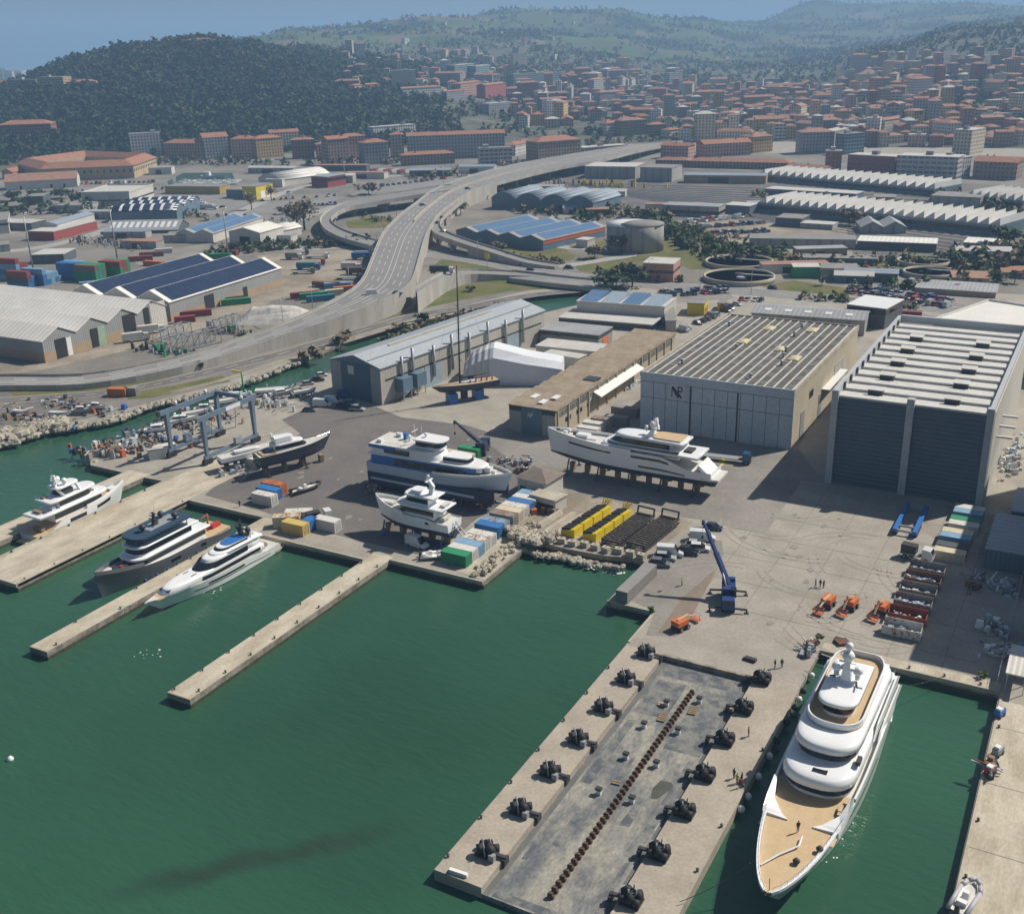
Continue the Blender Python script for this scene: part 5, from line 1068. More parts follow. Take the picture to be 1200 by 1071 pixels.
def tent():
    a, L, rz = frame2((556, 450), (640, 444)); rz = .40; t = thing('wrapped_tent', 'big white shrink wrapped boat tent beside the canal hall', 'tent', (-173.5, 277.5, 0), rz)
    m = mat('shrink_wrap', (.74, .76, .79), .45, (.64, .67, .72), .25, .5, bump=.05, bscale=.8); L, D = 25.0, 13.0; prof = [(0, 6.5, .55), (2, 8.6, .6), (4, 10.0, .7), (6.2, 11.2, .8), (8.4, 11.9, .9), (9.5, 12.3, 1), (19, 9.6, 1), (26, 8.2, 1), (31, 7.2, 1)]
    R = []
    for x, h, k in prof: R.append([(x, -.0, -.2), (x, .1, h*.72), (x, D*.22, h*.93), (x, D*.5, h), (x, D*.78, h*.93), (x, D-.1, h*.72), (x, D, -.2)])
    MB().loft(R[4:], 0, False, False, False).add(R[4], [tuple(range(7))[::-1]]).add(R[-1], [tuple(range(7))]).build('cover', m, t)
    q = MB(); q.loft(R[:5], 0, False, False, False).add(R[0], [tuple(range(7))[::-1]]); q.build('ribbed_end', mat('white_pvc', (.72, .72, .70), .5, stripe=('x', 2.1, .15, .2)), t)
    q = MB(); q.bx(1.5, 3.2, -.1, 0, 0, 3); q.build('entrance', M_dark, t)
tent()
# offices and stores between the halls
hall('grey two storey office with brown end beside the wrapped tent', D(455, 700), D(690, 725), D(748, 690), ('px', D(0, 640)[1]), 'flat', wall=mat('office_grey', (.27, .27, .26), .8), roof=M_rG, name='office_block', cat='office', band=(4, 5.2), doors=[('r', .3, .7, 3.5, M_orange)])
hall('white flat roofed annex in front of the grey office', D(440, 752), D(682, 778), D(705, 745), ('px', D(0, 705)[1]), 'flat', wall=M_wW, roof=M_flatw, name='office_block', cat='office')
hall('low white annex behind the wrapped tent end', D(470, 780), D(610, 802), 5, ('px', D(0, 735)[1]), 'flat', wall=M_wW, roof=M_flatw, name='office_block', cat='office')
K = zz(640, 320, 5)
t, L, Dp, H = hall('white boat hall with four pale blue solar roof panels on the canal', K(180, 262), K(690, 300), K(828, 245), ('px', K(0, 170)[1]), 'flat', wall=M_wW, roof=M_flatw, parapet=.3)
for k in range(4):
    q = MB(); x0, x1 = L*(.02+.245*k), L*(.245*k+.225); q.add([(x0, 1, H+.4), (x1, 1, H+.4), (x1, Dp-1, H+1.6), (x0, Dp-1, H+1.6), (x0, 1, H+.2), (x1, 1, H+.2), (x1, Dp-1, H+.2), (x0, Dp-1, H+.2)], [(0, 1, 2, 3), (0, 4, 5, 1), (1, 5, 6, 2), (2, 6, 7, 3), (3, 7, 4, 0)]); q.build('solar_panels', M_pvl if k % 2 == 0 else mat('light_blue_roof', (.33, .40, .47), .4, stripe=('x', 1.5, .02, .15)), t)
hall('flat white canopy wing before the solar boat hall', K(75, 300), K(620, 345), K(690, 290), ('px', K(0, 262)[1]), 'flat', wall=M_wG, roof=M_flatw, name='canopy_wing', cat='canopy', band=(.3, 2.2))
hall('grey single storey wing at the right of the solar boat hall', K(700, 345), K(760, 345), K(915, 262), 4, 'flat', wall=M_wC, roof=M_flat, name='workshop', cat='workshop')
hall('bright yellow workshop, first of two', K(825, 245), K(925, 250), K(1002, 215), ('px', K(0, 178)[1]), 'flat', wall=M_wY, roof=M_flat, name='workshop', cat='workshop', doors=[('r', .15, .35, 2.5, M_red), ('r', .55, .75, 2.5, M_red)])
hall('bright yellow workshop, second and farther', K(1003, 220), K(1040, 222), K(1128, 200), ('px', K(0, 178)[1]), 'flat', wall=M_wY, roof=M_flat, name='workshop', cat='workshop', doors=[('r', .1, .25, 2.5, M_red)])
t, L, Dp, H = hall('low grey roofed annex with skylights behind the lettered hall', (880, 384), (1012, 394), 16, ('px', 366), 'gable', 1, 1.2, 'x', M_wC, M_rG, name='workshop', cat='workshop')
for k in range(5): q = MB(); q.add([(L*(.1+.18*k), 3, H+.55), (L*(.1+.18*k)+2.5, 3, H+.55), (L*(.1+.18*k)+2.5, 5, H+.9), (L*(.1+.18*k), 5, H+.9)], [(0, 1, 2, 3)]); q.build('skylight', M_white, t)
hall('dark glass office box with white roof edge behind the lettered hall', (991, 380), (1036, 386), 18, ('px', 357), 'flat', wall=M_wD, roof=M_white, name='office_block', cat='office', band=(5, 7.5))
hall('white flat roofed hall behind the tallest ship hall', (1089, 420), (1290, 460), 38, 12.5, 'flat', wall=M_wW, roof=mat('white_membrane', (.72, .70, .65), .6, (.62, .60, .55), .1, .5), parapet=.7, name='ship_hall', cat='ship hall')
t, L, Dp, H = hall('small hut with hipped grey slate roof on the slipway', (607, 578), (640, 586), 7.5, 4.0, 'flat', wall=M_wW, roof=M_flatw, name='slipway_hut', cat='hut', doors=[('f', .1, .28, 2.2, M_dark), ('f', .5, .8, .5, M_glass)])
q = MB(); hip(q, L, Dp, 0, 1.7, .6); o = q.build('hipped_roof', mat('brown_slate', (.22, .185, .15), .85, (.16, .13, .11), .8, .6), t); o.location = (L/2, Dp/2, H+.25)
hall('low white store with dark bays before the slate roofed hut', (622, 594), (651, 602), 4.5, 3.0, 'flat', wall=M_wW, roof=M_concL, name='slipway_hut', cat='hut', doors=[('f', .05, .9, 1.8, M_dark)])
# right edge stores in the shade of the neighbouring building hall
for lab, x0, x1, y0, y1, h, m in (('flat blue grey store, farthest of the shaded right edge row', -11, -4.5, 236, 250, 4, M_rB), ('flat blue grey store in the middle of the shaded right edge row', -13.5, -5.2, 214, 233, 4.2, M_rB), ('wide low shed roof at the right edge of the shaded yard', -4.8, 2.5, 222, 252, 4.6, M_rG), ('second wide low shed roof at the right edge of the shaded yard', -4.8, 2.5, 203, 220, 4.4, M_rG), ('grey container store behind the wire fence at the right edge', -3.5, 2.2, 184, 190, 3, M_wB), ('bright white awning shed on the right quay', -5.0, -2.2, 168.8, 178.3, 3.4, M_wW)):
    t = local('store', lab, 'store', (x0+x1)/2, (y0+y1)/2); w, d = x1-x0, y1-y0
    if 'awning' in lab:
        q = MB()
        for sx in (-1, 1):
            for k in range(4): q.bx(sx*(w/2-.1)-.06, sx*(w/2-.1)+.06, -d/2+.1+k*(d-.3)/3, -d/2+.22+k*(d-.3)/3, 0, h)
        q.build('posts', M_steel, t)
    else: MB().box(0, 0, 0, w, d, h).build('walls', M_wB, t); MB().bx(-w/2-.05, -w/2, -d*.3, d*.1, 0, 2.6).build('door', M_dark, t)
    MB().box(0, 0, h, w+.4, d+.4, .25).build('roof', m, t)
t = local('building_hall', 'huge neighbouring shipyard hall just off the right edge casting its shade', 'ship hall', 26, 242); MB().box(0, 0, 0, 44, 77, 40).build('walls', M_wG, t); MB().box(0, 0, 40, 45, 78, .6).build('roof', M_rG, t); MB().bx(-15, 15, -38.7, -38.5, 0, 34).build('door', M_wB, t)
# ================================================================ boats: x from stern to bow, z = 0 at the waterline
M_hullg = mat('grey_hull_paint', (.17, .18, .20), .25, (.14, .15, .165), .1, .4, fine=.03, metal=.3, coat=.5)
M_hullk = mat('dark_navy_hull', (.03, .04, .06), .25, (.025, .03, .045), .1, .4, fine=.03, coat=.5)
M_hullb = mat('pale_blue_hull', (.46, .54, .63), .5, (.40, .48, .57), .15, .5, fine=.05)
M_anti = mat('dark_antifouling', (.035, .05, .10), .8, (.06, .06, .09), .3, .6)
M_deckw = mat('pale_deck', (.62, .61, .57), .6, (.54, .52, .47), .4, .5)
M_canv = mat('navy_canvas', (.02, .05, .09), .8, (.03, .065, .11), .5, .5)
M_chrome = mat('polished_rail', (.6, .6, .6), .2, metal=.9, fine=0)
def hullf(L, B, p=2.2, sm=.5, tr=.86, q=1.0):
    def bd(s): return B/2*((tr+(1-tr)*min(1, s/.3)) if s < .3 else 1.0)*max(0, 1-max(0, (s-sm)/(1-sm))**p)**q
    def bw(s): return .93*bd(s)*(1-max(0, (s-sm*.7)/(1-sm*.7))**2.4*.75)
    return bd, bw
def hull(t, L, B, hs, hb, draft, m, p=2.2, sm=.5, tr=.86, rake=.08, stripe=None, anti=M_anti, n=28, boot=.15, srake=0.0, hmid=None, flare=.5, name='hull', q=1.0):
    """hs, hb freeboard at stern and bow; sides carry antifouling below the boot line"""
    bd, bw = hullf(L, B, p, sm, tr, q); up, lo = [], []
    def hd(s):
        if hmid: return hs+(hmid-hs)*sstep(.1, .3, s)+(hb-hmid)*max(0, (s-.45)/.55)**1.6
        return hs+(hb-hs)*s**1.8
    for i in range(n+1):
        s = 1-(1-i/n)**1.35; s = min(s, .999); h = hd(s); d = draft*(1-.85*max(0, (s-.6)/.4)**2); w, g = bw(s), bd(s); f = max(0, (s-.75)/.25)**1.5
        x0 = s*L*(1-rake*s**3); 
        def X(z): return s*L*(1-rake*(s**3)*(1-max(0, z)/max(hb, .1)))+srake*(1-s)**6*z
        lo.append([(X(-d)*1.0-.02*L*f, 0, -d), (X(-.6*d), w*.72, -d*.62), (X(0), w*.98, 0), (X(boot), w, boot)])
        up.append([(X(boot), w, boot), (X(h*.5), w+(g-w)*flare*.9, h*.5), (X(h*.85), w+(g-w)*.86, h*.85), (X(h), g, h)])
    def half(prof): return [[(x, -y, z) for x, y, z in r[::-1]]+([(x, y, z) for x, y, z in r[1:]] if abs(r[0][1]) < 1e-6 else []) for r in prof]
    mb = MB(); H = half(lo); mb.loft(H, 0, False, False); mb.add(H[0], [tuple(range(len(H[0])))[::-1]]); mb.build('keel', anti, t)
    mb = MB(); mb.loft([[(x, y, z) for x, y, z in r] for r in up], 0, False, False, True); mb.loft([[(x, -y, z) for x, y, z in r[::-1]] for r in up], 0, False, False, True)
    r = up[0]; mb.add([(x, y, z) for x, y, z in r]+[(x, -y, z) for x, y, z in r[::-1]], [tuple(range(8))])
    h = mb.build(name, m, t)
    if stripe:
        for s0, s1, z0, z1, mm in stripe:
            mb = MB(); ii = [i for i in range(n+1) if s0 <= 1-(1-i/n)**1.35 <= s1]; A_, B_ = [], []
            for i in ii:
                def pt(f):
                    r = up[i]; hh = r[3][2]; q = [(r[0][2], r[0]), (r[1][2], r[1]), (r[2][2], r[2]), (r[3][2], r[3])]; z = f*hh
                    for (za, a), (zb, b) in zip(q, q[1:]):
                        if z <= zb: k = (z-za)/max(1e-6, zb-za); return (a[0]+(b[0]-a[0])*k, a[1]+(b[1]-a[1])*k+.03, z)
                    return r[3]
                A_.append(pt(z0)); B_.append(pt(z1))
            for k in range(len(ii)-1):
                for sg in (1, -1):
                    q = [A_[k], A_[k+1], B_[k+1], B_[k]]; q = [(x, y*sg, z) for x, y, z in q]; mb.quad(*(q if sg == -1 else q[::-1]))
            mb.build('hull_window' if mm is M_glass else 'hull_stripe', mm, h)
    return bd, hd, h
def deck_m(t, L, bd, hd, s0, s1, drop, m, ins=.15, rake=.08, n=16, name='deck'):
    mb = MB(); R = []
    for i in range(n+1):
        s = min(s0+(s1-s0)*i/n, .995); g = max(.02, bd(s)-ins); x = s*L; R.append([(x, -g, hd(s)-drop), (x, g, hd(s)-drop)])
    for a, b in zip(R, R[1:]): mb.quad(a[0], b[0], b[1], a[1])
    return mb.build(name, m, t)
def bulwark(t, L, bd, hd, s0, s1, m, hh=.7, th=.18, n=20, name='bulwark', drop=0.0):
    mb = MB(); P_ = []
    for i in range(n+1):
        s = min(s0+(s1-s0)*i/n, .997); P_.append((s*L, bd(s), hd(s)-drop))
    for sg in (1, -1):
        for a, b in zip(P_, P_[1:]):
            q = [(a[0], a[1]*sg, a[2]), (b[0], b[1]*sg, b[2]), (b[0], max(.02, b[1]-th)*sg, b[2]), (a[0], max(.02, a[1]-th)*sg, a[2])]
            u = [(x, y, z+hh) for x, y, z in q]; mb.add(q+u, [(4, 5, 6, 7), (0, 1, 5, 4), (2, 3, 7, 6)] if sg == -1 else [(7, 6, 5, 4), (4, 5, 1, 0), (6, 7, 3, 2)])
    return mb.build(name, m, t)
def plan(x0, x1, w0, w1, nose, n=9, tail=0.0):
    p = []
    if tail:
        for i in range(5): a = pi/2*i/4; p.append((x0+tail*(1-cos(a)), -w0*(.5+.5*sin(a))))
    else: p.append((x0, -w0))
    m = 4
    for i in range(1, m): p.append((x0+(x1-nose-x0)*i/m, -(w0+(w1-w0)*i/m)))
    for i in range(n*2+1):
        a = -pi/2+pi*i/(n*2); p.append((x1-nose+nose*cos(a)**.8 if abs(cos(a)) > 1e-6 else x1-nose, w1*math.copysign(abs(sin(a))**.8, sin(a))))
    return p+[(x, -y) for x, y in p[:1+(m-1 if not tail else 4+m-1)][::-1] if (x, -y) not in p]
def tier(t, pl, z0, z1, m, inset=.0, rake=0.0, name='deckhouse', crown_=0.0, cx=None):
    """extruded plan; the top ring leans back by rake at the nose and in by inset; crown_ rounds the roof"""
    xs = [p[0] for p in pl]; xa, xb = min(xs), max(xs)
    def sh(k, z): return [(x-rake*k*((x-xa)/(xb-xa))**2, y*(1-inset*k), z) for x, y in pl]
    R = [sh(0, z0), sh(1, z1)]
    if crown_:
        c = (xa+xb)/2
        for k, zz_ in ((.985, .35), (.95, .62), (.86, .85), (.7, 1.0)): R.append([(c+(x-c)*(.45+.55*k), y*k, z1+crown_*zz_) for x, y, _ in sh(1, z1)])
    mb = MB(); mb.loft(R, 0, True, True, bool(crown_)); return mb.build(name, m, t)
def band(t, pl, z0, z1, m=None, out=.03, name='windows', rake=0.0, parent=None, skip_aft=True):
    xs = [p[0] for p in pl]; xa, xb = min(xs), max(xs); c = (xa+xb)/2; mb = MB()
    def o(p, z, k): return (p[0]+(out if p[0] > c else -out)-rake*k*((p[0]-xa)/(xb-xa))**2, p[1]*(1+out/3), z)
    n = len(pl)
    for i in range(n):
        a, b = pl[i], pl[(i+1) % n]
        if skip_aft and (a[0]+b[0])/2 < xa+.3: continue
        mb.quad(o(a, z0, 0), o(b, z0, 0), o(b, z1, 1), o(a, z1, 1))
    return mb.build(name, m or M_glass, parent or t)
def rail(t, pts, h=.9, every=1, r=.025, name='railing'):
    mb = MB(); mb.path([(x, y, z+h) for x, y, z in pts], r, 4)
    for p in pts[::every]: mb.tube(p, (p[0], p[1], p[2]+h), r, None, 4)
    return mb.build(name, M_chrome, t)
def dome(t, x, y, z, r, m=None, name='radar_dome'):
    mb = MB(); mb.tube((x, y, z-r*1.2), (x, y, z), r*.5, None, 8); mb.lathe([(r*.75, z), (r, z+r*.5), (r*.92, z+r), (r*.6, z+r*1.45), (.03, z+r*1.6)], x, y, 12); return mb.build(name, m or M_gel, t)
def arch(t, x, z0, z1, w, m=None, lean=-1.2, th=.5):
    mb = MB()
    for s in (1, -1): mb.beam((x, s*w, z0), (x+lean, s*w*.55, z1), th*1.6, th)
    mb.beam((x+lean, -w*.6, z1), (x+lean, w*.6, z1), th*1.6, th*.6); return mb.build('radar_arch', m or M_gel, t)
def mast_(t, x, z0, z1, m=None, n=3, w=.45):
    mb = MB(); mb.loft([[(x-w*k+dx*w*k-(z-z0)*.12, dy*w*.7*k, z) for dx, dy in ((-1, -1), (1, -1), (1, 1), (-1, 1))] for z, k in ((z0, 1.5), ((z0+z1)/2, .9), (z1, .35))], 0, True, True, False)
    for k in range(n): z = z0+(z1-z0)*(.45+.22*k); mb.beam((x-.3-(z-z0)*.12, -1.5+.3*k, z), (x-.3-(z-z0)*.12, 1.5-.3*k, z), .35, .12)
    mb.tube((x-.6-(z1-z0)*.12, 0, z1), (x-.6-(z1-z0)*.12, 0, z1+1.6), .04, .02, 4); return mb.build('mast', m or M_gel, t)
def props(t, items, m):
    mb = MB()
    for x, y, z, sx, sy, sz in items: mb.box(x, y, z, sx, sy, sz)
    return mb.build('deck_gear', m, t)
def person(label, x, y, z=0.0, rz=0.0, top=(.05, .06, .09), legs=(.04, .04, .06), step=.0, group='people on the quays', hard=None):
    """one skin surface from the ankles up; head, hair, shoes and clothes on it"""
    t = thing('person', label, 'person', (x, y, z), rz, group); s = MB()
    def ring(cx, cy, cz, a, b, n=8): return [(cx+a*cos(2*pi*i/n), cy+b*sin(2*pi*i/n), cz) for i in range(n)]
    for k, q in ((1, step), (-1, -step)): s.loft([ring(q+.03, k*.11, .02, .09, .05), ring(q, k*.10, .10, .05, .05), ring(q*.5+.02, k*.10, .48, .07, .065), ring(0, k*.09, .86, .10, .09)])
    lg = s.build('trousers', mat('trousers_%02d' % int(legs[0]*100), legs, .9), t)
    s = MB(); s.loft([ring(0, 0, .82, .13, .18), ring(0, 0, 1.0, .12, .165), ring(.01, 0, 1.25, .13, .20), ring(0, 0, 1.42, .10, .19), ring(0, 0, 1.49, .05, .07)])
    for k in (1, -1): s.loft([ring(0, k*.20, 1.42, .055, .055, 6), ring(-.02*k-.01, k*.25, 1.15, .05, .045, 6), ring(.08, k*.25, .93, .04, .035, 6)])
    s.build('jacket', mat('jacket_%02d_%02d' % (int(top[0]*100), int(top[2]*100)), top, .85), t)
    s = MB(); s.loft([ring(0, 0, 1.47, .05, .05), ring(0, 0, 1.54, .06, .055), ring(.01, 0, 1.60, .095, .075), ring(.01, 0, 1.68, .10, .078), ring(0, 0, 1.75, .06, .05)]); s.blob((.108, 0, 1.625), .016, n=5, m=3)
    for k in (1, -1):
        s.blob((.085, k*.25, .88), .045, n=5, m=3)
        for j in range(4): s.tube((.09+.012*j, k*.25, .86), (.095+.012*j, k*.245, .77), .009, .007, 4)
        s.tube((.12, k*.24, .90), (.15, k*.225, .85), .01, .008, 4)
    s.build('body', M_skin, t); s = MB(); s.loft([ring(-.01, 0, 1.64, .105, .085), ring(-.01, 0, 1.71, .10, .08), ring(-.005, 0, 1.775, .05, .045)]); s.build('helmet' if hard else 'hair', hard or M_dark, t)
    return t
# ---------------------------------------------------------------- 1 the big white superyacht, bow towards the camera
def yacht1():
    L, B = 55.7, 11.6; t = thing('superyacht', 'largest white superyacht with teak foredeck moored in the right basin', 'yacht', (-24.8, 158.5, WZ), -pi/2)
    bd, hd, h = hull(t, L, B, 3.2, 6.0, 3.0, M_gel, 2.3, .40, .9, .115, hmid=5.2, q=.62, flare=.35, stripe=[(.30, .62, .45, .56, M_glass), (.66, .80, .52, .60, M_glass)])
    deck_m(t, L, bd, hd, .005, .78, .12, M_deckw, .1); deck_m(t, L, bd, hd, .62, .99, -.02, M_teak, .45, name='teak_foredeck'); bulwark(t, L, bd, hd, .60, .995, M_gel, .42, .42, 26); bulwark(t, L, bd, hd, .06, .60, M_gel, .95, .3, name='bulwark')
    R = [(s*L, max(.02, bd(s)-.2), hd(s)+.4) for s in [.62+.37*i/20 for i in range(21)]]; rail(t, R, .55); rail(t, [(x, -y, z) for x, y, z in R], .55)
    # coamings between foredeck and house
    for sg in (1, -1):
        q = MB(); q.loft([[(x, sg*y, z) for x, y, z in r] for r in ([(34, 5.45, 5.2), (34, 5.0, 5.2), (34, 5.0, 6.6), (34, 5.4, 7.0)], [(37.5, 5.35, 5.2), (37.5, 4.3, 5.2), (37.5, 4.3, 6.0), (37.5, 5.3, 6.5)], [(40.0, 5.15, 5.2), (40.0, 2.6, 5.2), (40.0, 2.6, 5.75), (40.0, 5.1, 6.1)], [(40.8, 5.05, 5.2), (40.8, 1.6, 5.2), (40.8, 1.6, 5.7), (40.8, 5.0, 5.9)])], 0, True, True, False); q.build('coaming', M_gel, t)
    deck_m(t, L, lambda s: 4.9, lambda s: 5.3, .58, .77, .0, M_teak, 0, name='side_deck')
    p = plan(6, 34.2, 4.6, 4.6, 5); tier(t, p, 5.0, 7.4, M_gel, .02, .8); band(t, p, 5.9, 7.3, out=.06, rake=.8); p2 = plan(2.0, 35.2, 5.55, 5.1, 5.6, tail=3); tier(t, p2, 7.35, 8.0, M_gel, .03, .4, 'roof', .75)
    MB().box(32.4, .4, 8.62, 1.9, 2.0, .1).build('dark_hatch', M_glass, t)
    p = plan(8, 30.2, 4.2, 4.1, 4.8); tier(t, p, 8.2, 10.3, M_gel, .03, .6); band(t, p, 8.7, 10.15, out=.06, rake=.6); p2 = plan(4.5, 31.0, 5.0, 4.6, 5.2, tail=4); tier(t, p2, 10.2, 10.75, M_gel, .03, .3, 'roof', .55)
    q = MB(); q.box(29.0, 4.7, 8.9, 1.6, .6, .6); q.build('wing_station', M_dark, t)
    p = plan(5.5, 26.6, 3.9, 3.9, 4.0, tail=4); tier(t, p, 11.0, 11.5, M_teak, 0, 0, 'sundeck')
    q = MB(); n = len(p)
    for i in range(n):
        a, b = p[i], p[(i+1) % n]; ia, ib = (a[0]*.985+.25, a[1]*.95), (b[0]*.985+.25, b[1]*.95)
        q.add([(*a, 11.4), (*b, 11.4), (*ib, 11.4), (*ia, 11.4), (*a, 12.4), (*b, 12.4), (*ib, 12.4), (*ia, 12.4)], [(4, 5, 6, 7), (0, 1, 5, 4), (2, 3, 7, 6)])
    q.build('sundeck_bulwark', M_gel, t)
    p = plan(13.5, 23.5, 2.1, 2.2, 2.4); tier(t, p, 11.5, 13.6, M_gel, .05, .2); band(t, p, 12.0, 13.3, out=.05); tier(t, plan(11.8, 24.6, 2.9, 2.9, 3.2), 13.6, 13.9, M_gel, .02, 0, 'hardtop', .3)
    mast_(t, 18.6, 13.9, 19.0, None, 3, .8)
    for y, z, r in ((1.5, 15.6, .75), (-1.5, 15.6, .75), (0, 17.6, .9), (0, 19.4, .6)): dome(t, 17.6, y, z, r)
    q = MB(); q.box(18.0, 0, 14.2, 1.9, 5.2, .16); q.box(17.4, 0, 16.4, 1.4, 3.8, .14); q.build('spreader', M_gel, t)
    q = MB(); q.lathe([(1.3, 11.5), (1.35, 12.2), (1.1, 12.3)], 10.2, -1.8, 14); q.build('jacuzzi', mat('pool_blue', (.08, .2, .34), .2), t); q = MB(); q.tube((16, -1.0, 13.9), (18.6, -2.2, 14.9), .12); q.tube((16, 1.0, 13.9), (20, 2.0, 14.8), .12); q.build('davit', M_dark, t)
    # stern terraces
    for k, (x0, w, z) in enumerate(((-1.0, 5.3, 1.2), (1.6, 5.0, 3.4), (2.4, 5.2, 8.1), (5.0, 4.6, 10.9))):
        tier(t, plan(x0, x0+7, w*.86, w, .6, 3), z-.35, z, M_gel if k != 1 else M_teak, 0, 0, 'stern_terrace')
    rail(t, [(3.0, y, 8.2) for y in (-4.6, -2.3, 0, 2.3, 4.6)]); rail(t, [(5.4, y, 11) for y in (-3.8, -1.9, 0, 1.9, 3.8)])
    for sg in (1, -1):
        for x0, x1, z0, z1, yy in ((1, 20, 5.4, 6.6, 5.65), (3, 22, 8.1, 9.2, 5.45)):
            q = MB(); q.add([(x0, sg*yy, z0), (x1, sg*yy, z0), (x1-3, sg*(yy-.1), z1), (x0+2, sg*(yy-.1), z1), (x0, sg*(yy-.25), z0), (x1, sg*(yy-.25), z0), (x1-3, sg*(yy-.35), z1), (x0+2, sg*(yy-.35), z1)], [(0, 1, 2, 3), (7, 6, 5, 4), (3, 2, 6, 7), (0, 3, 7, 4), (1, 5, 6, 2)]); q.build('fashion_plate', M_gel, t)
    q = MB(); q.path([(51, -2.2, 6.06), (48, -.6, 6.06), (45.5, 1.1, 6.06), (43.6, 1.0, 6.06)], .13, 4); q.build('white_hose', M_white, t)
    for x, y in ((48.5, 1.6), (45.0, 3.6)): q = MB(); q.lathe([(.35, 5.9), (.5, 6.2), (.2, 6.6)], x, y, 8); q.build('windlass', M_dark, t)
    q = MB(); q.tube((54.6, 0, 6), (54.9, 0, 7.9), .05); q.build('jackstaff', M_dark, t)
    props(t, [(35.8, 4.1, 5.3, 1.6, .5, .8), (34.6, 4.5, 5.3, .8, .6, 1.0), (37, 4.2, 5.3, .6, .5, .7)], M_teak)
    return t
yacht1()
person('person in dark clothes standing on the teak foredeck of the largest yacht', -24.6, 116.0, WZ+5.65, 2.2, (.03, .03, .04))
# ---------------------------------------------------------------- 2 white yacht in the far slip, stern to the camera
def yacht2():
    L, B = 28.0, 6.4; t = thing('motor_yacht', 'white tri deck yacht with open stern in the narrow far slip', 'yacht', (-203.3, 139.0, WZ), pi/2)
    bd, hd, h = hull(t, L, B, 1.8, 4.6, 1.8, M_gel, 2.2, .5, .92, .07, hmid=3.6, stripe=[(.30, .52, .55, .80, M_glass), (.58, .80, .62, .84, M_glass)])
    deck_m(t, L, bd, hd, .0, .97, .12, M_teak); bulwark(t, L, bd, hd, .5, .99, M_gel, .7); tier(t, plan(-1.6, 2, 2.6, 3, .4, 3), .25, .6, M_teak, 0, 0, 'swim_platform')
    p = plan(5.5, 20.5, 2.7, 2.6, 4); tier(t, p, 3.2, 5.4, M_gel, .03, .8); band(t, p, 3.9, 5.2, rake=.8); tier(t, plan(1.5, 22, 3.15, 2.9, 4.5), 5.35, 5.75, M_gel, .02, .3, 'upper_deck', .15)
    p = plan(7.5, 17.5, 2.3, 2.3, 3.4); tier(t, p, 5.7, 7.7, M_gel, .04, .8); band(t, p, 6.3, 7.5, rake=.8); tier(t, plan(5, 19, 2.9, 2.6, 4), 7.65, 8.0, M_gel, .02, .3, 'upper_deck', .15)
    tier(t, plan(8, 14.5, 2.0, 1.9, 2), 9.9, 10.2, M_gel, 0, 0, 'hardtop', .2); arch(t, 9.5, 7.9, 10.1, 2.0); arch(t, 14, 7.9, 10.1, 1.9, lean=-.5); mast_(t, 9.6, 10.2, 13.0)
    dome(t, 10.6, 1.2, 10.9, .7); dome(t, 10.6, -1.2, 10.9, .7); tier(t, plan(9, 12.8, 1.6, 1.6, .8), 8.1, 9.1, M_dark, 0, 0, 'console')
    rail(t, [(1.8, y, 5.75) for y in (-2.8, -1.4, 0, 1.4, 2.8)]); rail(t, [(5.3, y, 8.0) for y in (-2.5, 0, 2.5)]); props(t, [(3.5, 0, 5.8, 1.2, 2.4, .7), (6.4, 1.2, 8.05, 1, 1, .6), (2.8, 0, 2.0, 1.0, 3, .7)], M_wood); props(t, [(24, 0, 4.0, 2.2, 1.8, .5), (6.2, -1.4, 5.8, .9, .9, .8), (18.8, 0, 5.9, 1, 2, .5)], M_gel)
yacht2()
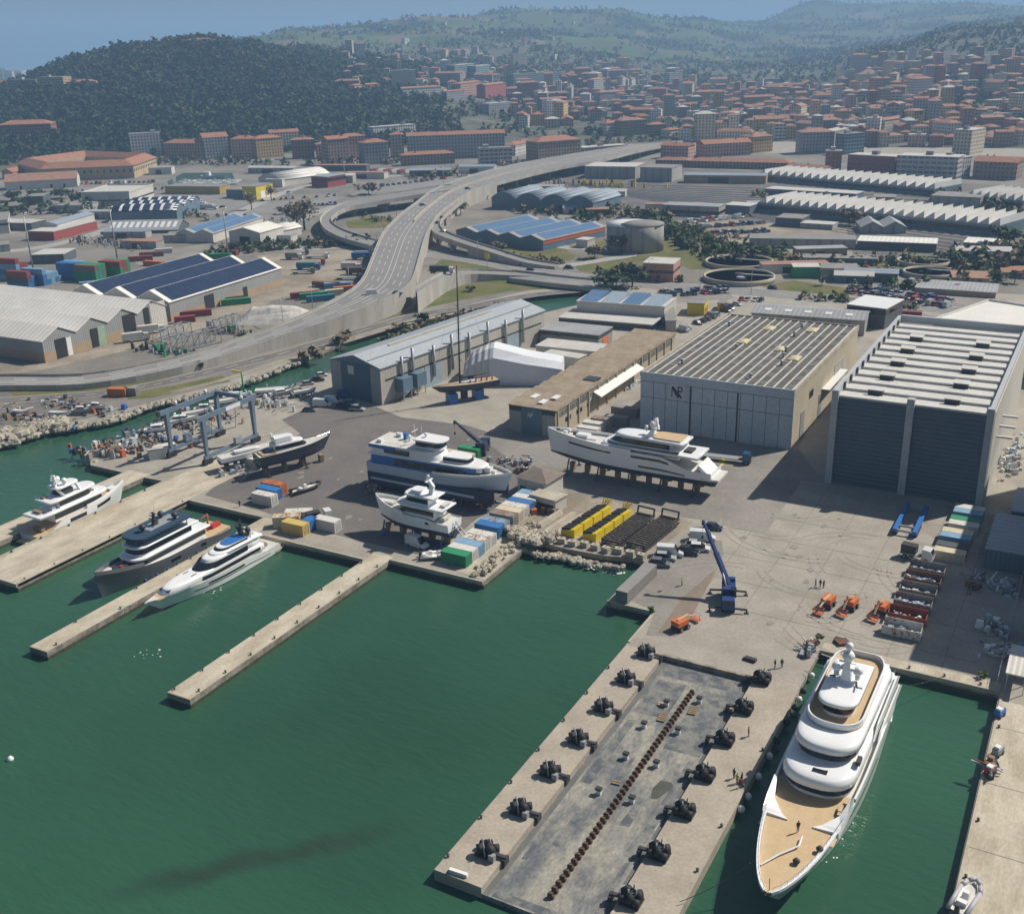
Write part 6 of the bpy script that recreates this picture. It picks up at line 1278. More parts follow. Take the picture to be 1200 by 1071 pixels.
# ---------------------------------------------------------------- 3 grey explorer
def yacht3():
    L, B = 36.5, 8.0; t = thing('explorer_yacht', 'dark grey hulled explorer yacht with navy top deck between two piers', 'yacht', (-167.6, 161.8, WZ), -pi/2)
    bd, hd, h = hull(t, L, B, 2.6, 6.2, 2.4, M_hullg, 2.8, .5, .95, .03, hmid=3.8, stripe=[(.2, .3, .5, .72, M_glass), (.42, .56, .5, .70, M_glass)])
    deck_m(t, L, bd, hd, 0, .97, .2, M_deckw); bulwark(t, L, bd, hd, .72, .99, M_hullg, .9, .25); tier(t, plan(.2, 8.5, 3.5, 3.6, .6, 3), 2.7, 3.0, M_teak, 0, 0, 'aft_deck')
    p = plan(8, 27.5, 3.4, 3.3, 3); tier(t, p, 3.6, 6.0, M_gel, .02, .4); band(t, p, 4.5, 5.5, rake=.4); tier(t, plan(6.5, 28.2, 3.75, 3.6, 3.4), 5.95, 6.3, M_gel, .01, .2, 'upper_deck', .1)
    p = plan(11.5, 26.6, 3.0, 3.0, 2.4); tier(t, p, 6.3, 8.5, M_gel, .04, .9); band(t, p, 7.0, 8.2, rake=.9); tier(t, plan(9.5, 27.0, 3.5, 3.3, 2.8), 8.45, 8.8, M_gel, .01, .2, 'upper_deck', .1)
    p = plan(12.5, 26.0, 3.2, 3.1, 2.4); q = MB()
    for (ax, ay) in p[::2]: q.tube((ax*.98+.3, ay*.94, 8.8), (ax*.98+.3, ay*.94, 10.6), .09, None, 5)
    q.build('awning_posts', M_dark, t); band(t, p, 8.8, 9.7, mat('smoked_screen', (.03, .06, .09), .2), out=-.05, name='wind_screen'); tier(t, plan(11, 26.6, 3.4, 3.3, 2.5), 10.5, 11.0, M_canv, .0, 0, 'navy_awning'); q = MB(); q.box(17.5, 0, 11.0, 8.5, 3.2, .15); q.build('roof_panel', M_grey, t)
    for x, y in ((22.5, 0.2), (14.5, 1.6), (15.5, -1.6)): dome(t, x, y, 11.7, .75, M_dark)
    mast_(t, 19.5, 11.0, 14.5, M_dark); q = MB(); q.tube((4.5, 0.6, 3.0), (3.6, .2, 7.2), .28, .12, 8); q.tube((3.6, .2, 7.2), (7.2, -.4, 6.0), .14, .1); q.build('red_crane', M_red, t); props(t, [(2.2, .6, 3, 2.6, 1.2, 1.1), (5.6, -1.4, 3, 3.6, 1.5, .9)], M_red); props(t, [(29.5, 0, 4.6, 2.0, 2.4, .8), (31.5, .7, 5.2, 1, 1, 1.0)], M_dark); props(t, [(30.6, 1.5, 5.1, .6, .6, 1.2)], M_red)
    for k in range(7): q = MB(); q.lathe([(.05, -.1), (.42, .25), (.45, 1.2), (.05, 1.6)], 9+k*3.0, bd((9+k*3.0)/L)*1.0+.42, 8); q.build('fender', M_navy, t)
    rail(t, [(7, y, 6.3) for y in (-3.4, -1.7, 0, 1.7, 3.4)]); rail(t, [(10, y, 8.8) for y in (-3.1, 0, 3.1)]); t.scale = (.96, .96, .86)
yacht3()
# ---------------------------------------------------------------- 4 white sport yacht
def yacht4():
    L, B = 35.0, 7.0; t = thing('sport_yacht', 'low sleek white sport yacht moored along the second pier', 'yacht', (-152.2, 160.6, WZ), -pi/2-.02)
    bd, hd, h = hull(t, L, B, 1.9, 3.3, 1.6, M_gel, 2.0, .42, .93, .12, hmid=2.7, stripe=[(.06, .72, .44, .52, M_dark), (.30, .62, .60, .78, M_glass)])
    deck_m(t, L, bd, hd, 0, .97, .05, M_deckw); tier(t, plan(-1.4, 2, 3, 3.2, .4, 3), .35, .7, M_teak, 0, 0, 'swim_platform')
    p = plan(4.5, 32.0, 3.0, 2.6, 12); tier(t, p, 2.5, 3.75, M_gel, .08, 2.0, 'coachroof', .45); band(t, plan(6, 24.5, 3.08, 2.9, 6), 2.9, 3.6, rake=1.0, out=.05)
    p = plan(5.5, 21.5, 2.5, 2.35, 6); tier(t, p, 3.9, 5.3, M_gel, .10, 2.6, 'deckhouse', .35); band(t, plan(9, 22.2, 2.5, 2.4, 6.4), 3.95, 5.2, rake=2.6, out=.06, name='windscreen'); tier(t, plan(4.2, 17.5, 2.5, 2.2, 5), 5.3, 5.75, M_gel, .06, .6, 'roof', .25)
    p = plan(8, 15.5, 1.8, 1.6, 3); tier(t, p, 5.9, 6.5, M_gel, .05, .8, 'flybridge'); band(t, p, 5.95, 6.4, rake=.6); tier(t, plan(8, 13.4, 1.75, 1.5, 2), 6.5, 6.62, M_blue, 0, 0, 'blue_cover')
    arch(t, 7.4, 5.7, 7.2, 1.7, M_gel); dome(t, 7.2, 1.3, 7.3, .65, M_dark); dome(t, 7.2, -1.3, 7.3, .65, M_dark); mast_(t, 8.4, 6.6, 10.2, M_dark, 2, .3); tier(t, plan(28.5, 33.2, 1.6, 1.2, 2.6), 2.85, 3.1, M_teak, 0, 0, 'bow_lounge'); q = MB(); q.box(29.5, 0, 3.1, 1.0, 2.4, .7); q.build('sun_pad', M_navy, t)
    props(t, [(26, .9, 4.0, 1.4, .25, .12), (26, -.9, 4.0, 1.4, .25, .12), (23, 1.1, 4.12, 1.4, .25, .12), (23, -1.1, 4.12, 1.4, .25, .12)], M_dark); props(t, [(3.0, 0, 2.0, 1.6, 3.2, .6), (6.2, 0, 5.9, 1.4, 2.2, .4)], M_wood); rail(t, [(1.0, y, 1.9) for y in (-2.8, -1.4, 0, 1.4, 2.8)], .7)
yacht4()
def cradle(t, L, z, w, n=7, m=M_dark):
    """keel blocks and props under a boat ashore; z is the depth of the ground below the waterline"""
    for k in range(n):
        x = L*(.10+.74*k/(n-1)); q = MB(); q.box(x, 0, -z, 1.0, 1.6, z*.55); q.build('keel_block', M_wood, t)
        if k % 2 == 0:
            q = MB()
            for s in (1, -1): q.beam((x, s*w*1.05, -z), (x, s*w*.62, -z*.12), .28, .28); q.box(x, s*w*1.05, -z, .9, .6, .25)
            q.build('shore_prop', m, t)
# ---------------------------------------------------------------- 5 white yacht on the hard
def yacht5():
    L, B = 44.0, 8.4; z = 4.4; t = thing('superyacht', 'long white yacht standing ashore on blocks before the lettered hall', 'yacht', (-73.6, 226.6, z), pi)
    bd, hd, h = hull(t, L, B, 2.2, 5.6, 2.3, M_gel, 2.4, .5, .9, .02, hmid=4.6, stripe=[(.12, .42, .22, .33, M_glass), (.22, .46, .70, .84, M_glass), (.55, .86, .70, .80, M_glass)])
    deck_m(t, L, bd, hd, .03, .98, .25, M_deckw); bulwark(t, L, bd, hd, .45, .995, M_gel, .55, .3)
    tier(t, plan(-1.8, 3, 3.4, 3.7, .4, 3), .2, .7, M_deckw, 0, 0, 'swim_platform'); q = MB(); q.add([(-.2, -3.0, .8), (-.2, 3.0, .8), (3.2, 3.2, 3.6), (3.2, -3.2, 3.6), (1.0, -3.0, .6), (1.0, 3.0, .6), (3.6, 3.2, 3.0), (3.6, -3.2, 3.0)], [(3, 2, 1, 0), (4, 5, 6, 7), (0, 1, 5, 4), (1, 2, 6, 5), (2, 3, 7, 6), (3, 0, 4, 7)]); q.build('transom_door', M_white, t)
    p = plan(8, 28, 3.5, 3.4, 5); tier(t, p, 4.2, 6.2, M_gel, .03, 1.2); band(t, p, 4.6, 6.0, rake=1.2); tier(t, plan(3.2, 28.6, 4.1, 3.7, 6), 5.0, 5.5, M_gel, .01, .4, 'upper_deck', .15)
    p = plan(10.5, 26.5, 3.0, 2.8, 5); tier(t, p, 5.6, 7.6, M_gel, .05, 2.0); band(t, p, 6.0, 7.4, rake=2.0); tier(t, plan(7, 25.5, 3.5, 3.0, 6), 7.55, 7.95, M_gel, .02, .6, 'roof', .3)
    tier(t, plan(8, 15.5, 2.7, 2.5, 2), 8.3, 8.5, M_teak, 0, 0, 'sundeck'); arch(t, 16.8, 8.0, 10.3, 1.9, lean=-1.8); mast_(t, 15.6, 9.8, 12.6); dome(t, 15.6, 1.1, 10.9, .7); dome(t, 15.6, -1.1, 10.9, .7); dome(t, 17.5, 0, 9.6, .5)
    props(t, [(34, 0, 5.2, 3.2, 2.0, .6), (38.5, 1.0, 5.5, .9, .7, .7), (38.5, -1.0, 5.5, .9, .7, .7), (31, 1.6, 5.1, 2.6, .9, .5)], M_gel); props(t, [(36, .8, 5.4, .7, .7, .8), (41, 0, 5.6, .8, .5, .5), (6.5, 0, 5.6, 2, 3, .5)], M_dark); cradle(t, L, z, 3.6, 9)
    for x in (18, 22, 26): q = MB(); q.lathe([(.28, 2.0), (.02, 2.05)], x, 0, 10); 
    rail(t, [(x, bd(x/L)-.2, hd(x/L)+.5) for x in range(30, 44, 2)], .5); rail(t, [(x, -bd(x/L)+.2, hd(x/L)+.5) for x in range(30, 44, 2)], .5)
yacht5()
# ---------------------------------------------------------------- 6 blue and white fast ferry ashore
def ferry():
    L, B = 37.5, 9.6; z = 4.2; t = thing('passenger_ferry', 'blue and white passenger ferry catamaran standing ashore', 'ferry', (-150.0, 199.0, z), 0)
    for s in (1, -1):
        e = MB(); e.loft([[(x, s*3.4+dy*w, zz_) for dy, zz_ in ((-1, .6), (-.8, -2.4), (.8, -2.4), (1, .6))] for x, w in ((0, 1.3), (24, 1.3), (31, .9), (34.5, .2))], 0, True, True, False); e.build('float', M_anti, t)
        q = MB(); q.bx(1, 30, s*4.75-.06, s*4.75+.06, -1.2, -.6); q.build('rubbing_rail', M_hullb, t)
    bd, hd, h = hull(t, L, B, 3.0, 4.2, .9, M_hullb, 3.0, .55, 1.0, .05, hmid=3.0, anti=M_navy, boot=.1)
    deck_m(t, L, bd, hd, 0, .98, .15, M_deckw); bulwark(t, L, bd, hd, .5, .995, M_white, .6, .2)
    p = plan(1.2, 30.5, 4.35, 3.4, 8); tier(t, p, 2.8, 5.2, M_blue, .03, 2.0); band(t, plan(8, 30.2, 4.36, 3.4, 8), 3.4, 4.6, rake=2.0, out=.05); tier(t, plan(.6, 31, 4.6, 3.5, 8.5), 5.15, 5.45, M_white, .02, .8, 'upper_deck')
    p = plan(1.5, 20, 4.1, 3.6, 4); tier(t, p, 5.45, 7.5, M_white, .03, 1.4); band(t, plan(5, 12, 4.12, 4.1, .3, 3), 5.9, 7.0, out=.03); tier(t, plan(.8, 17.5, 4.4, 3.8, 3), 7.5, 7.75, M_deckw, .0, .4, 'sun_deck'); band(t, plan(.8, 8, 4.42, 4.42, .2, 3), 6.9, 7.6, M_blue, out=.02, name='blue_trim')
    p = plan(13, 19.5, 2.4, 2.2, 1.6); tier(t, p, 7.7, 9.7, M_white, .06, .5, 'wheelhouse'); band(t, p, 8.3, 9.3, rake=.4); tier(t, plan(12.5, 20.2, 2.7, 2.5, 1.8), 9.65, 9.9, M_white, 0, 0, 'wheelhouse_roof')
    p = plan(20.5, 27, 2.4, 2.0, 2); tier(t, p, 5.4, 6.8, M_white, .05, .6, 'forward_cabin'); band(t, p, 5.8, 6.5, rake=.4)
    q = MB(); q.tube((11.5, 0, 7.7), (11.2, 0, 12.5), .12, .06); q.beam((11.3, -1.3, 11), (11.3, 1.3, 11), .2, .1); q.tube((12.2, 1.6, 7.7), (12.2, 1.6, 11.8), .05); q.build('mast', M_white, t); dome(t, 9, 1, 8.5, .5); dome(t, 14.5, 0, 10.3, .45)
    props(t, [(5, 2.6, 7.75, 1.4, .9, .9), (3, -2.5, 7.75, 1.2, 1.2, .8), (31, .6, 3.9, 1.5, 1.5, 1), (29.5, -1.2, 3.9, 1.2, .9, .8), (33, -.5, 4, 1, 1, .8)], M_white); props(t, [(7.5, 1.6, 7.75, .8, .8, 1.6)], M_blue)
    rail(t, [(x, 4.2, 7.75) for x in range(1, 12, 2)]); rail(t, [(x, -4.2, 7.75) for x in range(1, 12, 2)]); rail(t, [(x, bd(x/L)-.2, 4.3) for x in range(28, 37, 2)]); rail(t, [(x, -bd(x/L)+.2, 4.3) for x in range(28, 37, 2)]); cradle(t, L, z, 4.2, 6)
ferry()
# ---------------------------------------------------------------- 7 small white explorer ashore
def explorer():
    L, B = 20.5, 6.0; z = 3.4; t = thing('trawler_yacht', 'chunky white trawler yacht ashore beside the ferry', 'yacht', (-114.6, 177.2, z), pi)
    bd, hd, h = hull(t, L, B, 2.0, 4.4, 1.9, M_gel, 2.6, .5, .94, .06, hmid=2.6, stripe=[(.22, .30, .5, .72, M_glass), (.34, .40, .5, .72, M_glass), (.60, .64, .55, .7, M_glass)])
    deck_m(t, L, bd, hd, 0, .97, .3, M_deckw); bulwark(t, L, bd, hd, .55, .99, M_gel, .5)
    p = plan(3.6, 13.5, 2.6, 2.4, 2.2); tier(t, p, 2.4, 4.7, M_gel, .03, .8); band(t, p, 3.2, 4.3, rake=.6); tier(t, plan(1.2, 14, 2.9, 2.6, 2.6), 4.65, 4.95, M_gel, 0, .2, 'upper_deck', .12)
    p = plan(5.2, 11.8, 2.1, 2.0, 1.8); tier(t, p, 4.95, 6.9, M_gel, .05, .9); band(t, p, 5.6, 6.6, rake=.8); tier(t, plan(3.6, 12, 2.4, 2.1, 2), 6.85, 7.1, M_gel, 0, .2, 'upper_deck', .15); tier(t, plan(7.5, 10.6, 1.5, 1.4, 1), 7.1, 8.0, M_gel, .06, .4, 'flybridge')
    q = MB(); q.loft([[(x+dx*.5, dy*.35, zz_) for dx, dy in ((-1, -1), (1, -1), (1, 1), (-1, 1))] for x, zz_ in ((5.6, 7.0), (5.2, 9.2), (6.2, 10.4))], 0, True, True, False); q.beam((6, -1.3, 10.3), (6, 1.3, 10.3), .5, .14); q.tube((6, 0, 10.3), (5.8, 0, 12), .06, .03); q.build('mast', M_gel, t)
    dome(t, 6.2, 0, 10.9, .4); props(t, [(2.2, 0, 5, 1.2, 2.2, .6), (16.5, .0, 3.2, 2.4, 1.6, .5), (2.2, 0, 2.2, 1, 2.6, .6)], M_deckw); rail(t, [(1.4, y, 4.95) for y in (-2.5, 0, 2.5)]); rail(t, [(x, bd(x/L)-.15, hd(x/L)+.45) for x in range(13, 21, 1)], .5); rail(t, [(x, -bd(x/L)+.15, hd(x/L)+.45) for x in range(13, 21, 1)], .5)
    cradle(t, L, z, 2.6, 5, M_blue); q = MB()
    for s in (1, -1): q.beam((-4.6, s*.6, -z), (.2, s*.6, 1.9), .12, .2)
    for k in range(8): q.beam((-4.6+.6*k, -.6, -z+.66*k), (-4.6+.6*k, .6, -z+.66*k), .3, .06)
    q.build('boarding_stairs', M_steel, t)
explorer()
def motorboat(name, label, x, y, z, rz, L, B, hm, top=True, fly=False, m2=M_gel, cr=True, group=None, h=1.4):
    t = thing(name, label, 'boat', (x, y, z), rz, group); bd, hd, _ = hull(t, L, B, h, h*1.55, h*.6, hm, 2.3, .5, .93, .1, n=16); deck_m(t, L, bd, hd, 0, .97, .12, M_deckw, n=10)
    if top:
        p = plan(L*.22, L*.66, B*.36, B*.32, L*.16, 6); tier(t, p, h*.95, h*1.9, m2, .08, L*.05, 'cabin', .15); band(t, p, h*1.25, h*1.75, rake=L*.05, out=.04)
    if fly: p = plan(L*.24, L*.5, B*.3, B*.26, L*.08, 6); tier(t, p, h*2.05, h*2.6, m2, .05, .4, 'flybridge'); arch(t, L*.25, h*2.0, h*3.1, B*.28, th=.2, lean=-.6)
    if cr: cradle(t, L, z, B*.42, 4)
    return t
t = motorboat('motor_yacht', 'black hulled motor yacht ashore with open white cockpit', -180.2, 189.0, 3.6, 1.10, 20.5, 5.4, M_hullk, True, True, h=2.2); rail(t, [(x, 2.2*(1-((x-11)/9.5)**2*.8), 3.2) for x in (12, 14, 16, 18, 20)]); rail(t, [(x, -2.2*(1-((x-11)/9.5)**2*.8), 3.2) for x in (12, 14, 16, 18, 20)]); tier(t, plan(1, 5, 2.0, 2.1, .3, 3), 2.25, 2.4, M_teak, 0, 0, 'cockpit'); props(t, [(3, 0, 2.4, 1.4, 2.6, .6)], M_navy)
q = MB(); [q.beam((-5.0, s*.7, -3.6), (.6, s*.7, 1.4), .14, .22) for s in (1, -1)]; q.box(-2.2, 0, -1.5, 5.4, 1.4, .08); o = q.build('boarding_ramp', M_steel, t)
t = motorboat('sailing_hull', 'slender white racing hull ashore without its mast', -191.4, 187.5, 2.6, 1.13, 17.5, 4.2, M_gel, False, h=1.3); tier(t, plan(4, 11.5, 1.1, 1.0, 3, 6), 1.5, 1.95, M_gel, .15, 1.0, 'coachroof', .1); rail(t, [(x, 1.6*(1-(x/17.5)**3), 1.6+x*.03) for x in range(1, 17, 2)], .6); rail(t, [(x, -1.6*(1-(x/17.5)**3), 1.6+x*.03) for x in range(1, 17, 2)], .6)
# ---------------------------------------------------------------- 8 sailing yacht with the tall mast
def sailer():
    L, B, z = 21.5, 5.0, 4.0; t = thing('sailing_yacht', 'dark hulled racing sailing yacht ashore under a very tall black mast', 'sailing yacht', (-158.6, 272.8, z), pi+.95)
    bd, hd, _ = hull(t, L, B, 1.5, 1.9, .9, mat('charcoal_hull', (.06, .06, .065), .4), 1.7, .35, .85, .12, anti=M_anti); deck_m(t, L, bd, hd, 0, .98, .03, mat('tan_deck', (.48, .38, .26), .7)); tier(t, plan(7, 12.5, 1.0, .8, 3), 1.6, 2.0, M_gel, .1, .5, 'coachroof', .1)
    q = MB(); q.tube((12.2, 0, 1.7), (11.6, 0, 37), .30, .16, 8)
    for zz_, w in ((9, 1.6), (17, 1.4), (25, 1.1)): q.beam((12.0, -w, zz_), (12.0, w, zz_), .16, .08)
    q.build('mast', M_black, t); q = MB(); q.tube((11.8, 0, 3.2), (3.2, 0, 3.6), .22, .16, 8); q.build('boom', M_black, t)
    q = MB()
    for w in (1, -1): q.path([(11.9, w*2.1, 1.6), (12.0, w*1.6, 9), (11.9, w*1.4, 17), (11.8, w*1.1, 25), (11.65, 0, 36)], .03, 4)
    q.tube((21.0, 0, 1.9), (11.65, 0, 36), .03, None, 4); q.tube((.2, 0, 1.6), (11.6, 0, 36.8), .03, None, 4); q.build('rigging', M_steel, t)
    q = MB(); q.loft([[(x+dx, dy, zz_) for dx, dy in ((-1.2, 0), (0, -.25), (1.2, 0), (0, .25))] for x, zz_ in ((11, -.7), (11, -3.2))], 0, True, True, False); q.build('keel_fin', M_dark, t)
    for x in (6.5, 15): q = MB(); q.box(x, 0, -z, 2.6, 3.6, z-.9); q.build('blue_cradle', M_blue, t)
    q = MB()
    for k in range(9): q.box(2+k*.9, (-1) ** k*.9, 1.6, .35, .35, .7)
    q.build('winches', M_red, t)
sailer()
# ================================================================ containers
CC = {'green': (.02, .25, .11), 'white': (.62, .61, .57), 'blue': (.03, .16, .42), 'light blue': (.20, .36, .52), 'grey': (.26, .25, .24), 'red': (.27, .05, .04), 'orange': (.50, .15, .05), 'yellow': (.58, .42, .13), 'cream': (.60, .53, .38), 'teal': (.03, .20, .26), 'brown': (.20, .10, .07), 'dark': (.07, .08, .09)}
def cmat(c, ax='x'): return mat('container_%s_%s' % (c.replace(' ', '_'), ax), CC[c], .55, tuple(k*.75 for k in CC[c]), .5, .5, stripe=(ax, .28, .03, .10), rust=.05)
def rmat(c, r): return mat('container_top_%s_%d' % (c.replace(' ', '_'), r), CC[c], .7, tuple(k*.8 for k in CC[c]), .6, .5, rust=(.02, .22, .42)[r])
PRO = {}
def container(label, x, y, z=0.0, rz=0.0, L=6.06, c='white', rust=0, group='shipping containers', h=2.59):
    key = (c, rust, L, h)
    if key in PRO: return dup(PRO[key], label, (x, y, z), rz, group)
    t = thing('shipping_container', label, 'container', (x, y, z), rz, group); w = 2.44
    MB().box(0, 0, 0, L-.1, w-.08, h-.06).build('body', cmat(c), t); MB().box(0, 0, h-.06, L, w, .08).build('roof', rmat(c, rust), t)
    q = MB()
    for sx in (-1, 1):
        for sy in (-1, 1): q.box(sx*(L/2-.06), sy*(w/2-.06), 0, .13, .13, h-.05)
        q.box(sx*(L/2-.05), 0, .02, .1, w-.2, .16)
    q.build('corner_posts', rmat(c, 0), t); q = MB(); q.bx(L/2-.06, L/2+.0, -w/2+.15, w/2-.15, .2, h-.2); d = q.build('door', cmat(c, 'y'), t); q = MB()
    for yy in (-.7, -.25, .25, .7): q.tube((L/2+.03, yy, .25), (L/2+.03, yy, h-.25), .025, None, 5)
    q.build('lock_rods', M_steel, d); PRO[key] = t; return t
row = [('green', 0, 169.3, 'green container at the quay corner, nearest of the quay row'), ('white', 0, 171.9, 'white container directly behind the green one'), ('light blue', 0, 174.5, 'pale blue container between two white ones in the quay row'), ('white', 2, 177.1, 'white container with a fully rusty top in the quay row'), ('white', 1, 179.7, 'white container before the gap in the quay row'),
    ('blue', 0, 184.3, 'bright blue container just behind the gap in the quay row'), ('light blue', 2, 186.9, 'pale container with rust streaked top beside the bright blue one'), ('grey', 2, 190.8, 'brown grey container in the middle of the quay row'), ('cream', 0, 193.4, 'cream container beside the brown grey one'), ('white', 1, 196.0, 'white container with a rust patch in the quay row'), ('blue', 1, 198.6, 'blue container third from the far end of the quay row'), ('white', 0, 201.2, 'white container second from the far end of the quay row'), ('light blue', 1, 203.8, 'pale blue container at the far end of the quay row')]
for c, r, y, lab in row: container(lab, -109.6-(.8 if y > 183 else 0), y+.2, 0, 0 if y < 183 else 0, 6.06, c, r)
def cpx(lab, px, py, rz, L=6.06, c='white', r=0, z=0, g='shipping containers', h=2.59): x, y = at(px, py, z); return container(lab, x, y, z, rz, L, c, r, g, h)
for a in (('white container at the quay edge left of the yellow one', 311, 590, 0, 6.06, 'white', 1), ('blue container behind the white one at the slip corner', 316, 583, 0, 6.06, 'blue', 0), ('blue container with a rusty orange top at the slip corner', 322, 577, 0, 6.06, 'orange', 2), ('long white container with rusty top near the second pier', 337, 616, .55, 6.06, 'cream', 2), ('pale white container behind the rusty topped one', 351, 610, .55, 6.06, 'white', 1), ('yellow container on the quay near the second pier', 347, 624, 0, 6.06, 'yellow', 0), ('small blue container beside the yellow one', 364, 620, 1.57, 3.0, 'blue', 0), ('white container alone beside the timber truck', 384, 620, 0, 6.06, 'white', 0),
    ('white office container under the racing hull', 297, 547, 0, 6.06, 'white', 0), ('cream container behind the ferry', 537, 541, 0, 9, 'cream', 0), ('green container behind the cream one at the ferry', 551, 535, 0, 6.06, 'green', 0), ('long white container behind the yacht bow, nearest of three', 690, 511, 0, 6.06, 'white', 0), ('long white container behind the yacht bow, middle of three', 696, 505, 0, 6.06, 'white', 1), ('grey container with orange rusty top behind the yacht bow', 706, 500, 0, 6.06, 'grey', 2),
    ('grey container beside the long sandy hall, nearer one', 724, 498, 0, 6.06, 'grey', 0), ('grey container beside the long sandy hall, farther one', 733, 487, 0, 8, 'grey', 0), ('white cabin container by the boat lift', 193, 532, 1.0, 6.06, 'white', 0), ('white box container by the boat lift, second one', 184, 537, 1.0, 4, 'white', 1), ('long grey trailer container on the car park', 746, 690, 1.53, 13.5, 'grey', 0)): cpx(*a)
# flat roofed stores down the right edge of the yard, partly shaded
for k, (y, c, lab) in enumerate(((239.5, 'white', 'pale grey container at the top of the right hand yard row'), (236.9, 'light blue', 'pale blue container below the topmost one in the yard row'), (232.6, 'green', 'container with bright green top in the yard row'), (230.0, 'white', 'white container below the green topped one'), (225.4, 'cream', 'cream container beside a narrow gap in the yard row'), (222.8, 'light blue', 'pale container under the cream one in the yard row'), (218.0, 'dark', 'dark container before the skips'), (215.0, 'cream', 'flat cream container nearest the skips'))): container(lab, -19.5-(k > 3)*.6, y, 0, 0, 6.06 if k != 6 else 6.06, c, 0, h=2.0)
def skip(label, y, c, fill, x=-23.0, L=6.6):
    t = thing('open_skip', label, 'skip', (x, y, 0), 0, 'open skips in the yard row'); q = MB(); h = 1.9; w = 2.4
    q.bx(-L/2, L/2, -w/2, w/2, .15, .3); q.bx(-L/2, L/2, -w/2, -w/2+.1, .3, h); q.bx(-L/2, L/2, w/2-.1, w/2, .3, h+.7); q.bx(-L/2, -L/2+.1, -w/2+.1, w/2-.1, .3, h); q.bx(L/2-.1, L/2, -w/2+.1, w/2-.1, .3, h)
    for k in range(7): q.bx(-L/2+.3+k*1.0, -L/2+.42+k*1.0, -w/2-.08, -w/2, .2, h-.05)
    q.build('skip_body', mat('skip_%s' % c, CC[c], .7, rust=.3), t); rng = random.Random(int(y)); q = MB()
    for k in range(46): q.box(rng.uniform(-L/2+.5, L/2-.5), rng.uniform(-w/2+.4, w/2-.4), rng.uniform(.5, 1.35), rng.uniform(.2, 1.1), rng.uniform(.2, .7), rng.uniform(.1, .5), rng.randrange(3), rng.uniform(0, 3))
    o = q.build('rubbish', fill, t); o['kind'] = 'stuff'
F1, F2 = [M_wood, M_white, M_grey], [M_white, M_hullb, M_grey]
for y, c, f, lab in ((209.5, 'grey', F2, 'grey skip of pale scrap, farthest of the skip row'), (204.6, 'brown', F2, 'brown grey skip with blue rubbish, second of the skip row'), (199.6, 'grey', F1, 'empty looking grey skip in the middle of the skip row'), (194.4, 'grey', F2, 'tall sided grey skip before the red ones'), (189.0, 'red', F1, 'dark red skip heaped with wood and rubbish'), (183.8, 'white', F2, 'white and rusty red skip nearest the quay')): skip(lab, y-4, c, f)
# ================================================================ vehicles
def wheels(t, pts, r, w=.24):
    for x, y in pts:
        q = MB(); q.tube((x, y-w/2, r), (x, y+w/2, r), r, None, 12); o = q.build('wheel', M_black, t); q = MB(); q.tube((x, y-w/2-.02, r), (x, y+w/2+.02, r), r*.5, None, 8); q.build('hub', M_steel, o)
CARC = {'white': (.72, .72, .72), 'silver': (.42, .43, .44), 'grey': (.16, .165, .17), 'black': (.02, .02, .022), 'blue': (.03, .08, .22), 'red': (.40, .03, .03), 'dark blue': (.02, .035, .08), 'yellow': (.65, .5, .05)}
VP = {}
def car(label, x, y, rz, c='white', kind='car', z=0.0, group='parked cars'):
    k = (c, kind)
    if k in VP: return dup(VP[k], label, (x, y, z), rz, group)
    t = thing({'car': 'parked_car', 'van': 'delivery_van', 'suv': 'parked_car'}[kind], label, 'van' if kind == 'van' else 'car', (x, y, z), rz, group); m = mat('car_paint_'+c.replace(' ', '_'), CARC[c], .25, fine=.02, coat=.6)
    L, w, h = {'car': (4.2, 1.75, 1.45), 'van': (5.6, 2.0, 2.4), 'suv': (4.7, 1.9, 1.75)}[kind]
    def sec(x_, hw, z0, z1): return [(x_, -hw, z0), (x_, hw, z0), (x_, hw*1.0, z0+(z1-z0)*.6), (x_, hw*.88, z1), (x_, -hw*.88, z1), (x_, -hw, z0+(z1-z0)*.6)]
    a = w/2; b = h*.56 if kind != 'van' else h*.52
    q = MB(); q.loft([sec(-L/2, a*.9, .35, b*.9), sec(-L/2+.25, a, .25, b), sec(0, a, .22, b*1.02), sec(L/2-1.0, a, .25, b*.92), sec(L/2-.2, a*.93, .28, b*.75), sec(L/2, a*.85, .35, b*.6)], 0, True, True, False); q.build('body', m, t)
    if kind == 'van': pr = [(-L/2+.05, b*.8, .95), (-L/2+.1, h, .9), (L/2-1.9, h, .9), (L/2-1.0, b*.9, .93)]
    else: pr = [(-L/2+.15, b*.95, .93), (-L/2+.75, h, .76), (L*.08, h, .76), (L*.27, b*.95, .93)]
    q = MB(); q.loft([[(x_, -a*k_, z_), (x_, a*k_, z_)] for x_, z_, k_ in pr], 0, False, False, False); s = [(x_, a*k_, z_) for x_, z_, k_ in pr]; q.add(s, [(3, 2, 1, 0)], 1 if kind != 'van' else 2); q.add([(x_, -y_, z_) for x_, y_, z_ in s], [(0, 1, 2, 3)], 1 if kind != 'van' else 2)
    n = len(q.f); q.mi[0] = 1 if kind != 'van' else 2; q.mi[1] = 2; q.mi[2] = 1
    q.build('cabin', [m, M_glass, m], t); wheels(t, [(sx*L*.31, sy*a*.92) for sx in (-1, 1) for sy in (-1, 1)], .32)
    q = MB(); [q.box(L/2-.06, sy*a*.6, b*.55, .12, .35, .14) for sy in (-1, 1)]; q.build('headlights', M_white, t); VP[k] = t; return t
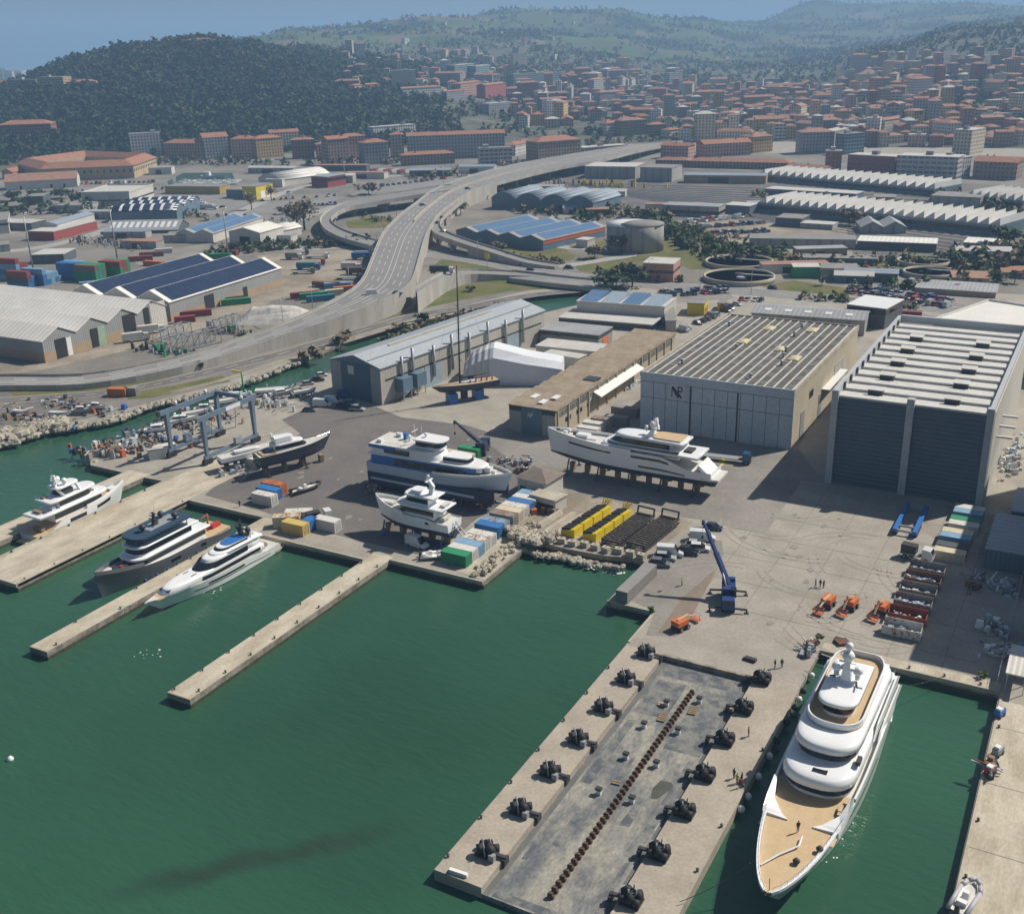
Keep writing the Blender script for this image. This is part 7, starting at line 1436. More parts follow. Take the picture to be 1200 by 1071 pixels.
def lorry(label, x, y, rz, cab='white', box='white', L=9.0, kind='box', z=0.0, group='lorries'):
    t = thing('lorry', label, 'lorry', (x, y, z), rz, group); m = mat('car_paint_'+cab.replace(' ', '_'), CARC.get(cab, CC.get(cab, (.5, .5, .5))), .3, coat=.4)
    q = MB(); q.loft([[(x_, sy*1.15, z_) for sy, z_ in ((-1, .6), (1, .6), (1, zt), (-1, zt))] for x_, zt in ((L/2-2.1, 2.9), (L/2-.5, 2.8), (L/2, 1.9))], 0, True, True, False); q.build('cab', m, t); q = MB(); q.quad((L/2-.44, -1.0, 2.7), (L/2+.03, -1.05, 1.9), (L/2+.03, 1.05, 1.9), (L/2-.44, 1.0, 2.7)); q.build('windscreen', M_glass, t)
    MB().box(-.1, 0, .75, L-.3, .9, .25).build('chassis', M_dark, t)
    if kind == 'box': MB().box(-1.2, 0, 1.0, L-2.6, 2.4, 2.5).build('cargo_box', cmat(box), t)
    elif kind == 'tank': q = MB(); q.tube((-L/2+.1, 0, 2.0), (L/2-2.4, 0, 2.0), 1.1, None, 14); q.build('tank', M_steel, t)
    else:
        MB().box(-1.2, 0, 1.0, L-2.6, 2.4, .25).build('flat_bed', M_grey, t)
        if kind == 'load': MB().box(-1.6, 0, 1.25, 3.0, 1.8, 1.7).build('load', M_dark, t)
    wheels(t, [(x_, sy*1.0) for x_ in (L/2-1.1, -L/2+1.0, -L/2+2.2) for sy in (-1, 1)], .48, .4); return t
def lpx(lab, px, py, rz, *a, **k): x, y = at(px, py); return lorry(lab, x, y, rz, *a, **k)
def vpx(lab, px, py, rz, c, kind='car', group='parked cars'): x, y = at(px, py); return car(lab, x, y, rz, c, kind, 0, group)
g = 'vehicles on the quay car park'
for a in (('white van third from the quay edge on the car park', 785, 651, .3, 'white', 'van'), ('silver estate car beside the white van on the car park', 779, 656, .3, 'silver', 'suv'), ('dark grey car in the front of the car park', 773, 663, .2, 'grey', 'suv'), ('white pickup in the upper row of the car park', 823, 633, .3, 'white', 'van'), ('blue grey car in the upper row of the car park', 815, 640, .3, 'silver', 'car'), ('white car beside the dark one in the upper row', 819, 645, .3, 'white', 'suv'), ('black car at the lower end of the upper row', 806, 649, .1, 'black', 'suv'), ('dark blue car by the end of the crane boom', 836, 620, .1, 'dark blue', 'car'), ('blue car at the head of the car park', 821, 626, .6, 'blue', 'car')): vpx(*a, group=g)
g = 'vehicles by the canal hall'
for a in (('white van parked before the canal hall door', 378, 476, .4, 'white', 'van'), ('white minibus second before the canal hall door', 391, 473, .4, 'white', 'van'), ('black car before the canal hall door', 402, 478, .5, 'black', 'suv'), ('silver car beside the black one at the canal hall', 412, 474, .5, 'silver', 'car'), ('grey car at the right end by the canal hall', 419, 481, .2, 'silver', 'suv'), ('blue van in the shade of the canal hall', 406, 466, .4, 'blue', 'van'), ('dark car left of the vans by the canal hall', 363, 482, .4, 'grey', 'car'), ('dark car along the canal bank behind the boat lift', 352, 460, .9, 'black', 'car'), ('silver car along the canal bank', 361, 451, .9, 'silver', 'car'), ('black car farthest along the canal bank', 372, 447, .9, 'black', 'suv'), ('white car on the canal bank near the hall', 377, 441, .9, 'white', 'car')): vpx(*a, group=g)
vpx('white van under the trawler yacht', 489, 640, -.15, 'white', 'van', 'vehicles on the quay')
lpx('white flat truck with a dark box parked on the pale yard', 1074, 655, -.12, 'white', 'grey', 6.5, 'load'); lpx('blue cab lorry with a long flat trailer by the lettered hall', 848, 540, .12, 'blue', 'grey', 14, 'flat'); lpx('small truck carrying yellow timber beside the white container', 376, 612, .95, 'white', 'grey', 6, 'load'); lpx('white lorry with white box by the gabled warehouse, first', A(640, 640)[0], A(640, 640)[1], .95, 'white', 'white', 10); lpx('white lorry with white box by the gabled warehouse, second', A(712, 604)[0], A(712, 604)[1], .95, 'white', 'white', 10)
rng = random.Random(21)
def carrow(a, b, n, rzf, where, group, kinds=('car', 'car', 'suv', 'van'), cols=('white', 'silver', 'grey', 'black', 'blue', 'red', 'dark blue'), j=0.3):
    p, q = at(*a), at(*b); r = atan2(q[1]-p[1], q[0]-p[0])+rzf
    for i in range(n):
        f = i/max(1, n-1); c, k = rng.choice(cols), rng.choice(kinds)
        if rng.random() < .13: continue
        car('%s %s parked %s' % (c, {'car': 'small car', 'suv': 'big car', 'van': 'van'}[k], where), p[0]+(q[0]-p[0])*f+rng.uniform(-j, j), p[1]+(q[1]-p[1])*f+rng.uniform(-j, j), r+rng.gauss(0, .05)+(pi if rng.random() < .5 else 0), c, k, 0, group)
carrow((800, 388), (864, 358), 13, 1.2, 'between the lettered hall and the yellow workshops', 'cars along the yellow workshops'); carrow((868, 352), (892, 353), 4, 1.4, 'on the road by the yellow workshops', 'cars along the yellow workshops')
carrow((992, 343), (1110, 360), 26, pi/2, 'in the front row of the big car park', 'cars in the big car park'); carrow((1000, 338), (1120, 354), 26, pi/2, 'in the back row of the big car park', 'cars in the big car park'); carrow((1065, 332), (1150, 343), 20, pi/2, 'along the brown warehouse', 'cars in the big car park'); carrow((770, 348), (850, 343), 14, pi/2, 'behind the solar boat hall', 'cars behind the boat hall'); carrow((775, 344), (850, 338), 14, pi/2, 'in the row next the avenue behind the boat hall', 'cars behind the boat hall')
carrow((330, 244), (392, 240), 14, pi/2, 'on the lot before the loop ramp', 'cars on the harbour lot'); carrow((300, 236), (392, 230), 14, pi/2, 'along the harbour street lot', 'cars on the harbour lot'); carrow((40, 218), (180, 214), 26, pi/2, 'before the white walled shed', 'cars by the lazaret'); carrow((90, 226), (190, 222), 14, pi/2, 'beside the white depot', 'cars by the lazaret'); carrow((420, 222), (520, 210), 16, pi/2, 'on the lorry yard beyond the loop ramp', 'cars on the lorry yard'); carrow((815, 268), (895, 262), 20, pi/2, 'on the storage yard by the railway', 'vehicles on the storage yard'); carrow((822, 276), (900, 272), 18, pi/2, 'in the front of the storage yard', 'vehicles on the storage yard', ('van', 'car')); carrow((800, 262), (880, 254), 14, pi/2, 'at the back of the storage yard', 'vehicles on the storage yard', ('van', 'van', 'car'), ('white', 'white', 'yellow', 'red'))
g = 'traffic on the roads'
for lab, px, py, z, rz, c, k in (('dark car on the avenue before the slip ramp', 614, 312, 0, -.05, 'black', 'suv'), ('dark car following on the avenue', 622, 317, 0, -.05, 'dark blue', 'car'), ('dark car on the avenue by the roundabout', 667, 315, 0, .1, 'black', 'suv'), ('dark van on the avenue near the brown house', 906, 339, 0, -.3, 'black', 'suv'), ('white van on the avenue near the lettered hall', 870, 331, 0, -.3, 'white', 'van'), ('dark car descending the slip ramp', 518, 256, 7.3, 1.9, 'black', 'car'), ('black car on the bend of the slip ramp', 512, 262, 6.9, 2.1, 'black', 'car'), ('white car on the slip ramp bend', 519, 272, 6.2, 2.9, 'white', 'car'), ('dark car alone on the far carriageway of the viaduct', 548, 222, 9.05, .8, 'black', 'car'), ('blue car on the lower carriageway of the viaduct', 466, 345, 6.9, .75, 'blue', 'car'), ('white van on the lower carriageway of the viaduct', 437, 346, 6.4, .75, 'white', 'van'), ('grey car on the upper carriageway by the crest', 495, 241, 9.05, 1.0, 'grey', 'car')): x, y = at(px, py, z); car(lab, x, y, rz+YAW*0, c, k, z, g)
x, y = at(518, 321, 5.2); lorry('dark lorry on the slip road beside the grass field', x, y, .35, 'white', 'dark', 11, 'box', 5.4)
g = 'lorries on the yard by the loop ramp'
for i, (px, py, cab, box, L, kd) in enumerate(((362, 316, 'blue', 'teal', 12, 'box'), (366, 311, 'red', 'yellow', 13, 'flat'), (372, 303, 'white', 'cream', 12, 'flat'), (345, 304, 'white', 'grey', 9, 'box'), (356, 321, 'grey', 'brown', 11, 'flat'), (352, 299, 'grey', 'dark', 9, 'flat'), (412, 316, 'white', 'white', 10, 'box'), (426, 304, 'blue', 'blue', 12, 'box'), (418, 322, 'grey', 'brown', 10, 'box'), (410, 328, 'grey', 'grey', 13, 'flat'), (428, 297, 'white', 'orange', 11, 'flat'))):
    lpx(('teal box lorry with blue cab', 'red cab lorry with yellow flat bed', 'white flat lorry with cream bed', 'white cab lorry at the dark sheds', 'grey flat lorry lowest of the middle group', 'grey flat lorry topmost of the middle group', 'white box lorry beside the viaduct wall', 'blue lorry beside the viaduct wall', 'brown box lorry beside the viaduct wall', 'long grey flat trailer lowest by the viaduct wall', 'orange trailer highest by the viaduct wall')[i]+' on the lorry yard', px, py, .55+rng.uniform(-.2, .2) if i < 6 else YAW-.1, cab, box, L, kd, group=g)
for i, (x, y, c) in enumerate(((120, 478, 'white'), (50, 510, 'white'), (30, 508, 'grey'), (60, 526, 'silver'), (290, 497, 'white'), (375, 528, 'white'), (330, 515, 'white'))): lpx(('white coach by the white depot wall', 'white coach with dark roof left of the depot', 'grey coach at the left of the coach park', 'silver coach at the front of the coach park', 'white lorry on the asphalt lot, left', 'white lorry with yellow nose before the blue solar hall', 'white lorry on the asphalt lot, right')[i], *Gz(x, y), .3, c, 'white', 12, group='coaches and lorries of the coach park')
for i in range(6): lpx('red and white trailer %s in the trailer row' % ('leftmost', 'second from the left', 'third from the left', 'third from the right', 'second from the right', 'rightmost')[i], 440+i*8, 202.5+i*.3, 1.4, 'white', ('red', 'white')[i % 2], 12, group='trailers beyond the loop ramp')
# container stacks of the port
def stack(name_, px, py, rz, cols, L=12.2, dx=0, dy=2.6):
    x0, y0 = at(px, py)
    for i, col in enumerate(cols):
        for k, c in enumerate(col):
            x, y = x0-sin(rz)*dy*i, y0+cos(rz)*dy*i
            container('%s container, %s layer, %s of the %s' % (c, ('bottom', 'second', 'third', 'fourth')[k], ('front', 'second row', 'third row', 'fourth row', 'fifth row', 'sixth row')[i], name_), x, y, k*2.6, rz, L, c, 0, 'container stacks of the port')
R0 = .18
stack('blue stack beside the white roofs', 42, 334, R0, [('blue', 'blue', 'light blue'), ('blue', 'light blue'), ('light blue', 'light blue'), ('blue', 'light blue'), ('light blue',)]); stack('stack at the left edge', 12, 328, R0, [('light blue', 'blue', 'light blue', 'red'), ('light blue', 'blue', 'red'), ('blue', 'light blue', 'red'), ('light blue', 'light blue')]); stack('low stack with one red top', 24, 337, R0, [('blue', 'dark', 'red'), ('blue', 'blue')])
stack('tall blue stack', 82, 327, R0, [('blue', 'blue', 'blue'), ('blue', 'teal', 'blue'), ('light blue', 'blue', 'light blue')]); stack('green stack with dark red top', 103, 330, R0, [('green', 'green', 'brown'), ('green', 'teal', 'green'), ('green', 'brown', 'green')]); stack('green and red stack near the solar roofs', 132, 325, R0, [('green', 'green', 'red'), ('green', 'red', 'red'), ('brown', 'green', 'green')]); stack('low blue pair by the solar roofs', 110, 336, .9, [('light blue',)])
for a in (('long red container in the yard behind the solar hall, left', 165, 306, .75, 12.2, 'red'), ('long red container in the yard behind the solar hall, right', 178, 301, .75, 12.2, 'brown'), ('white trailer box beside the long red containers', 192, 297, .75, 9, 'white'), ('orange flat container behind the solar roofs', 181, 312, .1, 12, 'orange'), ('green flat box behind the solar roofs', 258, 303, .5, 12, 'green'), ('red tank container behind the solar roofs', 273, 299, .1, 6, 'red'), ('tall dark red container before the solar hall', 230, 371, .85, 12.2, 'red'), ('low red container before the solar hall', 217, 378, .85, 8, 'red'), ('dark red container on the green one before the solar hall', 269, 355, .85, 12.2, 'brown'), ('green container before the solar hall', 277, 357, .85, 12.2, 'green'), ('dark red container by the salt heap', 357, 349, .85, 12, 'red'), ('green container by the salt heap', 368, 350, .85, 12, 'green'), ('second green container by the salt heap', 376, 353, .85, 12, 'teal'), ('tan container by the viaduct wall', 392, 346, .85, 8, 'cream'), ('rust red container by the viaduct wall', 407, 342, .85, 12, 'orange'), ('pale grey container behind the tan one', 396, 338, .6, 12, 'light blue'), ('brick red container on the rocky bank', 139, 464, .35, 6.06, 'orange'), ('pale grey hut container on the rocky bank', 155, 463, .35, 4, 'grey'), ('brown flat container by the lorry yard', 383, 337, .1, 14, 'brown'), ('red container beside the dark glass office', 1060, 372, .1, 12, 'red')): cpx(*a)
# ================================================================ cranes and lifting gear
def mobile_crane(label, x, y, rz, m, tip, outr=True, L=9.0):
    t = thing('mobile_crane', label, 'crane', (x, y, 0), rz); c, s = cos(-rz), sin(-rz)
    MB().box(0, 0, .8, L, 2.4, .7).build('carrier', m, t); q = MB(); q.box(L/2-.9, 0, 1.5, 1.8, 2.3, 1.3); k = q.build('driver_cab', m, t); MB().box(L/2-.03, 0, 2.0, .12, 2.0, .65).build('windscreen', M_glass, k)
    MB().lathe([(1.1, 1.5), (1.1, 1.9)], -1, 0, 14).build('slew_ring', M_dark, t); q = MB(); q.box(-1.6, .1, 1.9, 4.2, 2.4, 1.3); q.box(-3.4, 0, 1.9, 1.0, 2.5, 1.8); q.build('superstructure', m, t); q = MB(); q.box(.4, 1.0, 1.9, 1.5, .9, 1.5); q.build('crane_cab', M_glass, t)
    tx, ty = tip[0]-x, tip[1]-y; tl = Vector((tx*c-ty*s, tx*s+ty*c, tip[2])); b = Vector((-2.0, 0, 3.0)); d = tl-b
    for i, (f0, f1, w) in enumerate(((0, .5, .75), (.42, .8, .58), (.72, 1, .42))): q = MB(); q.beam(b+d*f0, b+d*f1, w, w*1.1); q.build('boom', m, t)
    q = MB(); q.tube((.4, 0, 1.9), b+d*.3, .22, .15, 8); q.build('boom_ram', M_steel, t); q = MB(); q.beam(tl, tl+Vector((0, 0, -.9)), .5, .5); q.tube(tl, tl-Vector((0, 0, 3.2)), .03, None, 4); q.box(tl.x, tl.y, tl.z-3.8, .4, .4, .6); q.build('hook_block', M_dark, t)
    wheels(t, [(px, sy*1.05) for px in (-L*.36, -L*.2, L*.14, L*.36) for sy in (-1, 1)], .6, .45)
    if outr:
        for px in (-L*.42, L*.42):
            for sy in (-1, 1): q = MB(); q.beam((px, sy*1.1, .9), (px, sy*3.4, .8), .3, .3); q.tube((px, sy*3.4, .9), (px, sy*3.4, .05), .14, None, 8); q.box(px, sy*3.4, 0, .8, .8, .08); q.build('outrigger', M_dark, t)
mobile_crane('navy blue mobile crane with raised boom on outriggers in the pale yard', -54.2, 177.6, -1.25, M_navy, (-61.8, 183.7, 13.2), L=8.5)
mobile_crane('dark mobile crane with lowered boom behind the ferry', -137.6, 228.4, 1.9, mat('dark_blue_paint', (.025, .04, .075), .5), (-146.5, 228.8, 7.2), False, 7.5)
def travel_lift():
    t = thing('boat_lift', 'tall blue grey travelling boat lift on rubber wheels', 'boat lift', (-204.6, 199.3, 0)); m = mat('boat_lift_paint', (.15, .205, .27), .5, (.12, .165, .22), .4, .5); W, D_, H = 6.4, 9.2, 12.6
    for sx in (-1, 1):
        MB().beam((sx*W, -D_-1, 2.0), (sx*W, D_+1, 2.0), .7, .9).build('side_beam', m, t); q = MB(); q.beam((sx*W, -D_-2.2, H), (sx*W, D_+1, H), .8, 1.15); b = q.build('top_girder', m, t)
        if sx > 0: MB().bx(W+.41, W+.47, -1, 4.5, H-.5, H+.5).build('name_board', M_white, b)
        for sy in (-1, 1):
            q = MB(); q.loft([[(sx*W+dx*w, sy*D_+dy*w, z) for dx, dy in ((-1, -1), (1, -1), (1, 1), (-1, 1))] for z, w in ((2.2, .38), (H-.5, .58))], 0, True, True, False); q.build('leg', m, t)
            for o in (-.85, .85):
                q = MB(); q.tube((sx*W-.5, sy*D_+o, .8), (sx*W+.5, sy*D_+o, .8), .8, None, 14); q.build('wheel', M_black, t)
            MB().box(sx*W, sy*D_, 1.0, .9, 2.0, .6).build('bogie', M_dark, t)
            q = MB(); q.lathe([(.45, H+.8), (.5, H+1.6), (.1, H+1.9)], sx*W, sy*D_*.6, 10); q.build('winch_lamp', M_white, t)
    MB().beam((-W, D_, H), (W, D_, H), .8, 1.1).build('cross_girder', m, t); q = MB(); q.box(W+.9, 1.5, 2.6, .9, 2.4, 1.7); q.build('engine_box', M_grey, t)
    for y in (-5.5, 3.5): q = MB(); q.path([(-W+.6, y, H-.8), (-W+1.2, y, 6), (0, y, 4.2), (W-1.2, y, 6), (W-.6, y, H-.8)], .09, 4); q.build('lifting_sling', M_dark, t)
    for k, (y, z) in enumerate(((-3, 3.2), (4, 3.2))): MB().box(-W, y, 2.6, 1.2, 2.2, 2.0).build('generator', m, t)
travel_lift()
def boom_lift(label, x, y, rz, m=M_orange, tilt=.5):
    t = thing('boom_lift', label, 'boom lift', (x, y, 0), rz, 'orange boom lifts on the pale yard'); MB().box(0, 0, .5, 2.6, 1.5, .55).build('chassis', M_dark, t); wheels(t, [(sx*.9, sy*.95) for sx in (-1, 1) for sy in (-1, 1)], .48, .4); MB().box(-.2, 0, 1.05, 2.7, 1.9, .95).build('turret', m, t)
    q = MB(); q.beam((-.9, 0, 2.0), (2.0, 0, 2.0+tilt), .4, .45); q.beam((1.6, 0, 1.9+tilt), (3.6, 0, 1.4), .3, .3); q.build('boom', mat('cream_boom', (.62, .48, .30), .5), t); q = MB(); q.box(4.1, 0, .5, 1.0, 1.9, .1)
    for sy in (-1, 1): q.beam((3.6, sy*.95, 1.5), (4.6, sy*.95, 1.5), .06, .06); q.beam((4.6*.5+3.6*.5, sy*.95, .5), (4.1, sy*.95, 1.5), .06, .06)
    q.beam((4.6, -.95, 1.5), (4.6, .95, 1.5), .06, .06); q.beam((3.6, -.95, 1.5), (3.6, .95, 1.5), .06, .06); q.build('basket', m, t)
boom_lift('orange boom lift with folded arm, left of the three', -37.2, 184.6, -1.75, tilt=.1); boom_lift('orange boom lift with raised cream arm, middle of the three', -33.2, 185.6, -1.75, tilt=1.3); boom_lift('orange boom lift standing apart, right of the three', -27.8, 186.4, -1.75, tilt=1.3); boom_lift('small orange lift with white tank near the dock head', -58.8, 164.6, 1.2, tilt=.1)
t = thing('transport_frame', 'bright blue wheeled boat trailer frame half in the shade', 'trailer', (-30.2, 229.5, 0), pi/2)
for s in (-1, 1):
    MB().beam((-7.5, s*2.0, 1.1), (8, s*2.0, 1.1), .9, .8).build('side_rail', M_blue, t)
    for k in range(6): q = MB(); q.tube((-6.5+k*1.0, s*2.0-.5, .45), (-6.5+k*1.0, s*2.0+.5, .45), .45, None, 10); q.build('wheel', M_black, t)
for x in (-6.8, -4.2, 7.2): MB().beam((x, -1.6, 1.0), (x, 1.6, 1.0), .4, .4).build('cross_bar', M_steel, t)
# ================================================================ on the floating dock
KB = None
for k in range(46):
    y = 95.6+k*1.14; lab = 'rusty keel block in the line down the middle of the dock'
    if KB is None:
        KB = thing('keel_block', lab, 'keel block', (-50.1, y, -.9), 0, 'keel blocks of the floating dock'); MB().box(0, 0, 0, .85, .40, .55).build('steel_base', M_rust, KB); MB().box(0, 0, .6, .55, .36, .25).build('timber_cap', mat('old_timber', (.11, .075, .045), .9), KB)
    else: dup(KB, lab, (-50.1, y, -.9), rng.uniform(-.06, .06))
for i, (x, y, w) in enumerate(((869, 366, 'left'), (793, 440, 'left'), (732, 545, 'left'), (640, 665, 'left'), (980, 355, 'right'), (908, 460, 'right'), (835, 572, 'right'), (752, 693, 'right'))):
    p = at(480+x/2.887, 700+y/2.887, -.9); t = thing('dock_stool', 'small black stool %s beside the keel blocks on their %s' % (('nearest the dock head', 'second from the dock head', 'third from the dock head', 'nearest the open end')[i % 4], w), 'stool', (*p, -.9), 0, 'side stools of the dock'); MB().box(0, 0, 0, .7, .5, .8).build('stand', M_white, t); MB().box(0, 0, .8, .9, .7, .35).build('cap', M_dark, t)
for lab, px, py, n, m in (('stack of yellowish planks left of the keel blocks', 776, 841, 5, M_wood), ('loose plank pallet near the dock head', 777, 823, 2, mat('fresh_timber', (.5, .35, .2), .8)), ('dark timber pallet right of the keel blocks', 812, 833, 5, M_wood), ('thin bent planks left of the keel blocks', 724, 914, 2, M_wood), ('brown pallet by the right dock arm', 854, 831, 3, M_wood)):
    p = at(px, py, -.9); t = thing('pallet', lab, 'pallet', (*p, -.9), .1); q = MB(); [q.box(0, -1.0+k*.5, .12, 1.3, .34, .12) for k in range(n)]; q.build('boards', m, t); q = MB(); [q.box(dx, -1+(n-1)*.25, 0, .12, n*.5, .12) for dx in (-.5, .5)]; q.build('bearers', M_dark, t)
sheet('wet_patch', [(p[0], p[1]) for p in (at(480+x/2.887, 700+y/2.887, -.9) for x, y in ((815, 680), (822, 645), (850, 618), (885, 625), (893, 640), (870, 660), (835, 682)))], -.894, mat('oil_stain', (.06, .062, .05), .6, (.10, .10, .08), .8, .5))
DKM = mat('rubbed_dark', (.085, .095, .11), .75, (.20, .20, .18), .5, .8, fine=.3)
for x0, x1, y0, y1 in ((-57, -43, 150, 154.4), (-56.8, -51.5, 138, 149), (-49, -43.2, 131, 149), (-56.9, -55.2, 118, 136), (-44.6, -43.3, 110, 130), (-56.8, -56, 100, 108), (-44.5, -43.5, 96, 106), (-54.5, -53, 104, 112), (-52.5, -51.6, 120, 127), (-48, -46.5, 112, 118), (-57, -43, 92.4, 94)): tag(sheet('rubbed_paint', [(x0, y0), (x1, y0+.3), (x1-.2, y1), (x0+.2, y1-.4)], -.896, DKM), kind='structure')
for x0, x1 in ((-58.2, -57.3), (-43.0, -42.1)): sheet('dock_gutter', [(x0, 92.3), (x1, 92.3), (x1, 154.5), (x0, 154.5)], -.893, mat('gutter_dark', (.10, .105, .11), .7, (.16, .155, .14), .3, .6))
HG = []
def hauler(label, x, y, rz):
    if HG: return dup(HG[0], label, (x, y, .05), rz)
    t = thing('fender_winch', label, 'winch', (x, y, .05), rz, 'black fender winches on the dock arms'); rg = random.Random(4); MB().box(0, 0, 0, 2.6, 2.2, .25).build('base_plate', M_dark, t)
    for k, (px, py, pz, r) in enumerate(((-.7, -.5, .9, .7), (.0, .5, 1.0, .75), (.7, -.3, 1.1, .7), (.9, .8, .7, .5), (-.9, .7, .7, .5))): q = MB(); a = rg.uniform(0, 3); q.tube((px-cos(a)*.45, py-sin(a)*.45, pz), (px+cos(a)*.45, py+sin(a)*.45, pz+.15), r, None, 12); q.build('roller', M_black, t)
    q = MB(); q.beam((.6, 0, .5), (2.9, .2, .35), .5, .3); q.box(2.7, .2, -.7, .4, 1.2, 1.0); q.build('arm', M_dark, t)
    for px, py in ((-.4, 0), (.5, .4), (.2, -.8)): q = MB(); q.tube((px, py, .2), (px-.3, py+.1, 2.3), .16, .1, 6); q.build('ram', M_grey, t)
    q = MB(); q.box(1.3, -.9, .2, .8, .7, .9); q.build('motor_box', M_grey, t); HG.append(t)
dist_w = ('nearest the yard', 'second from the yard', 'third from the yard', 'in the middle', 'third from the open end', 'second from the open end', 'at the open end')
for i, (px, py) in enumerate(((757, 767.5), (733.5, 798), (706.9, 831.6), (677.4, 868.7), (644.5, 907), (609.9, 951), (570.7, 1000.6))): hauler('black fender winch on the left dock arm, '+dist_w[i], *at(px, py), 0)
for i, (px, py) in enumerate(((893, 799), (872, 833), (849.5, 870), (826.5, 911), (802.5, 954), (772.5, 1003), (740, 1057))): hauler('black fender winch on the right dock arm, '+dist_w[i], *at(px, py), pi)
def simple(name, label, cat, x, y, z=0.0, rz=0.0, group=None, parts=()):
    t = thing(name, label, cat, (x, y, z), rz, group)
    for n_, mb, m in parts: mb.build(n_, m, t)
    return t
FT = {}
for i, (px, py, c) in enumerate(((949, 790.5, 'white'), (933.5, 818, 'white'), (898, 884, 'white'), (887, 908.5, 'white'), (874, 931.5, 'white'), (865, 946, 'white'), (939.5, 808.5, 'black'), (929, 827.5, 'black'), (918.7, 845, 'black'), (908, 867, 'black'))):
    x, y = at(px, py, -.6); x = -34.0; lab = '%s ball fender hanging on the right dock arm, %s' % (c, ('nearest the quay corner', 'second', 'third', 'fourth', 'fifth', 'nearest the bow', 'uppermost black one', 'second black one', 'third black one', 'lowest black one')[i])
    if c in FT: dup(FT[c], lab, (x, y, -.7))
    else: FT[c] = simple('ball_fender', lab, 'fender', x, y, -.7, 0, 'ball fenders between yacht and dock', (('ball', MB().lathe([(.05, -.6), (.42, -.35), (.55, 0), (.42, .4), (.1, .6)], n=12), M_white if c == 'white' else M_black), ('rope', MB().tube((0, 0, .5), (-.7, 0, .75), .03), M_dark)))
# bollards and posts along piers and quays
BL = []
def bollard(label, x, y, z=0.0):
    if BL: return dup(BL[0], label, (x, y, z))
    BL.append(simple('bollard', label, 'bollard', x, y, z, 0, 'mooring bollards', (('post', MB().lathe([(.2, 0), (.15, .12), (.13, .3), (.24, .38), (.2, .44), (.02, .47)], n=10), M_dark), ('foot', MB().box(0, 0, 0, .5, .4, .04), M_conc))))
for k in range(9): bollard('small bollard along the left edge of the third pier', -127.5, 108+k*6.6); bollard('small bollard along the right edge of the third pier', -123.4, 109.5+k*6.4)
for k in range(7): bollard('small bollard along the second pier', -161.5 if k % 2 else -157.9, 109+k*7.5); bollard('small bollard along the right edge of the wide pier', -185.6, 124+k*7.4); bollard('small bollard along the left edge of the wide pier', -199.4, 124+k*7.6); bollard('bollard on the left edge of the left dock arm', -65.0, 95+k*8.6, .05)
for k in range(5): bollard('bollard on the quay edge behind the large yacht', -31+k*5.6, 169.3); bollard('bollard on the outer edge of the right dock arm', -35, 98+k*9.5, .05)
for k in range(6): bollard('bollard along the right quay', -4.6, 98+k*12)
for lab, px, py in (('potted shrub on the dock corner quay, topmost', 958.5, 751), ('potted shrub on the dock corner quay, middle', 949, 763), ('leafy tub at the car park quay corner', 764.5, 718), ('round dark shrub tub at the end of the right quay', 1153, 794)): bush(lab, (*at(px, py), 0), .9, 1.6, 1, n=70)
for lab, a, b, w, m in (('grey utility crates along the dock corner quay', (939, 770), (948, 752), .9, M_grey), ('white kerb block at the end of the left dock arm', (527, 1021), (548, 1028), .5, M_white), ('steel cage gate lying by the dock head', (873, 772), (886, 776), .8, M_dark), ('brown cover plate on the quay behind the large yacht', (984, 751), (990, 757), 2.2, M_rust)):
    p, q_ = at(*a), at(*b); q = MB(); q.beam((p[0], p[1], .3), (q_[0], q_[1], .3), w, .5); simple('quay_fitting', lab, 'quay fitting', 0, 0, .02, 0, None, (('block', q, m), ('feet', MB().box(p[0], p[1], 0, w*.9, w*.9, .2), M_dark)))
for i, (px, py, c, lab) in enumerate(((955.5, 688, (.03, .03, .05), 'person in dark clothes on the yard, left of three talking'), (961, 688, (.05, .05, .06), 'person in dark clothes on the yard, middle of three talking'), (965, 689, (.03, .04, .07), 'person in dark clothes on the yard, right of three talking'), (908, 783, (.03, .03, .04), 'person in black on the dock head, left of two'), (916, 782, (.05, .05, .06), 'person in black on the dock head, right of two'), (799, 686, (.45, .55, .05), 'person in yellow vest near the crane on the car park'), (863.5, 918, (.3, .6, .05), 'person in bright green vest on the right dock arm'), (869, 917, (.06, .06, .08), 'person in dark clothes right of the green vest'), (860, 912, (.03, .04, .08), 'person in navy behind the green vest'), (867, 923, (.4, .05, .04), 'person in red crouched look near the green vest'.replace(' crouched look', '')), (877, 863, (.35, .10, .06), 'person in red brown on the right dock arm'), (281, 594, (.05, .05, .06), 'person in dark clothes on the slip end wall'))):
    x, y = at(px, py); person(lab, x, y, .06 if 840 < px < 880 else .02, i*1.3, c, step=.12 if i % 3 == 0 else .03)
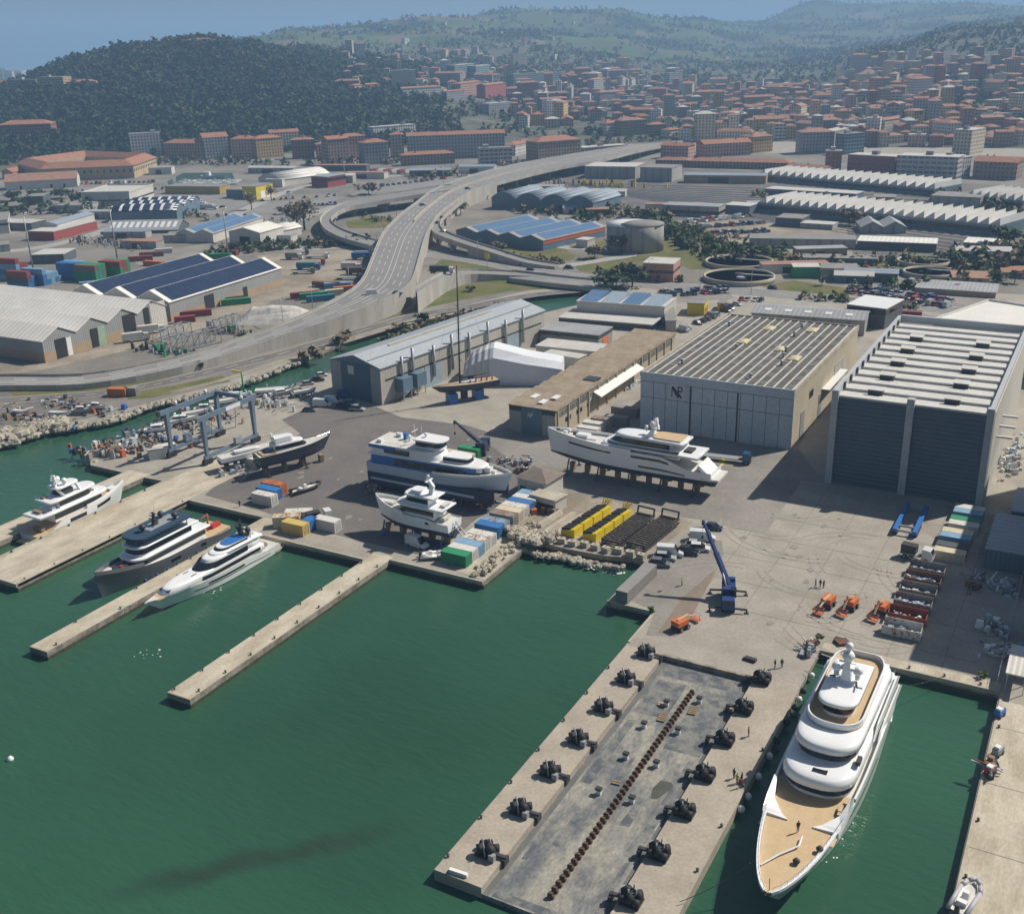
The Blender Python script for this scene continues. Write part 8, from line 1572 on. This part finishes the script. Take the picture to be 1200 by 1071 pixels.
# ================================================================ slipway stuff
def floats():
    for lab, x0 in (('yellow steel pontoon with black pads, left of the pair', -93.6), ('yellow steel pontoon with black pads, right of the pair', -88.6)):
        t = thing('pontoon', lab, 'pontoon', (x0, 199, 0), -.12, 'yellow pontoons on the slipway')
        for k in range(4):
            y = -6.2+k*3.95+rng.uniform(-.1, .1); q = MB(); q.loft([[(x_, y+sy, z) for x_, z in ((-1.7, 0), (-1.7, 1.15), (1.7, 2.0), (1.7, 0))] for sy in (-1.75, 1.75)], 0, True, True, False); q.build('float_box', M_yel, t)
            for j in range(3):
                q = MB(); q.beam((-1.75, y-1.15+j*1.15, 1.4), (.55, y-1.15+j*1.15, 1.98), .8, .4); q.build('black_pad', M_black, t)
        q = MB()
        for k in range(5): q.beam((-.9, 7.5+(k % 2), .2), (-.9+k*.5, 8.6, 3.0), .16, .16); q.beam((-1.2, 7.2+k*.4, 1.0+k*.4), (1.4, 7.2+k*.4, 1.0+k*.4), .14, .14)
        q.build('end_frame', M_yel, t)
    for lab, x0, y0 in (('black lattice frame stack on the slipway, left of two', -83.2, 198.0), ('black lattice frame stack on the slipway, right of two', -77.8, 198.8)):
        t = thing('lattice_frame', lab, 'steel frame', (x0, y0, 0), -.10, 'black lattice frames on the slipway'); q = MB()
        for z in (.4, 1.3): 
            for sx in (-1, 1): q.beam((sx*2.0, -8.2, z), (sx*2.0, 8.0, z+.4), .35, .4)
        q.build('chords', M_dark, t); q = MB()
        for k in range(17): q.beam((-2.2, -8+k*.98, 1.75), (2.2, -8+k*.98, 1.75), .42, .3)
        for k in range(8): q.beam((-2.0, -8+k*2, .4), (2, -6.6+k*2, .5), .2, .2)
        q.build('rungs', mat('tarred_timber', (.045, .04, .035), .8, (.12, .095, .075), 1.2, .7), t); q = MB(); q.beam((-2.0, 7.6, 2.0), (-2.0, 8.0, 3.4), .3, .3); q.beam((2.0, 7.6, 2.0), (2.0, 8.0, 3.4), .3, .3); q.beam((-2, 8, 3.3), (2, 8, 3.3), .3, .3); q.build('end_gate', M_dark, t)
floats()
for i, (x, y, L) in enumerate(((-99.0, 196.0, 12), (-96.6, 196.6, 11), (-102, 197.0, 9))): q = MB(); q.loft([[(dx*w, yy, z) for dx, z in ((-1, 0), (1, 0), (.6, .8), (-.6, .8))] for yy, w in ((-L/2, .75), (L/2, .75))], 0, True, True, False); simple('concrete_beam', 'long pale concrete beam on the slipway, %s of three' % ('middle', 'right', 'left')[i], 'beam', x, y, .04, -.1, 'concrete beams on the slipway', (('beam', q, M_concL), ('rest', MB().box(0, 0, -.04, 1.4, .3, .1), M_wood)))
BK = None
for i in range(9):
    x, y = -97+i*2.6, 187.8-(i % 3)*.3+i*.1; lab = 'big square concrete block on the slipway edge, number along the row told by its place'; lab = 'big square concrete block in the row along the slipway edge'
    if BK is None: BK = simple('concrete_block', lab, 'concrete block', x, y, 0, .1, 'concrete blocks along the slipway edge', (('block', MB().box(0, 0, 0, 1.7, 1.3, 1.2, taper=.95), M_concL), ('lifting_eye', MB().tube((-.3, 0, 1.2), (.3, 0, 1.35), .06), M_rust)))
    else: dup(BK, lab, (x, y, 0), rng.uniform(-.3, .3))
def rocks(name, pts, w, n, r, kindmat, z=-1.5, seed=1, zvar=1.4):
    rg = random.Random(seed); mb = MB(); c = smooth_path([at(*p) for p in pts], 6); L_, R_ = strip(c, w)
    for k in range(n):
        i = rg.randrange(len(c)-1); f = rg.random(); g_ = rg.random(); a = Vector(L_[i]).lerp(Vector(L_[i+1]), f); b = Vector(R_[i]).lerp(Vector(R_[i+1]), f); p = a.lerp(b, g_); mb.blob((p.x, p.y, z+zvar*g_+rg.uniform(-.2, .3)), r*rg.uniform(.5, 1.3), 0, rg, .75, .32, 6, 4)
    return tag(mb.build(name, kindmat), kind='stuff')
M_rock = mat('pale_rock', (.46, .42, .34), .9, (.28, .25, .20), .4, .8, fine=.2)
rocks('shore_rocks', [(355, 418), (325, 431), (277, 449), (240, 459), (179, 472), (137, 488), (104, 495), (50, 504), (0, 519), (-80, 532)][::-1], 6.5, 900, 1.0, M_rock, seed=2); rocks('shore_rocks', [(-60, 527), (0, 511), (40, 500), (75, 494)], 12, 420, 1.5, M_rock, z=-.5, seed=8, zvar=1.2); rocks('slip_rocks', [(618, 640), (640, 646), (660, 648), (690, 655), (730, 660)], 3, 170, .7, M_rock, seed=3, zvar=.8); rocks('rock_heap', [(606, 622), (616, 632), (634, 636), (640, 628)], 6, 170, .9, M_rock, z=.1, seed=5, zvar=1.2)
rocks('bank_rocks', [(395, 435), (322, 462), (240, 482), (165, 506)], 4, 330, .8, mat('dark_rock', (.25, .22, .18), .9, (.15, .13, .11), .5, .7), seed=6); rocks('quay_rubble', [(556, 676), (600, 640), (625, 615)], 3.4, 120, .55, M_concL, z=.05, seed=9, zvar=.5)
def junk(name, label, px, py, w, d, n, mats, seed, h=1.6, rz=0):
    """a spread of yard scrap nobody could count"""
    rg = random.Random(seed); x, y = at(px, py); mb = MB()
    for k in range(n):
        u, v = rg.gauss(0, .33)*w, rg.gauss(0, .33)*d; a = rg.uniform(0, 3.14); m = rg.randrange(len(mats)); s = rg.uniform(.4, 1.6)
        if rg.random() < .3: mb.beam((u, v, rg.uniform(.1, h)), (u+cos(a)*s*2, v+sin(a)*s*2, rg.uniform(.1, h)), .2, .2, m)
        elif rg.random() < .12: mb.tube((u, v, .3), (u+cos(a)*s, v+sin(a)*s, .35), rg.uniform(.2, .35), None, 8, m)
        else: mb.box(u, v, 0, s, rg.uniform(.3, 1.3), rg.uniform(.2, h), m, a, rg.uniform(.7, 1))
    return tag(mb.build(name, mats, None, (x, y, .02), rz), kind='stuff')
JM = [M_rust, M_wood, M_dark, M_grey, M_white, M_concL, M_dark, M_grey, M_wood, M_concL, M_steel, M_rust, M_wood, M_dark, M_hullb, M_rust, M_orange, M_steel, M_blue]; JP = [M_white, M_hullb, M_grey, M_concL, M_steel]
for a in ((118, 532, 9, 6, 90, JM, 1, 2.4), (150, 525, 14, 6, 80, JM, 2), (175, 515, 20, 6, 90, JM, 3), (215, 500, 22, 6, 80, JM, 4), (245, 487, 20, 6, 70, JM, 5), (310, 472, 20, 8, 90, JP, 6, 2.2), (345, 462, 16, 6, 50, JP, 14, 2), (90, 478, 26, 6, 110, JM, 7), (30, 490, 26, 8, 110, JM, 8), (1172, 765, 4, 6, 60, JP, 9, 1.2), (1160, 735, 4, 4, 40, JP, 10), (1175, 690, 5, 4, 60, JP, 11, 1.5), (1140, 685, 1.2, 5, 30, JM, 12), (1186, 540, 3, 20, 110, JP, 13), (600, 545, 7, 6, 40, JM, 15), (620, 600, 3, 3, 30, JM, 16), (640, 600, 5, 2, 30, [M_wood, M_dark, M_rust], 17), (440, 575, 3, 4, 30, JM, 18), (572, 592, 3, 3, 26, JM, 19), (275, 552, 3, 6, 30, JP, 20), (470, 462, 8, 5, 40, JM, 21), (1162, 905, 1, 3, 18, JM, 22), (740, 450, 3, 14, 60, JP, 23), (950, 760, 1.2, 4, 26, JM, 24), (700, 218, 60, 8, 130, [M_yel, M_wood, M_rust, M_concL], 25, 5), (760, 250, 60, 10, 90, [M_rust, M_concL, M_dark], 26, 3), (640, 262, 22, 16, 80, JP, 27, 4), (130, 286, 50, 14, 150, [M_rust, M_concL, M_dark, M_grey], 28, 3), (330, 258, 30, 8, 40, JP, 29, 2), (960, 250, 60, 8, 60, JM, 30, 3), (880, 280, 40, 8, 90, JM, 31, 2.5), (1010, 318, 70, 8, 90, JM, 32, 3)): junk('yard_scrap', '', *a)
# small craft laid up along the canal bank and the rocky shore
MBT = [('white', M_gel), ('blue and white', M_hullb), ('grey', M_grey)]
for i, (px, py, z, rz, L, c, w) in enumerate(((170, 511, 1.2, .8, 8, 0, 'by the scrap on the canal bank, nearest the barge end'), (182, 505, 1.2, .9, 7, 1, 'with blue cover on the canal bank'), (196, 500, 1.2, .8, 9, 0, 'under the boat lift girders, left'), (214, 492, 1.2, .9, 8, 0, 'under the boat lift girders, right'), (228, 486, 1.2, .7, 7, 1, 'behind the boat lift, left'), (246, 478, 1.2, .8, 9, 0, 'behind the boat lift, middle'), (262, 472, 1.2, .8, 8, 0, 'behind the boat lift, right'), (300, 464, 1.2, .6, 11, 0, 'with cabin beside the green post on the canal bank'), (316, 469, 1.2, 1.0, 8, 2, 'on the canal bank by the steel frames'), (345, 466, 1.2, .8, 7, 0, 'near the parked cars on the canal bank'), (104, 481, .8, .3, 6, 0, 'lying on the rocky north shore, right'), (60, 488, .8, .2, 7, 1, 'lying on the rocky north shore, middle'), (85, 486, .8, .5, 6, 2, 'lying on the rocky north shore beside the blue one'), (18, 486, .8, .1, 6, 0, 'lying on the rocky north shore, left'))): x, y = at(px, py); motorboat('small_boat', '%s small boat %s' % (MBT[c][0], w), x, y, z, rz, L, L*.31, MBT[c][1], i % 2 == 0, False, M_gel, False, 'small boats laid up ashore', .9)
def rib(label, x, y, rz, z=.5, L=8.5, m=M_grey):
    t = thing('inflatable_boat', label, 'inflatable boat', (x, y, z), rz); q = MB()
    for s in (1, -1): q.path([(-L*.5, s*1.05, .35), (L*.2, s*1.15, .4), (L*.38, s*.8, .55), (L*.5, 0, .75)], .3, 8)
    q.build('tube', m, t); q = MB(); q.loft([[(x_, y_*w, z_) for y_, z_ in ((-1, .3), (0, -.35*w), (1, .3))] for x_, w in ((-L*.48, .9), (L*.2, .9), (L*.46, .1))], 0, False, False, False); q.build('hull', M_white, t); q = MB(); q.add([(-L*.48, -.9, .15), (L*.2, -.95, .15), (L*.42, 0, .3), (L*.2, .95, .15), (-L*.48, .9, .15)], [(0, 1, 2, 3, 4)]); q.build('floor', M_deckw, t); q = MB(); q.box(-.3, 0, .15, .8, .9, 1.1, taper=.8); q.box(-1.6, 0, .15, .7, 1.2, .6); q.build('console', M_white, t); q = MB(); q.box(-L*.5, 0, .2, .5, .6, 1.1, taper=.8); q.build('outboard', M_dark, t); MB().box(0, 0, -z+.02, L*.6, .7, max(.1, z-.3)).build('cradle', M_wood, t)
rib('dark inflatable boat on the asphalt before the black motor yacht', -163.2, 187.0, 1.25, m=M_dark); rib('white and grey inflatable boat at the near end of the right quay', -4.0, 117.6, 1.35, .6, 6.5, mat('pale_tube', (.45, .46, .48), .5)); rib('small white dinghy beside the trawler yacht van', -115.5, 169.3, .6, .4, 5, M_white)
t = simple('mooring_buoy', 'small white buoy floating alone at the left edge', 'buoy', *at(12, 890, WZ), WZ, 0, None, (('float', MB().lathe([(.05, -.4), (.5, -.1), (.55, .2), (.3, .55), (.08, .7)], n=12), M_white), ('ring', MB().tube((0, 0, .65), (0, 0, 1.0), .06), M_dark)))
q = MB(); rg = random.Random(4)
for a, b, n, wd in (((662, 658), (728, 672), 90, .5), ((560, 40), (560, 40), 0, 0), ((232, 700), (262, 690), 14, 1.6), ((165, 762), (182, 768), 12, .8), ((935, 1010), (985, 985), 12, 2)):
    for k in range(n):
        f = rg.random(); x, y = at(a[0]+(b[0]-a[0])*f, a[1]+(b[1]-a[1])*f, WZ); q.blob((x+rg.gauss(0, wd), y+rg.gauss(0, wd), WZ+.01), rg.uniform(.08, .4)*(.6 if wd > .6 else 1), 0, rg, .08, .4, 6, 3)
tag(q.build('foam', M_white), kind='stuff')
# timber truss gantries, salt heap and kiosks by the motorway
def truss(label, p0, p1, h, w=4.0):
    a, L, rz = frame2(p0, p1); t = thing('steel_truss', label, 'steel truss', (a[0], a[1], 0), rz, 'steel trusses by the motorway'); n = max(4, int(L/4)); q = MB(); r = MB()
    for yy in (0, w):
        for z in (.4, h): q.beam((0, yy, z), (L, yy, z), .35, .35)
    for i in range(n+1):
        x = L*i/n
        for yy in (0, w): r.beam((x, yy, 0), (x, yy, h), .25, .25); r.beam((x, yy, .4), (min(L, x+L/n), yy, h), .2, .2) if i < n else None
        r.beam((x, 0, h), (x, w, h), .25, .25)
    q.build('chords', M_grey, t); r.build('braces', M_grey, t)
truss('long grey steel truss lying beside the motorway, front one', A(835, 695), A(1040, 645), 5.5); truss('dark steel truss behind the front one by the motorway', A(760, 650), A(900, 600), 4); truss('dark steel truss nearest the salt heap', A(1010, 600), A(1130, 560), 4)
junk('scrap_heap', '', *A(770, 690), 22, 5, 90, [M_dark, M_grey, M_rust, M_green], 41, 3); junk('scrap_heap', '', *A(1070, 600), 20, 6, 60, [M_dark, M_green, M_wood, M_grey], 42, 3)
q = MB(); rg = random.Random(9); pk = [(-16, 0, 0), (-10, 0, 5.2), (-2, 0, 5.8), (6, 0, 5.0), (13, 0, 2.8), (18, 0, 0)]
R = []
for x_, _, h in pk: R.append([(x_+rg.uniform(-.6, .6), -9+i*18/9, max(-.2, h*sin(pi*i/9)*rg.uniform(.85, 1.1)-.1)) for i in range(10)])
q.loft(R, 0, False, False, False); x, y = at(326, 374); tag(q.build('salt_heap', mat('salt', (.60, .58, .53), .9, (.42, .40, .37), .5, .7, bump=.1), None, (x, y, 0), .5), 'pale grey heap of loose salt beside the motorway', 'heap')
# trees, shrubs and hedges
g = 'shrubs on the canal bank'
for lab, px, py, r, h, k in (('big brown bare shrub on the canal bank, left', 370, 420, 4.5, 5, 2), ('brown bare shrub on the canal bank, middle', 402, 402, 4.5, 4.5, 2), ('dark evergreen shrub on the canal bank', 497, 376, 3, 4, 0), ('round dark shrub on the motorway verge', 236, 432, 2.6, 3.6, 0), ('dark shrub on the grass field, left', 512, 338, 3.2, 4, 0), ('dark shrub on the grass field, lower', 516, 333, 2.4, 3, 1), ('dark shrub on the grass field, right', 553, 341, 2.4, 3, 1), ('brown scrub on the canal bank under the bridge', 470, 385, 3, 3, 2), ('dry scrub before the solar hall', 585, 292, 4, 5, 2)): bush(lab, (*at(px, py), 0), r, h, k, g, 110)
g = 'trees around the port'
for lab, px, py, r, h, k in (('tall bare poplar by the harbour street, left', 349, 272, 7, 19, 2), ('tall bare poplar by the harbour street, right', 357, 270, 7, 20, 2), ('bare tree before the yellow workshop', 295, 246, 4, 12, 2), ('bare tree right of the yellow workshop', 318, 235, 4, 12, 2), ('big dark evergreen behind the solar boat hall, left', 722, 340, 7, 9, 0), ('big dark evergreen behind the solar boat hall, right', 741, 336, 6.5, 11, 0), ('bare brown tree before the storage tanks', 728, 296, 6, 9, 2), ('bare tree by the small gatehouse', 697, 303, 4.5, 7, 2), ('dark evergreen tree above the storage tanks', 757, 262, 7, 8, 0), ('rusty brown tree beside the front sawtooth shed', 995, 264, 7, 10, 2), ('tall dark tree at the right of the sawtooth shed', 1182, 292, 9, 12, 0), ('dark tree beside the viaduct pier', 540, 252, 4, 9, 1), ('round dark tree by the bare poplars', 331, 251, 4, 5, 0), ('reddish bare trees beside the loop ramp', 432, 228, 8, 9, 2), ('dark tree on the settling grass', 963, 335, 2, 4, 0), ('round umbrella pine beside the tile roofed shed, left', 1168, 332, 3.2, 6, 0), ('round umbrella pine beside the tile roofed shed, right', 1189, 332, 3.2, 6, 0), ('umbrella pine row at the left edge, first', 14, 236, 8, 8, 0), ('umbrella pine row at the left edge, second', 45, 235, 8, 8, 0), ('umbrella pine row at the left edge, third', 72, 233, 8, 8, 0), ('umbrella pine row at the left edge, fourth', 88, 238, 7, 7, 0), ('umbrella pine row at the left edge, fifth', 28, 242, 7, 7, 0)): tree(lab, (*at(px, py), 0), r, h, k, g, 320)
def scrub(name, poly, n, r, kinds, seed):
    rg = random.Random(seed); sp = []; xs = [p[0] for p in poly]; ys = [p[1] for p in poly]
    while len(sp) < n:
        px, py = rg.uniform(min(xs), max(xs)), rg.uniform(min(ys), max(ys)); c = False
        for (x1, y1), (x2, y2) in zip(poly, poly[1:]+poly[:1]):
            if (y1 > py) != (y2 > py) and px < (x2-x1)*(py-y1)/(y2-y1)+x1: c = not c
        if c: x, y = at(px, py); sp.append((x, y, -.3, r*rg.uniform(.6, 1.3), rg.choice(kinds)))
    woodland(name, sp, rg, 12)
scrub('scrub_bank', [(770, 268), (800, 262), (880, 296), (1000, 303), (1200, 296), (1200, 312), (1000, 314), (900, 310), (820, 306)], 330, 1.9, (2, 2, 3, 1), 1); scrub('dark_hedge', [(772, 268), (790, 262), (850, 292), (925, 296), (920, 301), (860, 305), (800, 296)], 120, 2.6, (0, 1, 1), 2); scrub('roadside_hedge', [(240, 296), (330, 286), (440, 284), (440, 289), (330, 293), (240, 302)], 150, 2.0, (0, 0, 1, 2), 3); scrub('right_scrub', [(1110, 300), (1200, 292), (1210, 318), (1120, 322)], 120, 3, (2, 2, 0), 4); scrub('canal_scrub', [(440, 402), (520, 372), (600, 356), (600, 360), (520, 379), (440, 410)], 90, 1.2, (2, 2, 1), 5); scrub('street_trees', [(640, 172), (760, 162), (820, 160), (820, 164), (760, 168), (640, 178)], 60, 4, (1, 2, 3), 6); scrub('waterfront_trees', [(155, 190), (400, 192), (470, 190), (470, 193), (400, 196), (155, 194)], 70, 3.4, (1, 2, 0), 7); scrub('rail_scrub', [(600, 246), (700, 250), (760, 256), (760, 262), (690, 262), (600, 252)], 60, 2.5, (2, 1, 0), 8)
# lamps and fences
LP_ = None
for i in range(16):
    f = i/15; i0 = int(f*12); px, py, z = HL[5+min(i0, 12)][:3]; x, y = at(px, py, z); lab = 'slim street lamp along the motorway viaduct'
    if LP_ is None: LP_ = simple('street_lamp', lab, 'street lamp', x, y, z, 0, 'street lamps along the viaduct', (('pole', MB().tube((0, 0, 0), (0, 0, 10), .14, .08, 6), M_steel), ('arm', MB().tube((0, 0, 9.9), (1.8, -.6, 10.3), .06), M_steel), ('lamp_head', MB().box(1.9, -.6, 10.2, .8, .35, .18), M_grey)))
    else: dup(LP_, lab, (x, y, z))
for i, (px, py) in enumerate(((470, 205), (560, 305), (660, 318), (760, 330), (880, 345), (960, 352), (820, 345), (1050, 362))): dup(LP_, 'slim street lamp beside the avenue, %s' % ('by the lorry yard', 'at the slip ramp foot', 'by the bridge', 'before the pink house', 'by the settling basins', 'by the glass office', 'by the yellow workshops', 'by the big car park')[i], (*at(px, py), 0), None, 'street lamps along the avenue')
t = thing('road_sign', 'square yellow sign panel on a pole below the slip ramp', 'sign', (*at(571, 316), 0)); MB().tube((0, 0, 0), (0, 0, 6), .12, None, 6).build('pole', M_steel, t); MB().box(0, 0, 5, 2.4, .2, 2.8).build('panel', M_yel, t)
t = thing('channel_marker', 'green channel post with yellow arm on the canal bank', 'marker', (*at(286.5, 466), 0)); MB().tube((0, 0, 0), (0, 0, 8.5), .3, .25, 8).build('post', M_green, t); MB().beam((0, 0, 8.2), (-3, -1, 8.6), .4, .5).build('arm', M_yel, t)
t = thing('wire_fence', 'tall wire fence with posts along the right edge of the yard', 'fence', (-6.2, 200, 0)); q = MB(); [q.tube((0, -31+k*3.2, 0), (0, -31+k*3.2, 2.6), .06, None, 5) for k in range(20)]; q.build('posts', M_steel, t); q = MB(); [q.beam((0, -31, z), (0, 30, z), .03, .03) for z in (.2, .8, 1.4, 2.0, 2.55)]; q.build('wires', M_steel, t)
for lab, px, py, m1 in (('red and white pump cart on the right quay', 1160, 907, M_red), ('grey generator cart on the right quay', 1169, 884, M_grey), ('blue barrel stand on the right quay', 1171, 839, M_blue)):
    x, y = at(px, py); t = thing('pump_cart', lab, 'cart', (x, y, .02), 1.2); MB().box(0, 0, .45, 1.9, 1.0, .8).build('body', m1, t); MB().box(-.2, 0, 1.25, .9, .8, .35).build('cover', M_white, t); wheels(t, [(sx*.6, sy*.5) for sx in (-1, 1) for sy in (-1, 1)], .3, .18)
t = thing('harbour_barge', 'moored fishing boat in the small basin below the lazaret', 'boat', (*at(236, 209), .1), .3); bd, hd, _ = hull(t, 22, 6, 2, 3.5, 1, M_white); tier(t, plan(3, 9, 2, 2, 1), 2, 5, M_white, .05, .4, 'wheelhouse')
for i in range(24): p = at(206+i*2.9, 216.5-(i % 3)*1.2); motorboat('small_boat', 'small white boat moored in the little basin', p[0], p[1], .1, 1.2+rng.uniform(-.2, .2), 9, 3, M_gel, i % 2 == 0, False, M_gel, False, 'small boats in the little basin', 1.1)
for nm, a, b, w, n, r, kk in (('verge_shrubs', (640, 236), (790, 258), 8, 60, 2.4, (1, 2, 3)), ('verge_shrubs', (1090, 232), (1200, 250), 10, 60, 3, (0, 1, 2)), ('verge_shrubs', (560, 300), (660, 308), 5, 40, 1.6, (1, 2)), ('verge_shrubs', (420, 252), (460, 262), 8, 20, 1.6, (1, 3)), ('verge_shrubs', (520, 240), (600, 222), 10, 60, 2.6, (1, 2, 0)), ('verge_shrubs', (150, 246), (300, 262), 6, 60, 2.2, (0, 1, 2)), ('verge_shrubs', (0, 250), (150, 246), 10, 50, 3, (0, 1)), ('verge_shrubs', (940, 348), (1080, 362), 5, 50, 1.6, (1, 2)), ('verge_shrubs', (700, 322), (800, 330), 5, 40, 1.8, (0, 1, 2)), ('verge_shrubs', (880, 228), (1090, 246), 6, 60, 2.4, (1, 2)), ('verge_shrubs', (480, 212), (640, 190), 8, 60, 2.6, (1, 2, 3)), ('verge_shrubs', (1000, 340), (1180, 330), 6, 50, 2, (1, 2, 0))):
    scrub(nm, [(a[0], a[1]-w/2), (b[0], b[1]-w/2), (b[0], b[1]+w/2), (a[0], a[1]+w/2)], n, r, kk, int(a[0]))
# smaller sheds and lots that fill the port
for n_, pts in (('lorry_park_ground', [(395, 232), (470, 212), (560, 208), (600, 212), (540, 222), (440, 226)]), ('dark_lot', [(150, 300), (240, 286), (300, 292), (240, 312), (170, 318)]), ('dark_lot', [(0, 262), (100, 246), (190, 250), (120, 268), (0, 280)]), ('dark_lot', [(640, 238), (700, 244), (690, 262), (620, 256)]), ('dark_lot', [(990, 330), (1120, 344), (1180, 352), (1120, 364), (985, 350)]), ('dark_lot', [(770, 340), (856, 334), (858, 350), (775, 356)])): zone(n_, pts, M_asph2 if 'lot' in n_ else M_road, .055)
rg = random.Random(31); W_ = (('grey', M_wC), ('white', M_wW), ('blue', M_wB), ('dark', M_wD), ('tan', M_wT))
for i, (px, py, w, d, h, where) in enumerate(((118, 256, 26, 10, 5, 'behind the skylight shed'), (20, 268, 34, 14, 5, 'left of the red walled store'), (168, 290, 22, 8, 4, 'before the grey solar warehouse'), (150, 278, 26, 8, 4, 'under the skylight shed'), (330, 282, 16, 8, 3.5, 'by the bare poplars'), (394, 214, 30, 12, 6, 'on the harbour street, nearer'), (430, 209, 34, 10, 5, 'on the harbour street, farther'), (505, 206, 34, 10, 5, 'beyond the lorry yard'), (190, 204, 20, 12, 6, 'beside the lazaret'), (320, 203, 44, 8, 5, 'below the yellow harbour block'), (400, 200, 50, 10, 5, 'below the grey barracks'), (560, 203, 30, 10, 6, 'left of the viaduct end'), (640, 226, 26, 10, 5, 'beside the railway lines, left'), (700, 230, 40, 8, 4, 'beside the railway lines, middle'), (790, 246, 36, 8, 4, 'beside the railway lines, right'), (850, 214, 60, 12, 6, 'behind the railway lines, left'), (900, 246, 26, 10, 5, 'between the front sawtooth shed and the lot'), (1000, 330, 16, 8, 3.5, 'by the settling grass'), (930, 318, 30, 8, 4, 'above the settling grass, left'), (1020, 328, 22, 8, 4, 'above the settling grass, right'), (960, 302, 24, 8, 5, 'on the scrub slope'), (1150, 304, 24, 10, 5, 'beside the right pair of basins'), (700, 252, 14, 10, 4, 'among scrub above the tanks'), (672, 250, 12, 8, 4, 'beside the vaulted sheds'), (1120, 260, 30, 10, 5, 'before the right sawtooth shed'), (1040, 262, 22, 8, 4, 'under the front sawtooth shed'))):
    c, m = W_[rg.randrange(5)]; x, y = at(px, py); rz = YAW+rg.uniform(-.35, .05); q = at(px+4, py); t = thing('small_shed', 'small %s shed %s' % (c, where), 'shed', (x, y, 0), rz); MB().box(0, 0, -.2, w, d, h).build('walls', m, t)
    r = MB(); hip(r, w, d, h-.2, 1.4, .4, True) if i % 2 else r.box(0, 0, h-.2, w+.4, d+.4, .3); r.build('roof', (M_rG, M_flatw, M_roof2, M_rB)[i % 4], t); MB().bx(-w*.2, w*.05, -d/2-.1, -d/2, 0, h*.7).build('door', M_dark, t)
for lab, a, b in (('dark mooring line from the quay corner to the largest yacht stern', (-20.5, 157, 3.2), (-14, 169, .5)), ('dark mooring line from the dock arm to the largest yacht stern', (-29.6, 155, 3.2), (-35, 160, .5)), ('dark mooring line from the dock arm to the largest yacht bow', (-28.4, 108, 3.6), (-35, 101, .5)), ('mooring line from the second pier to the sport yacht bow', (-153.6, 129, 1.2), (-157.8, 124, .5))):
    a, b = Vector(a), Vector(b); t = thing('mooring_line', lab, 'rope', a); q = MB(); q.path([tuple((b-a)*f+Vector((0, 0, -1.1*f*(1-f)*2))) for f in [i/7 for i in range(8)]], .05, 5); q.build('rope', M_dark, t); q = MB(); q.lathe([(.1, -.08), (.16, 0), (.1, .08)], n=8); q.build('eye_splice', M_dark, t)
SUN_E, SKY_S, EXPO = 5.0, 0.050, 0.14
SKY_AIR, SKY_DUST, SKY_OZ = 1.0, 1.6, 1.2
HAZE_D, HAZE_C, HAZE_TOP = 0.00019, (0.40, 0.65, 1.0), 420.0
# ================================================================ camera, sun, sky, air
cam = bpy.data.cameras.new('camera'); co = bpy.data.objects.new('camera', cam); C.objects.link(co)
cam.sensor_fit = 'HORIZONTAL'; cam.sensor_width = 36.0; cam.lens = FOC/1200*36.0; cam.clip_start = 1.0; cam.clip_end = 40000
co.matrix_world = Matrix(((CR.x, CU.x, -CF.x, 0), (CR.y, CU.y, -CF.y, 0), (CR.z, CU.z, -CF.z, CH), (0, 0, 0, 1)))
SC.camera = co
SUN_EL, SUN_AZ = radians(46), radians(37.5)
sun = bpy.data.lights.new('sun', 'SUN'); sun.energy = SUN_E; sun.angle = radians(.53); sun.color = (1.0, .93, .82)
so = bpy.data.objects.new('sun', sun); C.objects.link(so); so.location = (200, 200, 400)
so.rotation_euler = (pi/2-SUN_EL, 0, pi-SUN_AZ)
w = bpy.data.worlds.new('World'); SC.world = w; w.use_nodes = True; nt = w.node_tree
sky = nt.nodes.new('ShaderNodeTexSky'); sky.sky_type = 'NISHITA'; sky.sun_disc = False; sky.sun_elevation = SUN_EL; sky.sun_rotation = SUN_AZ
sky.air_density = SKY_AIR; sky.dust_density = SKY_DUST; sky.ozone_density = SKY_OZ; sky.altitude = 100
nt.links.new(sky.outputs[0], nt.nodes['Background'].inputs['Color']); nt.nodes['Background'].inputs['Strength'].default_value = SKY_S
if HAZE_D > 0:
    hm = bpy.data.materials.new('haze_air'); hm.use_nodes = True; nt = hm.node_tree; nt.nodes.clear()
    out = nt.nodes.new('ShaderNodeOutputMaterial'); pv = nt.nodes.new('ShaderNodeVolumePrincipled')
    pv.inputs['Color'].default_value = rgba(HAZE_C); pv.inputs['Density'].default_value = HAZE_D; pv.inputs['Anisotropy'].default_value = 0.0
    nt.links.new(pv.outputs[0], out.inputs['Volume'])
    mb = MB(); mb.bx(-9500, 9500, -400, 16500, -8, HAZE_TOP); tag(mb.build('haze', hm), kind='stuff')
SC.cycles.use_denoising = True; SC.cycles.denoiser = 'OPENIMAGEDENOISE'
SC.cycles.volume_bounces = 1; SC.cycles.max_bounces = 6; SC.cycles.diffuse_bounces = 3; SC.cycles.glossy_bounces = 3; SC.cycles.transmission_bounces = 4
SC.cycles.use_adaptive_sampling = True; SC.cycles.adaptive_threshold = 0.01
SC.cycles.caustics_reflective = False; SC.cycles.caustics_refractive = False
vs = SC.view_settings; vs.view_transform = 'Standard'; vs.look = 'None'; vs.exposure = EXPO; vs.gamma = 1.0; vs.use_curve_mapping = False
